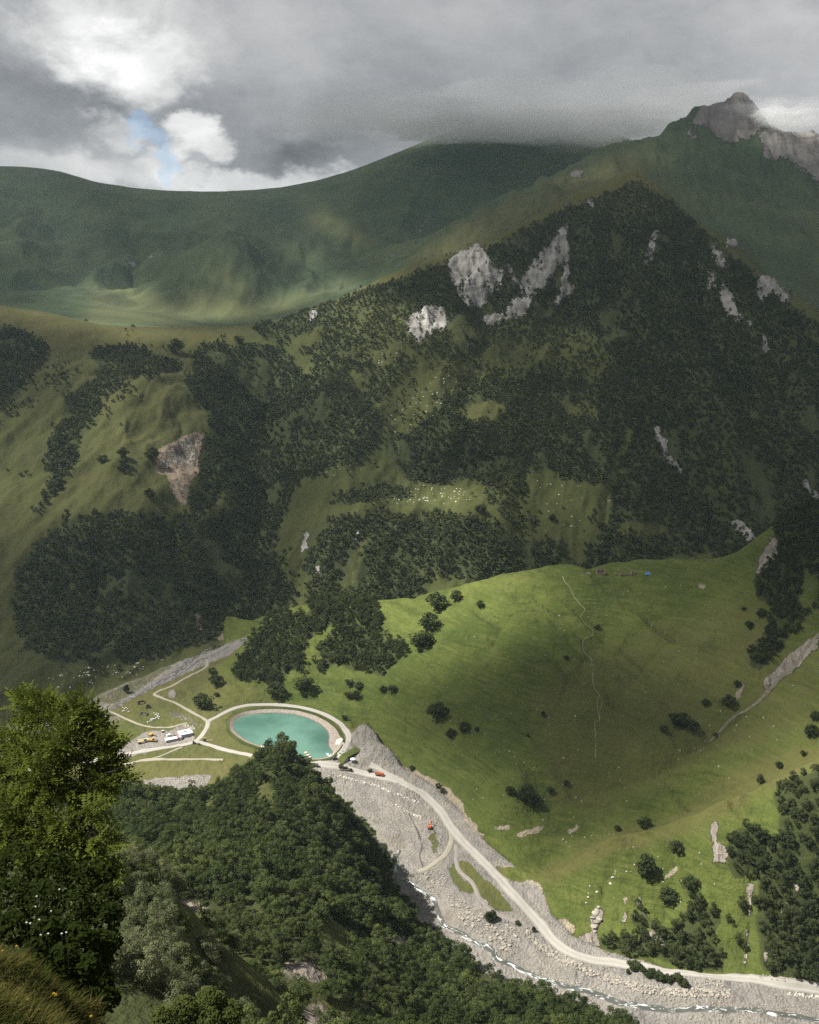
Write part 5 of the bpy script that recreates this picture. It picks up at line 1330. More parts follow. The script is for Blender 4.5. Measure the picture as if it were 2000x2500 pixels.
ribbon('track', [(508, 1762), (495, 1753), (478, 1744), (455, 1731), (432, 1718), (395, 1704), (380, 1698), (378, 1693), (395, 1684), (425, 1672), (455, 1655), (485, 1640), (502, 1630), (508, 1620), (505, 1610)], [3.5, 3.2, 3], M_TRACK, .3, 4, 2, 700, .2, 'narrow dirt track climbing to the far river')
ribbon('track', [(263, 1734), (293, 1748), (315, 1758), (339, 1768), (360, 1774), (386, 1776), (423, 1774), (445, 1768), (458, 1766)], [2.8, 2.8], M_TRACK, .3, 4, 2, 700, .2, 'grassy track beside the beehives')
ribbon('track', [(300, 1868), (330, 1861), (353, 1856), (423, 1854), (497, 1853), (545, 1855)], [3, 3.6, 3], M_TRACK, .3, 4, 2, 700, .4, 'stony track across the lower grass terrace')
ribbon('track', [(370, 1853), (400, 1843), (425, 1832), (445, 1824)], [2, 2.4, 1.6], M_TRACK, .3, 4, 2, 700, .4, 'short stony track up to the road')
ribbon('track', [(1100, 2020), (1102, 2045), (1098, 2065), (1090, 2082), (1078, 2095), (1060, 2108), (1043, 2119), (1020, 2128)], [4.5, 4, 4], M_TRACK, .3, 4, 2, 560, .2, 'loop track off the valley road through the gravel')
ribbon('track', [(1112, 2062), (1115, 2078), (1114, 2100), (1118, 2120), (1128, 2133), (1141, 2143), (1155, 2158), (1164, 2176), (1170, 2190), (1180, 2203), (1201, 2224), (1230, 2237), (1262, 2250)], [3, 3, 4], simple_mat('grey_path', (0.23, 0.21, 0.19), .95, .2, 1.0, .1), .28, 4, 2, 560, .15, 'grey path winding between two grass patches')
M_FOOT = simple_mat('footpath_soil', (0.25, 0.22, 0.14), .95, .3, 1.0, .1)
for pth in (S(k2, 1000, 1300, (645, 185), (655, 210), (672, 225), (690, 265), (715, 300), (740, 325), (720, 355), (740, 385), (775, 415), (765, 440), (733, 455), (735, 500), (768, 535), (762, 565)),
            S(k2, 1000, 1300, (770, 590), (780, 660), (800, 685), (790, 720), (800, 790), (780, 800), (785, 870), (783, 950)), S(k2, 1000, 1300, (800, 685), (812, 715), (803, 745), (800, 790))):
    ribbon('footpath', pth, [.9, .45, .8], M_FOOT, .35, 2, 3, 640, .5, 'thin footpath climbing the green meadow hill')
M_GULLY = simple_mat('gully_stones', (0.17, 0.155, 0.12), .95, .35, .5, .1)
ribbon('dry_gully', S(k2, 1000, 1300, (1725, 425), (1650, 520), (1580, 600), (1500, 680), (1440, 735), (1380, 770), (1310, 835), (1260, 885)), [3.5, 3.5, 2, 1.0], M_GULLY, .3, 4, 3, 640, .5, 'dry stony gully cutting down the right of the meadow')

def stream_mat(name, water, foam, foam_lo, foam_hi, sc=0.32):
    m, t, out = new_mat(name)
    p = t.objco()
    al = t.n('ShaderNodeCombineXYZ', X=t.math('MULTIPLY', t.attr('along'), .45), Y=t.math('MULTIPLY', t.attr('side'), 6.0))
    f = t.noise(al, sc, 5, .7, .8)
    fo = t.range(f, foam_lo, foam_hi)
    c = t.mix(fo, water, foam)
    c = t.mix(t.range(t.math('ABSOLUTE', t.attr('side')), .40, .5, 0, .85), c, (.16, .145, .13))
    b = t.n('ShaderNodeBsdfPrincipled', Base_Color=c, Roughness=t.range(fo, 0, 1, .25, .8), Normal=t.bump(f, .5, .6))
    t.put(out.inputs[0], b)
    return m
M_RIVER = stream_mat('river_water', (0.075, 0.08, 0.072), (0.66, 0.69, 0.69), 0.53, 0.63)
river = [(975, 2075), (971, 2097), (969, 2134), (982, 2146), (997, 2152), (1034, 2176), (1050, 2190), (1062, 2203), (1071, 2231), (1078, 2250), (1090, 2264), (1131, 2282), (1168, 2305), (1190, 2313), (1205, 2324), (1208, 2336), (1222, 2347), (1257, 2359), (1303, 2382), (1349, 2399), (1396, 2410), (1442, 2421), (1488, 2440), (1520, 2450), (1584, 2461), (1665, 2466), (1746, 2465), (1828, 2465), (1888, 2473), (1949, 2484), (2000, 2491), (2200, 2510)]
ribbon('river', river, [2.5, 3, 3.6, 4.2, 4.2, 4.2, 4.6, 4.6], M_RIVER, .22, 6, 1.5, 520, .45, 'white water mountain river in the stony bed')
M_BRAID = stream_mat('braided_water', (0.075, 0.075, 0.078), (0.24, 0.225, 0.215), 0.47, 0.60, .5)
for k_, (ln, w_) in enumerate((([(600, 1562), (560, 1570), (520, 1588), (480, 1602), (440, 1635), (400, 1660), (350, 1690), (325, 1702), (290, 1722), (240, 1745), (180, 1772), (60, 1810), (-60, 1840)], [5, 6, 7, 4, 6, 8]),
                               ([(560, 1577), (525, 1595), (490, 1612), (450, 1640), (415, 1662), (390, 1672)], [2.5, 3.5, 2.5]),
                               ([(540, 1572), (500, 1590), (465, 1610), (430, 1636), (405, 1650)], [1.6, 2.5, 1.5]))):
    ribbon('river', ln, w_, M_BRAID, .25, 5, 2, 700, .5, ('grey braided river at the foot of the dark wood', 'short side channel of the far grey river', 'thin upper channel of the far grey river')[k_])
ribbon('creek', [(997, 1985), (1020, 2030), (1030, 2065), (1025, 2090), (1032, 2118), (1022, 2128)], [.9, 1.2, 1.0], simple_mat('wet_silt', (0.07, 0.06, 0.05), .6, .3, 1.0), .2, 2, 2, 560, .5, 'thin muddy creek in the gravel works')
ribbon('silt_bed', [(770, 1895), (800, 1925), (830, 1950), (870, 1985), (905, 2020), (935, 2060), (950, 2080)], [5, 9, 10, 9, 6], simple_mat('wet_gravel', (0.21, 0.20, 0.165), .8, .25, .4, .2), .2, 5, 2, 560, .5, 'greenish silt bed beside the wooded spur')

# ------------------------------------------------------------------ boulders
import bmesh
def rock_mesh(name, seed, mat, sub=2, flat=.75, rough=.28):
    bm = bmesh.new(); bmesh.ops.create_icosphere(bm, subdivisions=sub, radius=1.0)
    rng = np.random.default_rng(seed)
    offs = rng.uniform(-50, 50, 3); planes = [(rng.normal(size=3), rng.uniform(.55, .85)) for _ in range(7)]
    for v in bm.verts:
        p = np.array(v.co)
        for n_, d_ in planes:
            n_ = n_ / np.linalg.norm(n_); e = p @ n_ - d_
            if e > 0: p = p - n_ * e * .9
        from_n = perlin(np.array([p[0] * 1.6 + offs[0]]), np.array([p[1] * 1.6 + p[2] * 1.3 + offs[1]]), seed)[0]
        p = p * (1 + rough * from_n); p[2] = max(p[2] * flat, -.35)
        v.co = p
    me = bpy.data.meshes.new(name); bm.to_mesh(me); bm.free(); me.materials.append(mat)
    return me
def stone_mat(name, a, b_):
    m, t, out = new_mat(name)
    oi = m.node_tree.nodes.new('ShaderNodeObjectInfo'); p = t.objco()
    c = t.mix(oi.outputs['Random'], a, b_)
    c = t.mix(t.range(t.noise(p, 3.0, 5, .65), .45, .75, 0, .6), c, tuple(x * .5 for x in a))
    b = t.n('ShaderNodeBsdfPrincipled', Base_Color=c, Roughness=.9, Normal=t.bump(t.noise(p, 4, 4, .7), .5, .1)); b.inputs['Specular IOR Level'].default_value = .15
    t.put(out.inputs[0], b); return m
M_STONE = stone_mat('boulder_stone', (0.23, 0.21, 0.182), (0.38, 0.345, 0.298))
M_LIME = stone_mat('pale_stone', (0.42, 0.395, 0.35), (0.60, 0.57, 0.51))
ROCKS = [rock_mesh('boulder', 40 + i, M_STONE) for i in range(5)]
LIMES = [rock_mesh('pale_boulder', 60 + i, M_LIME) for i in range(4)]
b_pts = []       # plan x, y, size, kind
def strip_pts(line, half, n, smin, smax, kind, pile=0.0):
    L_ = dens(line, 4)
    for _ in range(n):
        a = L_[RNG.integers(0, len(L_))]
        px_, py_ = a[0] + RNG.normal(0, 2), a[1] + RNG.uniform(-half, half)
        g_ = ground(px_, py_, 520)
        b_pts.append((g_.x, g_.y, RNG.uniform(smin, smax) ** 1.0, kind, pile))
def area_pts(poly, n, smin, smax, kind):
    pl = np.array(poly); x0, y0 = pl.min(0); x1, y1 = pl.max(0); c_ = 0
    while c_ < n:
        px_, py_ = RNG.uniform(x0, x1), RNG.uniform(y0, y1)
        if in_poly(np.array([px_]), np.array([py_]), pl)[0]:
            g_ = ground(px_, py_, 520); s_ = smin + (smax - smin) * RNG.uniform(0, 1) ** 2.2
            b_pts.append((g_.x, g_.y, s_, kind, 0)); c_ += 1
strip_pts([(830, 1896), (870, 1905), (905, 1914), (945, 1930), (985, 1944), (1022, 1961)], 2.5, 120, .45, .95, 1)
strip_pts([(897, 1901), (940, 1909), (970, 1914), (995, 1926), (1022, 1942)], 2.2, 60, .45, .9, 0)
strip_pts([(968, 1967), (985, 1976), (1005, 1987), (1028, 1996)], 3, 45, .4, .85, 1)
strip_pts([(812, 1888), (800, 1897), (812, 1910)], 2, 14, .4, .8, 1)
strip_pts([(1285, 2272), (1310, 2300), (1340, 2325), (1380, 2345), (1420, 2362), (1470, 2385), (1519, 2398), (1560, 2412), (1620, 2422), (1700, 2424), (1787, 2426)], 10, 620, .5, 1.2, 0)
strip_pts([(1700, 2405), (1730, 2396), (1770, 2402)], 7, 60, .45, .9, 0)
strip_pts([(1925, 2426), (1960, 2430), (2000, 2435)], 5, 50, .4, .8, 1)
strip_pts([(1850, 2382), (1880, 2386), (1915, 2392)], 5, 40, .4, .8, 0)
area_pts([(1090, 2180), (1120, 2190), (1160, 2215), (1195, 2250), (1240, 2250), (1265, 2270), (1258, 2310), (1230, 2325), (1200, 2300), (1150, 2275), (1115, 2240)], 330, .35, 1.6, 0)
area_pts([(1000, 2135), (1060, 2120), (1100, 2140), (1120, 2190), (1090, 2200), (1040, 2170)], 160, .3, .9, 0)
area_pts([(960, 2150), (1000, 2170), (1060, 2240), (1090, 2280), (1160, 2320), (1130, 2320), (1060, 2280), (1000, 2230)], 150, .3, .8, 0)
area_pts([(800, 1900), (900, 1915), (1000, 1960), (1060, 2000), (1040, 2050), (1010, 2110), (960, 2050), (880, 1980), (820, 1930)], 220, .25, .8, 0)
area_pts([(1300, 2370), (1500, 2420), (1700, 2440), (2000, 2460), (2000, 2480), (1700, 2455), (1480, 2425), (1300, 2380)], 260, .25, .75, 0)
area_pts([(1700, 2470), (2000, 2500), (2000, 2520), (1600, 2500)], 120, .25, .7, 0)
area_pts([(330, 1905), (420, 1898), (500, 1892), (515, 1900), (470, 1948), (400, 1940)], 260, .3, .75, 0)
area_pts([(445, 1768), (475, 1772), (478, 1785), (455, 1778)], 30, .4, .9, 1)
area_pts([(760, 1870), (860, 1890), (960, 1910), (1050, 1970), (1110, 2060), (1100, 2130), (1200, 2250), (1300, 2330), (1500, 2420), (1700, 2440), (2000, 2450), (2000, 2485), (1700, 2460), (1480, 2430), (1250, 2340), (1060, 2240), (960, 2130), (900, 2040), (800, 1930)], 3200, .14, .45, 0)
b_arr = np.array(b_pts)
bs = b_arr[:, 2] / b_arr[:, 1]
order_b = np.argsort(-bs)
bz = H(b_arr[:, 0], b_arr[:, 1])
def rock_obj(name, me, x_, y_, z_, s_, label, group=None, cat='boulder'):
    o_ = bpy.data.objects.new(name, me); COL.objects.link(o_)
    o_.location = (x_, y_, z_ + s_ * .12); o_.rotation_euler = (RNG.uniform(-.3, .3), RNG.uniform(-.3, .3), RNG.uniform(0, 6.28))
    o_.scale = (s_ * RNG.uniform(.9, 1.35), s_ * RNG.uniform(.8, 1.1), s_ * RNG.uniform(.7, 1.0))
    tag(o_, label, cat, group); return o_
for j in order_b[:250]:
    pale = b_arr[j, 3] > .5
    rock_obj('boulder', (LIMES if pale else ROCKS)[int(RNG.integers(0, 4))], b_arr[j, 0], b_arr[j, 1], bz[j], b_arr[j, 2],
             'pale boulder in the rows beside the valley works' if pale else 'large tan boulder in the rubble along the river bank', None, 'boulder')['group'] = 'pale boulders by the works' if pale else 'boulders along the river bank'
rst = order_b[250:]
pr = []
for i, me in enumerate(ROCKS[:4] + LIMES[:3]):
    pr.append(bpy.data.objects.new('stone', me))
n = len(rst)
r_ = RNG.uniform(-.4, .4, (n, 3)); r_[:, 2] = RNG.uniform(0, 6.28, n)
s_ = b_arr[rst, 2][:, None] * RNG.uniform(.75, 1.25, (n, 3))
scatter_gn('rubble', np.column_stack([b_arr[rst, 0], b_arr[rst, 1], bz[rst] + .1]), r_, s_, np.where(b_arr[rst, 3] > .5, RNG.integers(4, 7, n), RNG.integers(0, 4, n)), pr, 'tan and pale rubble along the river and the works')
# stones strewn over meadow and mountain pastures
sp = []
for poly, n in (([(1150, 1480), (1700, 1420), (1650, 1700), (1300, 1900), (1050, 1760)], 60), ([(1180, 1830), (1500, 1830), (1560, 2030), (1300, 2100), (1150, 1960)], 55), ([(1600, 1750), (1980, 1650), (1980, 1800), (1700, 1950)], 30), ([(1350, 2110), (1700, 2030), (1760, 2200), (1450, 2260)], 30)):
    pl = np.array(poly); c_ = 0
    while c_ < n:
        px_, py_ = RNG.uniform(*np.array([pl[:, 0].min(), pl[:, 0].max()])), RNG.uniform(pl[:, 1].min(), pl[:, 1].max())
        if in_poly(np.array([px_]), np.array([py_]), pl)[0]:
            g_ = ground(px_, py_, 600); sp.append((g_.x, g_.y, g_.z, RNG.uniform(.28, .75))); c_ += 1
for poly, n in (([(940, 1000), (1090, 900), (1130, 950), (1080, 1010), (960, 1070)], 70), ([(930, 1200), (1060, 1180), (1160, 1200), (1150, 1230), (950, 1230)], 60), ([(900, 870), (990, 840), (960, 880), (920, 900)], 25), ([(770, 1120), (900, 1130), (870, 1160), (800, 1170)], 20), ([(100, 1640), (400, 1610), (330, 1650), (150, 1690)], 60), ([(1290, 1170), (1450, 1190), (1440, 1290), (1330, 1300)], 30)):
    pl = np.array(poly); c_ = 0
    while c_ < n:
        px_, py_ = RNG.uniform(pl[:, 0].min(), pl[:, 0].max()), RNG.uniform(pl[:, 1].min(), pl[:, 1].max())
        if in_poly(np.array([px_]), np.array([py_]), pl)[0]:
            g_ = ground(px_, py_, 980 if py_ > 1500 else 1180); sp.append((g_.x, g_.y, g_.z, RNG.uniform(.5, 1.7))); c_ += 1
sp = np.array(sp); n = len(sp)
r_ = RNG.uniform(-.3, .3, (n, 3)); r_[:, 2] = RNG.uniform(0, 6.28, n)
scatter_gn('field_stones', sp[:, :3], r_, sp[:, 3][:, None] * RNG.uniform(.7, 1.4, (n, 3)), RNG.integers(4, 7, n), pr, 'white stones strewn over the pastures')

# ------------------------------------------------------------------ single trees and bushes of the meadow and the valley
SINGLE = [
    (1067, 1488, 46, 'big dark bush at the left end of the meadow crest, lower of two', 0), (1113, 1466, 28, 'dark bush on the meadow crest right of the biggest crest bush', 0), (1172, 1482, 18, 'small round bush alone below the meadow crest', 0),
    (1046, 1535, 44, 'large bush at the upper right tip of the hillside wood', 0), (1026, 1582, 50, 'large bush at the right edge of the hillside wood', 0),
    (1070, 1756, 46, 'biggest lone bush low on the left of the meadow', 0), (1133, 1786, 26, 'bush right of the biggest lone bush low on the meadow', 0), (1100, 1800, 24, 'bush below the biggest lone bush on the left meadow', 0), (1164, 1785, 12, 'tiny bush right of the cluster low on the left meadow', 0),
    (1326, 1750, 12, 'small slim bush alone in the middle of the meadow shade', 1), (1383, 1611, 12, 'tiny bush left of the footpath on the meadow', 0), (1458, 1536, 14, 'small bush beside the bend of the footpath', 0),
    (1652, 1770, 34, 'tall bush of the dark cluster on the right meadow', 0), (1668, 1772, 34, 'wide bush in the middle of the dark cluster on the right meadow', 0), (1622, 1788, 18, 'small round bush left of the dark cluster on the right meadow', 0), (1690, 1784, 28, 'low bush right of the dark cluster on the right meadow', 0),
    (1777, 1724, 30, 'bush beside the bare slip on the right meadow', 0), (1722, 1722, 18, 'bush left of the bare slip on the right meadow', 0), (1800, 1676, 16, 'small bush above the bare slip on the right meadow', 0),
    (1989, 1757, 22, 'upper bush at the right edge of the meadow', 0), (1980, 1798, 30, 'lower wide bush at the right edge of the meadow', 0), (1963, 1845, 14, 'small bush just above the spur ridge', 0), (1902, 1874, 16, 'low bush on the spur ridge grass', 0),
    (1829, 1533, 18, 'round bush below the wooded crags', 0), (1858, 1506, 22, 'dark bush at the foot of the wooded crags', 0), (1815, 1490, 10, 'tiny bush left of the wooded crags', 0), (1289, 1798, 8, 'tiny dark bush in the lower meadow shade', 0), (1745, 1797, 10, 'tiny dark bush by the dry gully', 0),
    (854, 1674, 20, 'upper left bush of the four below the hillside wood', 0), (875, 1682, 20, 'upper right bush of the four below the hillside wood', 0), (852, 1704, 20, 'lower left bush of the four below the hillside wood', 0), (868, 1706, 22, 'lower right bush of the four below the hillside wood', 0),
    (935, 1690, 18, 'left bush of the pair right of the hillside wood', 0), (958, 1690, 22, 'right bush of the pair right of the hillside wood', 0), (842, 1757, 14, 'small bush above the pond ring road', 0),
    (499, 1728, 40, 'large dark bush beside the track left of the pond', 0), (529, 1674, 30, 'dark bush between the far river and the pond', 0), (520, 1646, 18, 'bush beside the bend of the track to the far river', 0), (529, 1700, 12, 'small bush right of the large bush near the pond', 0), (309, 1692, 16, 'bush standing in the far river gravel', 1),
    (740, 1688, 44, 'wide low bush at the bottom of the hillside wood', 0), (672, 1700, 40, 'dark bush hanging below the hillside wood towards the pond', 0),
    (1006, 1881, 14, 'small dark bush at the edge of the spoil heaps', 0), (1280, 1955, 40, 'biggest bush of the cluster above the valley road', 0), (1291, 1932, 22, 'bush behind the biggest of the cluster above the valley road', 0), (1245, 1938, 20, 'bush left of the cluster above the valley road', 0), (1310, 1967, 24, 'bush at the lower right of the cluster above the valley road', 0),
    (1344, 1935, 16, 'bush right of the cluster above the valley road', 0), (1382, 1917, 14, 'small bush highest right of the cluster above the valley road', 0),
    (1572, 2021, 28, 'bush on the grass just behind the spur ridge', 0), (1507, 2028, 14, 'small bush left behind the spur ridge', 0), (1651, 2080, 30, 'dark bush in the shade under the spur ridge', 0), (1578, 2142, 44, 'tall dark cone shaped tree on the sunny side of the spur', 1), (1683, 2168, 34, 'round bush right of the tall cone tree', 0), (1690, 2192, 16, 'small bush below the round bush on the spur side', 0),
    (1629, 2202, 36, 'dense bush below the tall cone tree', 0), (1856, 1914, 18, 'slim young conifer on the spur ridge', 1),
    (1192, 2250, 20, 'dark shrub on the gravel below the path, left of two', 1), (1204, 2246, 20, 'dark shrub on the gravel below the path, right of two', 1), (1264, 2258, 12, 'small shrub at the junction of path and road', 0), (1303, 2274, 10, 'tiny conifer below the valley road junction', 1),
    (903, 1886, 11, 'small tree beside the road near the spoil heap', 0), (833, 1876, 13, 'shrub behind the log pile near the pond', 0), (845, 1878, 9, 'small shrub right of the log pile shrub', 0), (856, 1883, 9, 'low shrub beside the road past the log pile', 0), (1071, 1924, 13, 'upper small tree on the spoil slope', 0), (1081, 1936, 14, 'lower small tree on the spoil slope', 0),
    (250, 1130, 22, 'dark round bush on the left hillside pasture', 0), (301, 1115, 24, 'upper bush of the pair on the left hillside pasture', 0), (302, 1135, 20, 'lower bush of the pair on the left hillside pasture', 0), (372, 1122, 32, 'bush at the left edge of the pink landslip', 0), (366, 1215, 24, 'bush left below the pink landslip', 0), (300, 1150, 20, 'bush below the pair on the left hillside pasture', 0),
    (585, 838, 22, 'bush on the yellow lip of the hanging valley', 0), (430, 862, 36, 'bush on the grass between the two upper woods', 0), (1348, 1270, 16, 'dark bush on the mountain clearing', 0), (1174, 1252, 26, 'bush at the right end of the bright shelf', 0),
]
for px_, py_, w_, lab, kind in SINGLE:
    g_ = ground(px_, py_, 560 if py_ > 1455 or px_ > 1030 and py_ > 1400 else 1150)
    wm = w_ / FPX * math.sqrt(g_.length_squared)
    s_ = wm / 6.2
    k_ = 2 if kind else int(RNG.integers(0, 2))
    place_tree('conifer' if 'coni' in lab else ('tree' if 'tree' in lab else 'bush'), BUSH, k_, (g_.x, g_.y, g_.z - .15 * s_), s_, RNG.uniform(0, 6.28), lab, 'tree' if ('tree' in lab or 'coni' in lab) else 'bush', None, (1.25 if kind else .85))
# row of young conifers on the gravel below the road
cl_ = dens([(1536, 2362), (1552, 2372), (1570, 2380), (1590, 2385), (1610, 2392), (1630, 2399), (1650, 2404), (1672, 2408)], 6)
for i, (px_, py_) in enumerate(cl_):
    g_ = ground(px_ + RNG.normal(0, 3), py_ + RNG.uniform(-9, 4), 540)
    s_ = RNG.uniform(.55, .95)
    place_tree('bush', BUSH, 2 if i % 2 else 1, (g_.x, g_.y, g_.z - .1), s_, RNG.uniform(0, 6.28), 'young dark green tree in the row on the gravel below the road', 'tree', 'row of young trees on the gravel', RNG.uniform(.8, 1.15))
g_ = ground(1533, 2378, 540); place_tree('bush', BUSH, 2, g_, .5, 1.0, 'thin sapling at the left end of the row of young trees', 'tree', None, 1.3)

# ------------------------------------------------------------------ built things in the valley
class MB:
    def __init__(self): self.v, self.f = [], []
    def poly(self, vs, fs):
        b_ = len(self.v); self.v += [tuple(map(float, p)) for p in vs]; self.f += [tuple(b_ + i for i in q_) for q_ in fs]; return self
    def box(self, c, s, rz=0.0, tilt=0.0, taper=1.0):
        x, y, z = s[0] / 2, s[1] / 2, s[2] / 2; o_ = []
        for k_, zz in ((1, -z), (taper, z)):
            for a, b_ in ((-x, -y), (x, -y), (x, y), (-x, y)):
                p = Vector((a * k_, b_ * k_, zz))
                p = Matrix.Rotation(rz, 3, 'Z') @ (Matrix.Rotation(tilt, 3, 'Y') @ p)
                o_.append(p + Vector(c))
        return self.poly(o_, [(3, 2, 1, 0), (4, 5, 6, 7), (0, 1, 5, 4), (1, 2, 6, 5), (2, 3, 7, 6), (3, 0, 4, 7)])
    def cyl(self, p0, p1, r0, r1=None, n=10):
        r1 = r0 if r1 is None else r1
        p0, p1 = Vector(p0), Vector(p1); ax = (p1 - p0).normalized(); e = ax.orthogonal().normalized(); g_ = ax.cross(e); o_ = []
        for p, r in ((p0, r0), (p1, r1)):
            for i in range(n):
                a = 2 * math.pi * i / n; o_.append(p + (e * math.cos(a) + g_ * math.sin(a)) * r)
        return self.poly(o_, [tuple(range(n))[::-1], tuple(range(n, 2 * n))] + [(i, (i + 1) % n, n + (i + 1) % n, n + i) for i in range(n)])
    def build(self, name, mat, parent=None):
        return mesh_from(name, self.v, self.f, mat, False, parent)
def paint(name, col, rough=.45): return simple_mat(name, col, rough, .18, 2.5, .4)
M_WHITE = paint('white_sheet', (.78, .79, .80)); M_GREYP = paint('grey_panel', (.34, .37, .42)); M_RED = paint('red_paint', (.42, .085, .065)); M_ORANGE = paint('orange_paint', (.44, .125, .045))
M_YELLOW = paint('yellow_paint', (.62, .36, .06)); M_CREAM = paint('cream_paint', (.68, .58, .30)); M_DARKP = paint('dark_paint', (.045, .045, .05)); M_RUBBER = paint('rubber', (.025, .025, .026), .8)
M_GLASS = simple_mat('dark_glass', (.03, .04, .05), .1, .1, 1, .6); M_STEEL = simple_mat('steel', (.16, .15, .14), .5, .3, 4, .4, .5); M_RUST = simple_mat('dull_grey_paint', (.13, .115, .10), .7, .35, 2)
M_CONC = simple_mat('concrete', (.33, .31, .285), .9, .2, 1.5, .1, 0, .3); M_WOOD = simple_mat('pale_wood', (.60, .47, .33), .8, .2, 3); M_OLDWOOD = simple_mat('grey_wood', (.15, .125, .105), .9, .35, 4); M_BLUE = paint('blue_tarpaulin', (.06, .22, .62), .5)
M_RUIN = simple_mat('ruin_stone', (.26, .195, .15), .95, .4, 1.6, .1, 0, .8); M_SOD = ground_material('sod_roof', (0.055, 0.07, 0.018), (0.085, 0.10, 0.028)); M_DSTONE = simple_mat('dark_stone', (.10, .095, .09), .95, .4, 1.5, .1, 0, .8)

def heading(p, q, ymin=600):
    a, b_ = ground(*p, ymin), ground(*q, ymin); d = b_ - a
    return a, b_, math.atan2(d.y, d.x)
def wheels(root, xs_, half, r, w=.32):
    for x_ in xs_:
        for s_ in (-1, 1):
            MB().cyl((x_, s_ * half - s_ * w / 2, r), (x_, s_ * half + s_ * w / 2, r), r, None, 12).build('wheel', M_RUBBER, root)
def dump_truck(p, q, body_m, cab_m, label, L_=7.6):
    a, b_, h_ = heading(p, q); c_ = (a + b_) / 2; c_.z += .3
    t_ = empty('dump_truck', c_, h_); tag(t_, label, 'truck')
    MB().box((0, 0, .95), (L_ * .95, 1.0, .3)).build('chassis', M_STEEL, t_)
    bd = MB().poly([(-L_ / 2, -1.25, 1.25), (L_ * .17, -1.25, 1.25), (L_ * .17, 1.25, 1.25), (-L_ / 2, 1.25, 1.25), (-L_ / 2 - .25, -1.3, 2.6), (L_ * .2, -1.3, 2.75), (L_ * .2, 1.3, 2.75), (-L_ / 2 - .25, 1.3, 2.6),
                    (-L_ / 2 - .1, -1.15, 2.55), (L_ * .15, -1.15, 2.65), (L_ * .15, 1.15, 2.65), (-L_ / 2 - .1, 1.15, 2.55), (-L_ / 2 + .2, -1.05, 1.6), (L_ * .12, -1.05, 1.6), (L_ * .12, 1.05, 1.6), (-L_ / 2 + .2, 1.05, 1.6)],
                   [(3, 2, 1, 0), (0, 1, 5, 4), (1, 2, 6, 5), (2, 3, 7, 6), (3, 0, 4, 7), (4, 5, 9, 8), (5, 6, 10, 9), (6, 7, 11, 10), (7, 4, 8, 11), (8, 9, 13, 12), (9, 10, 14, 13), (10, 11, 15, 14), (11, 8, 12, 15), (12, 13, 14, 15)]).build('tipper_body', body_m, t_)
    cb = MB().box((L_ * .36, 0, 1.85), (L_ * .26, 2.4, 1.9), 0, 0, .92).build('cab', cab_m, t_)
    MB().box((L_ * .36 + L_ * .125, 0, 2.25), (.08, 2.0, .7)).build('windscreen', M_GLASS, cb)
    for s_ in (-1, 1): MB().box((L_ * .38, s_ * 1.16, 2.25), (.8, .08, .6)).build('side_window', M_GLASS, cb)
    wheels(t_, (-L_ * .36, -L_ * .2, L_ * .34), 1.05, .55)
    return t_
dump_truck((918, 1894), (936, 1895.5), M_ORANGE, M_RED, 'orange dump truck driving on the valley road')
dump_truck((758, 1871), (776, 1872.5), M_RUST, M_RUST, 'dull grey dump truck parked beside the wooded spur near the pond')

a, b_, h_ = heading((811, 1855), (823, 1853.5)); c_ = (a + b_) / 2; c_.z += .3
t_ = empty('parked_car', c_, h_); tag(t_, 'dark car parked beside the grass roofed building', 'car')
bd = MB().box((0, 0, .75), (4.6, 1.8, .75), 0, 0, .96).build('body', M_DARKP, t_)
MB().box((-.3, 0, 1.4), (2.7, 1.65, .6), 0, 0, .82).build('cabin', M_GLASS, t_)
wheels(t_, (-1.4, 1.4), .82, .36, .24)

def excavator(p, q, mat, label, size=1.0, boom_up=True):
    a, b_, h_ = heading(p, q); a.z += .2
    t_ = empty('excavator', a, h_); tag(t_, label, 'excavator'); t_.scale = (size,) * 3
    for s_ in (-1, 1): MB().box((0, s_ * 1.1, .45), (3.9, .6, .85), 0, 0, .94).build('track', M_RUBBER, t_)
    MB().cyl((0, 0, .8), (0, 0, 1.15), .8, None, 12).build('turntable', M_STEEL, t_)
    hs_ = MB().box((-.7, 0, 1.75), (3.0, 2.5, 1.25), 0, 0, .95).build('housing', mat, t_)
    MB().box((-2.25, 0, 1.65), (.5, 2.4, 1.0)).build('counterweight', mat, hs_)
    cb = MB().box((.9, .75, 2.2), (1.5, 1.0, 1.9), 0, 0, .9).build('cab', mat, t_); MB().box((1.66, .75, 2.4), (.06, .85, 1.1)).build('windscreen', M_GLASS, cb); MB().box((.9, 1.25, 2.5), (1.1, .06, .8)).build('side_window', M_GLASS, cb)
    bm_ = MB(); e_ = (4.2, -.3, 4.6) if boom_up else (3.6, -.3, 3.2)
    for p0, p1 in (((.8, -.3, 1.9), (2.4, -.3, 4.4 if boom_up else 3.8)), ((2.4, -.3, 4.4 if boom_up else 3.8), e_)): bm_.cyl(p0, p1, .36, .28, 6)
    bo = bm_.build('boom', mat, t_)
    MB().cyl(e_, (5.4, -.3, 2.2), .26, .2, 6).build('stick', mat, t_); MB().cyl((1.3, -.3, 2.0), (2.2, -.3, 3.4), .12, None, 6).build('hydraulic_ram', M_STEEL, bo)
    MB().poly([(5.0, -.8, 1.3), (5.0, .2, 1.3), (5.9, .2, 1.5), (5.9, -.8, 1.5), (5.2, -.8, 2.2), (5.2, .2, 2.2), (5.6, .2, 2.3), (5.6, -.8, 2.3)], [(3, 2, 1, 0), (0, 1, 5, 4), (1, 2, 6, 5), (2, 3, 7, 6), (3, 0, 4, 7), (4, 5, 6, 7)]).build('bucket', M_STEEL, t_)
    return t_
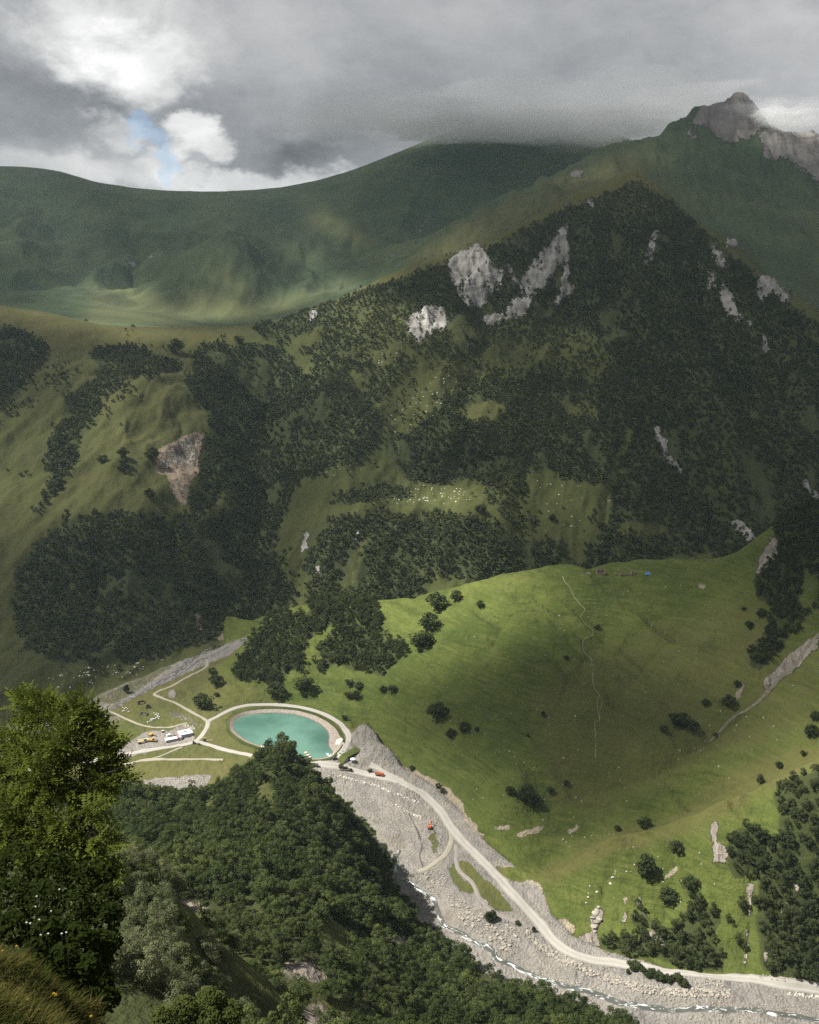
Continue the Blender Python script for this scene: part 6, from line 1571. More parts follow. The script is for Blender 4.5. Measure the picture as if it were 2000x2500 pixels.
excavator((1050, 2022), (1055, 2006), M_ORANGE, 'orange excavator with raised boom in the gravel works')
excavator((370, 1797), (384, 1799), M_YELLOW, 'yellow excavator standing behind the crane truck', .95, False)

# yellow crane truck and loader on the stony lot
a, b_, h_ = heading((338, 1816), (362, 1811)); c_ = (a + b_) / 2; c_.z += .25
t_ = empty('crane_truck', c_, h_); tag(t_, 'long pale yellow crane truck on the stony lot', 'crane truck')
MB().box((0, 0, 1.0), (10.4, 1.6, .45)).build('chassis', M_STEEL, t_)
MB().box((-1.2, 0, 1.55), (7.6, 2.4, .55)).build('deck', M_CREAM, t_)
bo = MB().box((-1.0, 0, 3.0), (9.4, .75, .75), 0, -.04).build('boom', M_CREAM, t_); MB().box((-5.9, 0, 3.2), (.5, .9, .9)).build('boom_head', M_STEEL, bo)
MB().box((1.7, 0, 2.4), (2.0, 2.0, 1.3)).build('turret', M_DARKP, t_)
cb = MB().box((4.6, 0, 1.9), (1.9, 2.4, 1.9), 0, 0, .92).build('cab', M_CREAM, t_); MB().box((5.52, 0, 2.2), (.08, 2.0, .8)).build('windscreen', M_GLASS, cb)
for s_ in (-1, 1): MB().box((-3.6, s_ * 1.35, .9), (.4, .5, .9)).build('outrigger', M_STEEL, t_)
wheels(t_, (-4.0, -2.7, 3.2, 4.7), 1.0, .55)
a, b_, h_ = heading((367, 1811), (381, 1811)); c_ = (a + b_) / 2; c_.z += .2
t_ = empty('wheel_loader', c_, h_); tag(t_, 'orange yellow wheel loader beside the crane truck', 'loader')
MB().box((-1.4, 0, 1.7), (2.6, 2.0, 1.4), 0, 0, .9).build('engine_cover', M_YELLOW, t_); MB().box((1.3, 0, 1.2), (2.2, 1.2, .6)).build('front_frame', M_YELLOW, t_)
cb = MB().box((.1, 0, 2.7), (1.4, 1.6, 1.7), 0, 0, .9).build('cab', M_GLASS, t_); MB().box((.1, 0, 3.6), (1.6, 1.8, .14)).build('cab_roof', M_YELLOW, cb)
for s_ in (-1, 1): MB().cyl((1.0, s_ * .6, 1.7), (3.2, s_ * .6, .9), .16, None, 6).build('lift_arm', M_YELLOW, t_)
MB().poly([(3.0, -1.4, .3), (3.0, 1.4, .3), (4.3, 1.4, .35), (4.3, -1.4, .35), (3.1, -1.4, 1.5), (3.1, 1.4, 1.5), (3.5, 1.4, 1.55), (3.5, -1.4, 1.55)], [(3, 2, 1, 0), (0, 1, 5, 4), (1, 2, 6, 5), (2, 3, 7, 6), (3, 0, 4, 7), (4, 5, 6, 7)]).build('bucket', M_RUST, t_)
wheels(t_, (-1.5, 1.5), 1.05, .8, .5)
g_ = ground(398, 1788, 700); t_ = empty('compressor_trailer', g_ + Vector((0, 0, .2)), .5); tag(t_, 'small red and white compressor trailer behind the site office', 'trailer')
MB().box((0, 0, 1.0), (2.6, 1.5, 1.0), 0, 0, .9).build('body', M_RED, t_); MB().box((.1, 0, 1.6), (2.2, 1.4, .3)).build('lid', M_WHITE, t_); MB().cyl((1.3, 0, .6), (2.5, 0, .5), .07, None, 6).build('drawbar', M_STEEL, t_); wheels(t_, (0,), .8, .36, .2)

# white site offices
a, b_, h_ = heading((405.5, 1814.5), (446, 1806)); c_ = (a + b_) / 2; Ln = (b_ - a).length
t_ = empty('site_office', c_ + Vector((-math.sin(h_) * 2.4, math.cos(h_) * 2.4, .1)), h_); tag(t_, 'long low white site office with a red band by the road', 'building')
MB().box((-Ln * .1, 0, 1.3), (Ln * .8, 4.8, 2.6)).build('wall', M_GREYP, t_)
MB().poly([(-Ln / 2 - .2, -2.7, 2.6), (Ln * .205, -2.7, 2.6), (Ln * .205, 2.7, 2.6), (-Ln / 2 - .2, 2.7, 2.6), (-Ln / 2 - .2, 0, 3.4), (Ln * .205, 0, 3.4)], [(0, 1, 5, 4), (2, 3, 4, 5), (0, 4, 3), (1, 2, 5), (3, 2, 1, 0)]).build('roof', M_WHITE, t_)
MB().box((Ln * .245, 0, 1.55), (Ln * .085, 5.2, 3.1)).build('red_band', M_RED, t_)
MB().box((Ln * .39, 0, 1.35), (Ln * .2, 4.9, 2.7)).build('annex', M_GREYP, t_)
MB().box((-Ln * .49, -2.2, 1.2), (.35, .5, 2.4)).build('corner_post', M_WHITE, t_)
for k_ in range(4):
    w_ = MB().box((-Ln * .42 + k_ * Ln * .15, -2.42, 1.5), (1.2, .08, 1.0)).build('window', M_WHITE, t_); MB().box((-Ln * .42 + k_ * Ln * .15, -2.47, 1.5), (1.0, .05, .8)).build('pane', M_GLASS, w_)
MB().box((Ln * .39, -2.48, 1.0), (.95, .08, 2.0)).build('door', M_WHITE, t_)
a, b_, h_ = heading((441.5, 1804), (471, 1796)); c_ = (a + b_) / 2; Ln = (b_ - a).length
t_ = empty('site_hall', c_ + Vector((-math.sin(h_) * 5.0, math.cos(h_) * 5.0, .1)), h_); tag(t_, 'white flat roofed hall with dark skylights behind the site office', 'building')
MB().box((0, 0, 1.5), (Ln, 9.6, 3.0)).build('wall', M_GREYP, t_); rf = MB().box((0, 0, 3.15), (Ln + .5, 10.1, .3)).build('roof', M_WHITE, t_)
for k_ in range(3): MB().box((-1.7 + k_ * 1.75 - .6, .6, 3.36), (1.45, 2.4, .14)).build('skylight', M_GLASS, rf)
for k_ in range(4): 
    w_ = MB().box((-Ln * .36 + k_ * Ln * .24, -4.83, 1.6), (1.3, .08, 1.0)).build('window', M_WHITE, t_); MB().box((-Ln * .36 + k_ * Ln * .24, -4.88, 1.6), (1.1, .05, .8)).build('pane', M_GLASS, w_)
g_ = ground(412, 1799, 700); t_ = empty('storage_container', g_ + Vector((0, 0, .1)), h_); tag(t_, 'small white storage container behind the long site office', 'container')
MB().box((0, 0, 1.2), (3.4, 2.3, 2.4)).build('body', M_WHITE, t_); MB().box((1.72, 0, 1.2), (.08, 2.1, 2.2)).build('door', M_GREYP, t_); MB().box((0, 0, 2.46), (3.5, 2.4, .12)).build('roof', M_WHITE, t_)
g_ = ground(425, 1797, 700); t_ = empty('woodpile', g_, h_); tag(t_, 'dark pile of timber between the two white site buildings', 'timber pile')
for k_ in range(7): MB().cyl((-2.2, -.6 + .4 * (k_ % 4), .3 + .35 * (k_ // 4)), (2.2, -.5 + .4 * (k_ % 4), .3 + .35 * (k_ // 4)), .2, None, 7).build('log', M_OLDWOOD, t_)

# pale timber frame at the road fork
g_ = ground(500, 1811, 700); t_ = empty('timber_gate', g_, .2); tag(t_, 'pale timber gate frame standing at the road fork', 'frame')
for x_ in (-1.6, 1.6): MB().box((x_, 0, 1.9), (.35, .35, 3.9)).build('post', M_WOOD, t_)
MB().box((0, 0, 3.95), (4.2, .4, .3)).build('crossbeam', M_WOOD, t_); MB().box((0, .4, .35), (3.6, 1.6, .7)).build('plinth', M_CONC, t_); MB().box((0, .2, 1.7), (2.4, .2, 1.9)).build('board', M_DARKP, t_)
for x_, y_ in ((4.6, .6), (4.8, -1.0)): MB().box((x_, y_, 1.2 - y_ * .1), (5.2, .22, .22), 0, -.05).build('rail', M_WOOD, t_)
a, b_, h_ = heading((471, 1815), (487, 1818.5)); c_ = (a + b_) / 2; t_ = empty('tractor', a.lerp(b_, .25) + Vector((0, 0, .2)), h_); tag(t_, 'small dark tractor with a trailer at the road fork', 'tractor')
MB().box((.3, 0, 1.0), (1.8, .9, .7)).build('bonnet', M_DARKP, t_); MB().box((-.9, 0, 1.6), (1.2, 1.3, 1.6), 0, 0, .9).build('cab', M_DARKP, t_); wheels(t_, (-.9,), .75, .65, .35); wheels(t_, (1.0,), .6, .4, .25)
MB().cyl((-1.5, 0, .6), (3.2, 0, .7), .08, None, 6).build('drawbar', M_STEEL, t_); MB().box((4.2, 0, .95), (2.6, 1.4, .35)).build('trailer_bed', M_RUST, t_); MB().cyl((5.3, -.4, .9), (5.3, .4, 2.2), .12, None, 6).build('lever', M_DARKP, t_); wheels(t_, (4.2,), .75, .38, .22)

# grass roofed building dug into the bank beside the pond
zf = -412.6
RP = {k_: on_plane(np.array(x_), np.array(y_), z_) for k_, (x_, y_, z_) in dict(A=(820.6, 1861.5, zf + .3), B=(834, 1840, zf + 3.4), C=(868, 1822.5, zf + 4.2), D=(885, 1830.7, zf + 4.2), E=(872.8, 1837, zf + 4.0), F=(849.6, 1847.6, zf + 3.8), G=(837, 1863.6, zf + .4)).items()}
t_ = empty('grass_roofed_building', Vector(((RP['B'] + RP['F']) / 2)[:2].tolist() + [zf])); tag(t_, 'low building with a sloping grass roof beside the pond', 'building')
org = np.array(t_.location)
def slab(name, pts, th, mat, par):
    up = [p - org for p in pts]; lo = [p - org - np.array([0, 0, th]) for p in pts]; n_ = len(pts)
    return MB().poly(up + lo, [tuple(range(n_)), tuple(range(2 * n_ - 1, n_ - 1, -1))] + [(i, n_ + i, n_ + (i + 1) % n_, (i + 1) % n_) for i in range(n_)]).build(name, mat, par)
slab('roof', [RP[k_] for k_ in 'AGFB'], .6, M_SOD, t_); slab('roof', [RP[k_] for k_ in 'BFEDC'], .6, M_SOD, t_)
def wall_between(name, p, q, z0, th, mat, zt=None):
    d = (q - p)[:2]; d = d / np.linalg.norm(d); nn = np.array([d[1], -d[0], 0]) * th
    lo = lambda s_: np.array([s_[0], s_[1], z0]); P_q = [lo(p), lo(q), q - [0, 0, .62], p - [0, 0, .62]]
    v = [np.array(s_) - org for s_ in P_q] + [np.array(s_) - nn - org for s_ in P_q]
    return MB().poly(v, [(0, 1, 2, 3), (7, 6, 5, 4), (0, 4, 5, 1), (1, 5, 6, 2), (2, 6, 7, 3), (3, 7, 4, 0)]).build(name, mat, t_)
inn = np.array([-.5, .9, 0]) 
wall_between('front_wall', RP['F'] + inn, RP['E'] + inn, zf - 1.5, .4, M_DARKP); wall_between('wing_wall', RP['G'] + [0, .1, .3], RP['F'] + [0, .1, .3], zf - 1.5, .4, M_GREYP); wall_between('end_wall', RP['E'] + inn, RP['D'] + inn, zf - 1.5, .4, M_CONC)  # front wall is one dark sheet, the opening's shade put into its paint
g_ = ground(862, 1860, 650); t_ = empty('kiosk', g_); tag(t_, 'small white roofed round kiosk in front of the grass roofed building', 'kiosk')
MB().cyl((0, 0, 0), (0, 0, 2.6), 1.7, None, 8).build('wall', M_GREYP, t_); rf = MB().cyl((0, 0, 2.6), (0, 0, 3.0), 2.5, 2.4, 8).build('roof', M_WHITE, t_); MB().cyl((0, 0, 3.0), (0, 0, 3.7), 2.4, .2, 8).build('roof_cone', M_WHITE, rf); MB().box((-.6, -1.68, 1.0), (.9, .12, 2.0)).build('door', M_DARKP, t_)
for px_, py_, lb in ((837.5, 1834.5, 'small dark boulder on the ring road edge, upper of two'), (830.5, 1840.5, 'small dark boulder on the ring road edge, lower of two')):
    g_ = ground(px_, py_, 650); o_ = rock_obj('boulder', rock_mesh('boulder', int(px_), M_DSTONE), g_.x, g_.y, g_.z + .3, .75, lb)
a, b_, h_ = heading((818, 1878), (854, 1884)); c_ = (a + b_) / 2; t_ = empty('log_pile', c_ + Vector((0, 0, .1)), h_); tag(t_, 'long low pile of dark logs beside the works road', 'timber pile')
for k_ in range(18): x_ = -6.5 + (k_ % 6) * 2.5; MB().cyl((x_ - 1.3, -.5 + .45 * (k_ // 6), .3 + .1 * (k_ % 3)), (x_ + 1.2, -.4 + .45 * (k_ // 6), .35), .24, None, 7).build('log', M_OLDWOOD, t_)

# on the pond: float of three blocks, boat, timber deck, ramp
for k_, (px_, py_) in enumerate(((747, 1838.5), (752, 1844), (756, 1849.5))):
    p = on_plane(np.array(px_), np.array(py_), Z_WATER + .3)
    t_ = empty('pontoon', p, -.9); tag(t_, ('square pontoon block farthest out on the pond', 'middle pontoon block of three on the pond', 'pontoon block nearest the pond shore')[k_], 'pontoon', 'pontoon blocks on the pond')
    MB().box((0, 0, .15), (2.5, 2.3, .9)).build('float', M_CONC, t_); MB().box((0, 0, .68), (2.7, 2.5, .12)).build('deck', M_WOOD, t_)
    for s_ in (-1, 1): MB().cyl((s_ * 1.1, 1.0, .7), (s_ * 1.1, 1.0, 1.5), .08, None, 6).build('bollard', M_STEEL, t_)
p = on_plane(np.array(803.0), np.array(1844.5), Z_WATER + .1); q_ = on_plane(np.array(792.0), np.array(1839.0), Z_WATER + .1); h_ = math.atan2((p - q_)[1], (p - q_)[0])
t_ = empty('boat', p, h_ + math.pi); tag(t_, 'white motor boat with its bow to the open pond at the ramp', 'boat')
L2 = 3.2
MB().poly([(-L2, -1.05, .1), (L2 * .3, -1.05, .1), (L2, 0, .25), (L2 * .3, 1.05, .1), (-L2, 1.05, .1), (-L2, -1.25, .85), (L2 * .3, -1.25, .95), (L2 * 1.15, 0, 1.15), (L2 * .3, 1.25, .95), (-L2, 1.25, .85)], [(4, 3, 2, 1, 0), (0, 1, 6, 5), (1, 2, 7, 6), (2, 3, 8, 7), (3, 4, 9, 8), (4, 0, 5, 9), (5, 6, 7, 8, 9)]).build('hull', M_WHITE, t_)
MB().box((-.4, 0, 1.15), (1.0, 1.6, .5), 0, 0, .85).build('windscreen', M_GLASS, t_); MB().box((-2.2, 0, 1.0), (1.2, 1.8, .3)).build('seat', M_WHITE, t_); MB().box((-L2 - .25, 0, .8), (.5, .5, 1.0)).build('outboard_motor', M_DARKP, t_)
pts = [on_plane(np.array(x_), np.array(y_), -409.0) for x_, y_ in ((637, 1820), (643, 1818.5), (675, 1829), (672, 1833), (640, 1824))]
t_ = empty('timber_deck', Vector(pts[0])); tag(t_, 'pale timber deck on the near rim of the pond', 'deck'); org = np.array(t_.location)
E0, E1, Wd = pts[0] - org, pts[2] - org, np.array([.9, -3.4, 0])
for k_ in range(9):
    p0 = E0 + (E1 - E0) * k_ / 9; p1 = E0 + (E1 - E0) * (k_ + .93) / 9
    MB().poly([p0, p1, p1 + Wd, p0 + Wd] + [v_ + np.array([0, 0, .35]) for v_ in (p0, p1, p1 + Wd, p0 + Wd)], [(3, 2, 1, 0), (4, 5, 6, 7), (0, 1, 5, 4), (1, 2, 6, 5), (2, 3, 7, 6), (3, 0, 4, 7)]).build('plank', M_WOOD, t_)
pts = [on_plane(np.array(x_), np.array(y_), z_) for x_, y_, z_ in ((810, 1841.5, Z_WATER + .2), (838, 1812, -408.7), (842, 1815, -408.6), (815, 1845, Z_WATER + .5))]
MBr = MB().poly([p for p in pts] + [p - np.array([0, 0, 1.2]) for p in pts], [(0, 1, 2, 3), (7, 6, 5, 4), (0, 4, 5, 1), (1, 5, 6, 2), (2, 6, 7, 3), (3, 7, 4, 0)]).build('boat_ramp', M_CONC); tag(MBr, 'pale concrete ramp along the right shore of the pond', 'ramp')
g0 = [on_plane(np.array(x_), np.array(y_), z_) for x_, y_, z_ in ((818, 1818, -410.0), (822, 1806, -409.6), (833, 1801, -408.5), (838, 1806, -408.4), (830, 1818, -409.4))]
o_ = mesh_from('riprap', [p + np.array([0, 0, .25]) for p in g0] + [p - np.array([0, 0, .6]) for p in g0], [(0, 1, 2, 3, 4), (9, 8, 7, 6, 5)] + [(i, 5 + i, 5 + (i + 1) % 5, (i + 1) % 5) for i in range(5)], simple_mat('pale_riprap', (.50, .49, .44), .9, .3, 1.2, .1, 0, .8)); stuff(o_, 'patch of pale stone facing on the pond bank')

# beehives and stone ruins on the terrace left of the offices
hive_pos = [(376, 1743), (379, 1746), (383, 1743.5), (387, 1745.5), (382, 1748), (386, 1749.5), (389, 1752), (384, 1753), (380, 1755), (388, 1756), (376, 1757), (371, 1760), (366, 1763), (361, 1764.5), (373, 1756.5), (369, 1757.5), (300, 1729), (304, 1732), (308, 1729.5), (311, 1733), (303, 1737), (314, 1739), (299, 1738)]
hb = MB().box((0, 0, .55), (.95, .85, .8)); hl = MB().box((0, 0, 1.02), (1.1, 1.0, .14)); hf = MB().box((0, 0, .08), (.8, .7, .16))
for k_, (px_, py_) in enumerate(hive_pos):
    g_ = ground(px_, py_, 700)
    if k_ == 0:
        t_ = empty('beehive', g_, RNG.uniform(-.3, .3)); tag(t_, 'white box beehive on the grass terrace', 'beehive', 'white beehives on the terrace'); hive = (t_, [hb.build('hive_body', M_WHITE, t_), hl.build('lid', M_WHITE, t_), hf.build('stand', M_OLDWOOD, t_)])
    else:
        c2 = hive[0].copy(); COL.objects.link(c2); c2.location = g_; c2.rotation_euler = (0, 0, RNG.uniform(-.5, .5))
        for ch in hive[1]: d2_ = ch.copy(); COL.objects.link(d2_); d2_.parent = c2
    if k_ >= 16:
        (t_ if k_ == 0 else c2)['label'] = 'white box beehive by the far end of the grassy track'
def ruin(px_, py_, w_, d_, h_, rz, seed, label, name='stone_ruin', mat=None, ymin=900):
    """roofless walls of rough courses, broken along the top"""
    g_ = ground(px_, py_, ymin); t_ = empty(name, g_ - Vector((0, 0, .5)), rz); tag(t_, label, 'ruin'); rng = np.random.default_rng(seed)
    for nm, (x0, y0, x1, y1), hh in (('back_wall', (-w_ / 2, d_ / 2, w_ / 2, d_ / 2), 1.0), ('front_wall', (-w_ / 2, -d_ / 2, w_ / 2, -d_ / 2), .42), ('gable', (-w_ / 2, -d_ / 2, -w_ / 2, d_ / 2), 1.1), ('gable', (w_ / 2, -d_ / 2, w_ / 2, d_ / 2), 1.0)):
        n_ = 7; m_ = MB(); prof = [max(.3, hh * h_ * rng.uniform(.75, 1.1)) for _ in range(n_ + 1)]
        if nm == 'gable': prof = [prof[i] * (.75 + .45 * (1 - abs(i / n_ - .5) * 2)) for i in range(n_ + 1)]
        L_ = math.hypot(x1 - x0, y1 - y0); ang = math.atan2(y1 - y0, x1 - x0)
        for i in range(n_):
            f = (i + .5) / n_; hh_ = (prof[i] + prof[i + 1]) / 2
            m_.box((x0 + (x1 - x0) * f, y0 + (y1 - y0) * f, hh_ / 2), (L_ / n_ * 1.01, .7 * rng.uniform(.9, 1.15), hh_), ang, 0, .93)
        m_.build(nm, mat or M_RUIN, t_)
    return t_
ruin(1467, 1401, 8.6, 5.0, 5.0, .05, 1, 'tallest stone hut ruin on the meadow crest')
ruin(1527, 1402, 9.0, 4.0, 2.0, -.05, 2, 'low ruined stone walls on the crest left of the blue tarpaulin')
ruin(1545, 1401, 3.6, 3.4, 3.6, .4, 3, 'narrow broken stone gable on the meadow crest')
ruin(1507, 1401, 5, 3, 1.4, .2, 4, 'collapsed stone pen between the two crest ruins'); ruin(1430, 1400, 9, 3, 1.0, .1, 5, 'low dry stone wall remains left of the tallest crest ruin', mat=M_CONC)
ruin(345, 1717, 6, 5, 2.6, .3, 6, 'dark stone ruin beside the far track', mat=M_DSTONE, ymin=750); ruin(362, 1728, 3, 3, 3.4, .1, 7, 'small dark tower stump on the terrace', mat=M_DSTONE, ymin=750); ruin(352, 1744, 7, 4, 1.8, -.3, 8, 'low dark ruin just above the beehives', mat=M_DSTONE, ymin=750)
g_ = ground(1582, 1402, 900); t_ = empty('tent', g_, 0); tag(t_, 'bright blue tarpaulin tent on the meadow crest', 'tent')
MB().poly([(-2.8, -1.6, 0), (2.8, -1.6, 0), (2.8, 1.6, 0), (-2.8, 1.6, 0), (-2.0, 0, 2.0), (1.8, 0, 2.1)], [(0, 1, 5, 4), (2, 3, 4, 5), (0, 4, 3), (1, 2, 5)]).build('canopy', M_BLUE, t_)
for x_ in (-2.0, 1.8): MB().cyl((x_, 0, 0), (x_, 0, 2.0), .05, None, 6).build('pole', M_STEEL, t_)
# pale layered outcrop above the road
g0 = [(1462, 2214), (1458, 2222), (1452, 2230), (1448, 2240), (1455, 2250), (1450, 2262), (1452, 2274), (1462, 2244)]
for k_, (px_, py_) in enumerate(g0):
    g_ = ground(px_, py_, 560); rock_obj('outcrop', ROCKS[k_ % 4], g_.x, g_.y, g_.z - .4, 1.6 + .5 * (k_ % 3), 'pale layered rock of the outcrop above the valley road', 'pale outcrop rocks above the road', 'rock')
for px_, py_, s_, lb in ((1497, 2143, 1.5, 'white boulder high on the sunny spur, upper of two'), (1491, 2158, 1.4, 'white boulder high on the sunny spur, lower of two'), (1458, 2178, 1.1, 'small white boulder left below the pair on the spur'), (1080, 1938, .01, '')):
    if lb: g_ = ground(px_, py_, 560); rock_obj('boulder', LIMES[1], g_.x, g_.y, g_.z, s_, lb)

# ------------------------------------------------------------------ foreground: rowan, dark thicket, grass, flowers, rock
def at(px, py, Y):
    u, t_ = ray(px, py); return np.array([float(u) * Y, Y, float(t_) * Y])
M_ROWAN = leaf_material('rowan_leaves', (0.054, 0.082, 0.016), (0.140, 0.168, 0.031), .35)
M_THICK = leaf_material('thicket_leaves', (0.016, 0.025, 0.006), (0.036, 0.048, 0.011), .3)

def compound_leaves(rng, bases, dirs, length, pairs=5, lw=.40):
    """pinnate leaves: a rib with pairs of narrow leaflets and one at the tip"""
    V, F, T = [], [], []
    n = len(bases)
    d = dirs / np.linalg.norm(dirs, axis=1)[:, None]
    upv = np.tile(np.array([0, 0, 1.0]), (n, 1)) + rng.normal(size=(n, 3)) * .35
    side = np.cross(d, upv); side /= np.linalg.norm(side, axis=1)[:, None]
    nor = np.cross(side, d)
    Ls = length * rng.uniform(.7, 1.2, n); tone0 = rng.uniform(0, 1, n)
    k = 0
    for i in range(pairs + 1):
        f = (i + .6) / (pairs + .6)
        c = bases + d * (Ls * f)[:, None] - nor * (Ls * .22 * f * f)[:, None]
        for s in ((-1, 1) if i < pairs else (0,)):
            ll = Ls * lw * (1 - .35 * abs(f - .5)) * rng.uniform(.85, 1.15, n)
            ax = side * s * .86 + d * (.5 if s else 1.0) - nor * .18 + rng.normal(size=(n, 3)) * .10
            ax /= np.linalg.norm(ax, axis=1)[:, None]
            wv = np.cross(ax, nor); wv /= np.linalg.norm(wv, axis=1)[:, None]; w = ll * .20
            a0, a1 = c, c + ax * ll[:, None]
            m = c + ax * (ll * .45)[:, None] + nor * (ll * .06)[:, None]
            V.append(np.stack([a0, m + wv * w[:, None], a1, m - wv * w[:, None]], 1)); T.append(np.repeat(tone0, 4).reshape(n, 4) * .7 + .3 * rng.uniform(0, 1, (n, 1)))
            k += 1
    V = np.concatenate(V).reshape(-1, 3); T = np.concatenate(T).reshape(-1)
    return V, np.arange(len(V)).reshape(-1, 4), T
def tubes(paths, sides=6):
    m = MB()
    for pts, r0, r1 in paths:
        pts = [Vector(p) for p in pts]; n = len(pts) - 1
        for i in range(n): m.cyl(pts[i], pts[i + 1], r0 + (r1 - r0) * i / n, r0 + (r1 - r0) * (i + 1) / n, sides)
    return m
rngf = np.random.default_rng(99)
# rowan: crown lobes as (px, py, radius in px, distance, sprays)
LOBES = [(20, 1800, 42, 16.0, 120), (-50, 1800, 60, 16.2, 120), (60, 1700, 26, 16.2, 50), (140, 1740, 34, 15.9, 90), (235, 1790, 34, 15.5, 80), (270, 1855, 26, 15.2, 50), (255, 1905, 26, 15.0, 40), (235, 1960, 26, 14.6, 50), (245, 2040, 34, 14.3, 80), (262, 2090, 30, 14.2, 60), (100, 1715, 42, 16.0, 110), (75, 1760, 36, 16.4, 80), (195, 1712, 30, 15.6, 70), (215, 1760, 40, 15.6, 110), (165, 1790, 52, 15.3, 170), (110, 1820, 50, 15.6, 150), (225, 1815, 40, 15.4, 100), (258, 1800, 26, 15.2, 50), (265, 1835, 24, 15.2, 45), (45, 1850, 52, 15.6, 170),
         (115, 1870, 58, 15.1, 190), (190, 1860, 48, 15.4, 130), (245, 1870, 34, 15.3, 70), (285, 1880, 20, 15.1, 34), (305, 1876, 12, 15.0, 14), (10, 1900, 55, 15.4, 160), (70, 1920, 46, 15.2, 110), (150, 1905, 40, 15.6, 60), (215, 1915, 34, 15.2, 60), (165, 1935, 30, 14.9, 70), (240, 1905, 24, 15.0, 40),
         (20, 1965, 50, 14.8, 150), (80, 1985, 48, 14.7, 140), (150, 2000, 50, 14.6, 150), (200, 1985, 30, 14.7, 60), (-60, 1850, 60, 15.8, 130), (-90, 1950, 70, 15.2, 150), (30, 2040, 55, 14.5, 150), (110, 2050, 55, 14.4, 150), (190, 2050, 42, 14.4, 110), (215, 2100, 34, 14.3, 70), (-50, 2050, 60, 14.4, 120), (-140, 1880, 60, 16, 90)]
BB, DD = [], []
cent = at(95, 2000, 15.3)
for px_, py_, r_, Yd, ns in LOBES:
    ns = int(ns * .62); py_ += 18
    c_ = at(px_, py_, Yd); rr = r_ / FPX * Yd * 1.02
    d = rngf.normal(size=(ns, 3)); d /= np.linalg.norm(d, axis=1)[:, None]
    q_ = c_ + d * (rr * rngf.uniform(.15, 1.0, ns) ** .5)[:, None] * .86
    BB.append(q_); out_ = (q_ - c_) * 1.2 + (c_ - cent) * .22 + rngf.normal(size=(ns, 3)) * .13; out_[:, 2] += .05; DD.append(out_)
BB, DD = np.concatenate(BB), np.concatenate(DD)
# a few leaves of each spray cluster together
rep = 1
Bs = np.repeat(BB, rep, 0) + rngf.normal(size=(len(BB) * rep, 3)) * .035; Ds = np.repeat(DD, rep, 0) + rngf.normal(size=(len(BB) * rep, 3)) * .22
base_pt = Vector(at(110, 2330, 15.0)); gz = float(H(base_pt.x, base_pt.y)); base_pt.z = gz
rowan = empty('rowan_tree', base_pt); tag(rowan, 'sunlit rowan tree with feathery leaves filling the left edge', 'tree')
O = np.array(base_pt)
v, f, tn = compound_leaves(rngf, Bs - O, Ds, .25)
mesh_from('crown', v, f, M_ROWAN, False, rowan, {'tone': tn})
P_ = lambda *pp: [np.array(at(*q_)) - O for q_ in pp]
trunk_paths = [([np.array([0, 0, -.3])] + P_((108, 2200, 15.0), (112, 2080, 15.1), (118, 1980, 15.2), (118, 1905, 15.3)), .075, .05)]
tubes(trunk_paths, 8).build('trunk', M_BARK_DARK, rowan)
limbs = [P_((118, 1905, 15.3), (135, 1850, 15.4), (140, 1790, 15.5), (185, 1720, 15.6)), P_((112, 1960, 15.2), (98, 1880, 15.4), (90, 1800, 15.8), (98, 1700, 16.0)), P_((118, 1950, 15.2), (150, 1938, 15.1), (205, 1915, 15.1), (250, 1890, 15.1), (300, 1876, 15.0)), P_((118, 1930, 15.2), (150, 1900, 15.3), (165, 1850, 15.4), (215, 1760, 15.5)),
         P_((116, 1985, 15.2), (70, 1940, 15.2), (20, 1880, 15.4), (-50, 1840, 15.7)), P_((140, 1870, 15.35), (200, 1850, 15.3), (262, 1800, 15.2)), P_((112, 2060, 15.1), (60, 2010, 14.8), (0, 1960, 14.9), (-80, 1940, 15.1)), P_((114, 2040, 15.1), (160, 2010, 14.7), (200, 1985, 14.7)), P_((205, 1915, 15.1), (235, 1935, 15.0), (250, 1905, 15.0))]
for lb in limbs: tubes([(lb, .035, .010)], 6).build('limb', M_BARK_DARK, rowan)
tw = []
for i in range(0, len(BB), 4):
    j_ = min((min(((BB[i] - O - p) ** 2).sum() for p in lb), k2_) for k2_, lb in enumerate(limbs))[1]
    lb = limbs[j_]; p_ = min(lb, key=lambda s_: ((BB[i] - O - s_) ** 2).sum())
    if np.linalg.norm(BB[i] - O - p_) < 1.1: tw.append(([p_, (p_ + BB[i] - O) / 2 + np.array([0, 0, -.03]), BB[i] - O], .007, .003))
tubes(tw, 3).build('twigs', M_BARK_DARK, rowan)
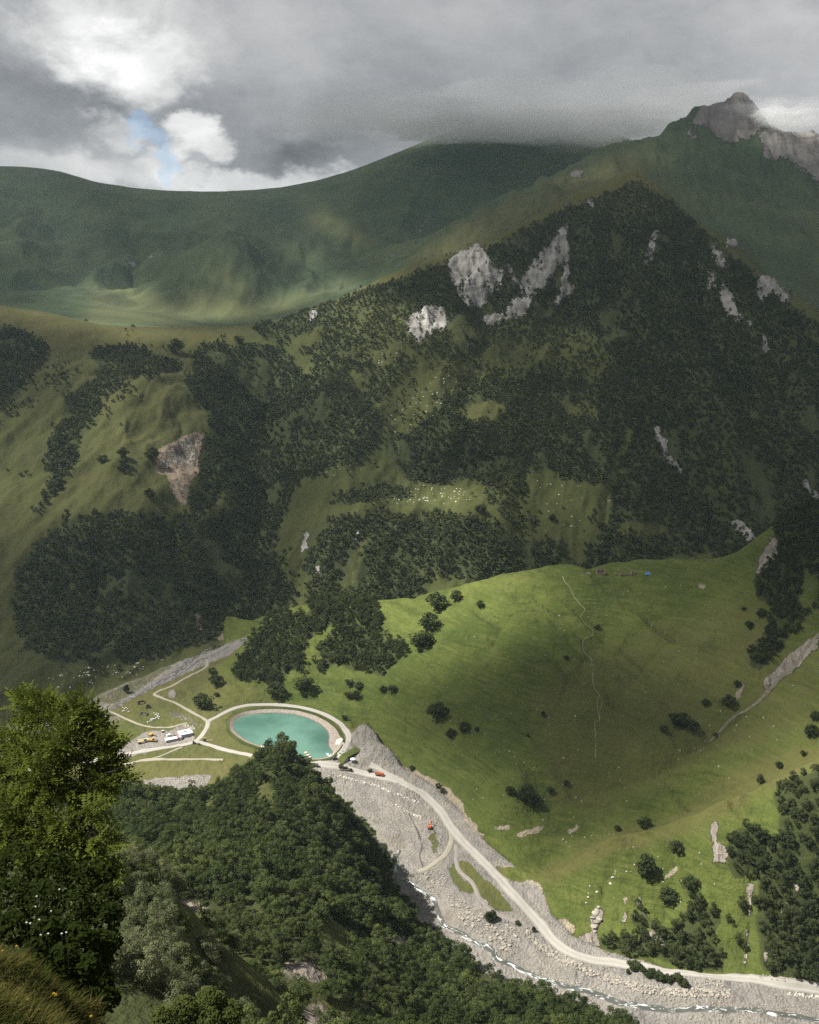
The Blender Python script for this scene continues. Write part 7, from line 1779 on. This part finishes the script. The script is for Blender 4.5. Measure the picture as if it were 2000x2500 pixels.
# dark thicket under and beside the rowan
def thicket(name, label, lobes, leaf, seed, mat, foot):
    rng = np.random.default_rng(seed); fp = Vector(at(*foot)); fp.z = float(H(fp.x, fp.y)); t_ = empty(name, fp); tag(t_, label, 'shrub'); O_ = np.array(fp)
    Q, N_ = [], []
    for px_, py_, r_, Yd, ns in lobes:
        c_ = at(px_, py_, Yd); rr = r_ / FPX * Yd; d = rng.normal(size=(ns, 3)); d[:, 2] += .25; d /= np.linalg.norm(d, axis=1)[:, None]
        Q.append(c_ + d * (rr * rng.uniform(.3, 1, ns) ** .5)[:, None]); N_.append(d * .5 + np.array([0, -.15, .75]) + rng.normal(size=(ns, 3)) * .4)
    Q, N_ = np.concatenate(Q) - O_, np.concatenate(N_); N_ /= np.linalg.norm(N_, axis=1)[:, None]
    a = np.cross(N_, rng.normal(size=N_.shape)); a /= np.linalg.norm(a, axis=1)[:, None]; b_ = np.cross(N_, a); s = leaf * rng.uniform(.6, 1.3, len(Q)); tone = rng.uniform(0, 1, len(Q))
    e = lambda al, be, up: Q + a * (s * al)[:, None] + b_ * (s * be)[:, None] + N_ * (s * up)[:, None]
    rows = [e(-1, 0, -.1), e(-.35, .55, .08), e(.45, .42, .05), e(1, 0, -.18), e(.45, -.42, .05), e(-.35, -.55, .08)]
    V = np.stack(rows, 1).reshape(-1, 3); n_ = len(Q); ix = np.arange(n_) * 6
    F = np.concatenate([np.stack([ix, ix + 1, ix + 2, ix + 3], 1), np.stack([ix, ix + 3, ix + 4, ix + 5], 1)])
    mesh_from('foliage', V, F, mat, False, t_, {'tone': np.repeat(tone, 6)})
    st = []
    for px_, py_, r_, Yd, ns in lobes: c_ = at(px_, py_, Yd) - O_; st.append(([np.array([c_[0] * .3, c_[1] * .3, -.2]), c_ * .6 + np.array([0, 0, -.1]), c_], .022, .008))
    tubes(st, 5).build('stems', M_BARK_DARK, t_); return t_
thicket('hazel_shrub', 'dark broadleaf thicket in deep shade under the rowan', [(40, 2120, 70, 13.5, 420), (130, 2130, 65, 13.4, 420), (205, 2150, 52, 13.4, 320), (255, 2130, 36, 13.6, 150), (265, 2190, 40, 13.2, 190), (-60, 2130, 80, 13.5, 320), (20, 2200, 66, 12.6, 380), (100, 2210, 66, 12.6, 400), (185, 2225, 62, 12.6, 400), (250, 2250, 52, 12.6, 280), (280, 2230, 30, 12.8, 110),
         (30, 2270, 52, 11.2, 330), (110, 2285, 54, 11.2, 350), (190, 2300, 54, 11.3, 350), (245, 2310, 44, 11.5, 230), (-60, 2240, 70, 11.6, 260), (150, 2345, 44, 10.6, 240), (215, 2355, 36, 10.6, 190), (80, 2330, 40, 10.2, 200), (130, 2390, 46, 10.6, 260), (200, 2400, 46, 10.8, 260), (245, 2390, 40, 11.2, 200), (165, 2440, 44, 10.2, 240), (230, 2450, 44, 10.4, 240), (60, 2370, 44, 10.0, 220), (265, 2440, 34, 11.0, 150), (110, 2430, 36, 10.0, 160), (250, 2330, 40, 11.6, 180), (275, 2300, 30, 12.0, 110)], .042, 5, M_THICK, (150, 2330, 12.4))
thicket('willow_shrub', 'bright leafy shrub at the bottom edge right of the rock', [(450, 2465, 40, 60, 900), (510, 2440, 36, 62, 800), (560, 2475, 40, 62, 900), (400, 2490, 40, 58, 700), (500, 2500, 50, 60, 900)], .115, 6, leaf_material('willow_leaves', (0.035, 0.05, 0.014), (0.085, 0.10, 0.03), .3), (480, 2520, 60))

# grass on the knoll: arching blades, green and straw
def grass():
    rng = np.random.default_rng(11); n = 26000
    px_ = rng.uniform(-160, 330, n); Yd = rng.uniform(4.6, 8.6, n)
    dd_ = CP + .75 * SP; x_ = (px_ - 1000) / FPX * dd_ * Yd; y_ = Yd
    z_ = H(x_, y_); qx_, qy_ = proj(x_, y_, z_)
    m = (qx_ > -150) & (qx_ < 345) & (qy_ < 2640); x_, y_, z_ = x_[m], y_[m], z_[m]; n = len(x_)
    clump = fbm(x_ * 2.2, y_ * 2.2, 3, 8); ln = rng.uniform(.06, .17, n) * (1 + .5 * clump); ang = rng.normal(-.35, .7, n) + clump
    w = rng.uniform(.0022, .0045, n); d = np.stack([np.cos(ang), np.sin(ang), np.zeros(n)], 1); sd = np.stack([-np.sin(ang), np.cos(ang), np.zeros(n)], 1)
    b_ = np.stack([x_, y_, z_ - .01], 1); lean = rng.uniform(.35, 1.0, n); rows = []
    for f, wf in ((0, 1), (.4, .85), (.75, .6), (1.0, .1)):
        c_ = b_ + d * (ln * lean * f ** 1.7)[:, None] + np.array([0, 0, 1.0]) * (ln * (f - .42 * lean * f * f))[:, None]
        rows += [c_ - sd * (w * wf)[:, None], c_ + sd * (w * wf)[:, None]]
    V = np.stack(rows, 1).reshape(-1, 3); ix = np.arange(n) * 8
    F = np.concatenate([np.stack([ix + k_, ix + k_ + 1, ix + k_ + 3, ix + k_ + 2], 1) for k_ in (0, 2, 4)])
    tn = np.clip(rng.uniform(0, 1, n) * .7 + .35 * (clump + .3), 0, 1)
    m_, t, out = new_mat('grass_blades'); r = t.n('ShaderNodeValToRGB', Fac=t.attr('tone')); cr = r.color_ramp
    cr.elements[0].color = (.022, .030, .008, 1); cr.elements[1].color = (.16, .125, .045, 1); e_ = cr.elements.new(.5); e_.color = (.046, .054, .014, 1)  # green to straw, with the dim corner's shade put into the blade colours
    dfu = t.n('ShaderNodeBsdfDiffuse', Color=r.outputs[0]); tls = t.n('ShaderNodeBsdfTranslucent', Color=r.outputs[0]); t.put(out.inputs[0], t.n('ShaderNodeMixShader', i0=.35, i1=dfu.outputs[0], i2=tls.outputs[0]))
    o_ = mesh_from('grass', V, F, m_, True, None, {'tone': np.repeat(tn, 8)}); stuff(o_, 'long dry grass on the knoll at the lower left', 'grass')
grass()
g_ = ground(203, 2440, 5.5); o_ = rock_obj('boulder', rock_mesh('boulder', 88, stone_mat('lichen_stone', (.13, .105, .10), (.15, .125, .115)), 3, .9, .35), g_.x, g_.y, g_.z + .02, .15, 'rough grey brown rock at the edge of the grassy knoll', None, 'rock')
# white umbels in the thicket, yellow flowers in the grass
M_PETAL = simple_mat('white_petals', (.62, .63, .58), .8, .1, 9); M_YPET = simple_mat('yellow_petals', (.62, .40, .03), .8, .15, 9); M_STEM = simple_mat('green_stem', (.06, .08, .02), .8, .2, 6)
def flower(px_, py_, Yd, r, mat, name, label, group, n_f):
    top = Vector(at(px_, py_, Yd)); gz_ = float(H(top.x, top.y)); h_ = max(.12, min(1.5, top.z - gz_)); t_ = empty(name, (top.x, top.y, top.z - h_)); tag(t_, label, 'flower', group)
    MB().cyl((0, 0, 0), (0, 0, h_), .0025, .002, 5).build('stem', M_STEM, t_); m = MB()
    for k_ in range(n_f):
        a_, q_ = k_ * 2.4, r * math.sqrt((k_ + .5) / n_f); c_ = Vector((math.cos(a_) * q_, math.sin(a_) * q_, h_ - q_ * q_ / r * .3)); m.cyl(c_, c_ + Vector((0, -.004, .012)), r * .26, r * .2, 6)
    m.build('flower_head', mat, t_)
for k_, (px_, py_) in enumerate(((87, 2214), (125, 2225), (48, 2233), (65, 2253), (74, 2255), (96, 2246), (100, 2283), (151, 2280), (162, 2277), (145, 2172), (90, 2189), (118, 2280))):
    flower(px_, py_, 10.3 if py_ > 2235 else 11.6, .012, M_PETAL, 'white_umbel', 'white flower umbel in the dark thicket', 'white umbels in the thicket', 12)
for k_, (px_, py_) in enumerate(((6, 2322), (41, 2311), (132, 2427), (137, 2430), (70, 2441), (96, 2467), (223, 2482), (145, 2498))):
    flower(px_, py_, 7.4 if py_ < 2400 else 6.2, .010, M_YPET, 'yellow_flower', 'yellow flower in the long grass', 'yellow flowers in the grass', 8)
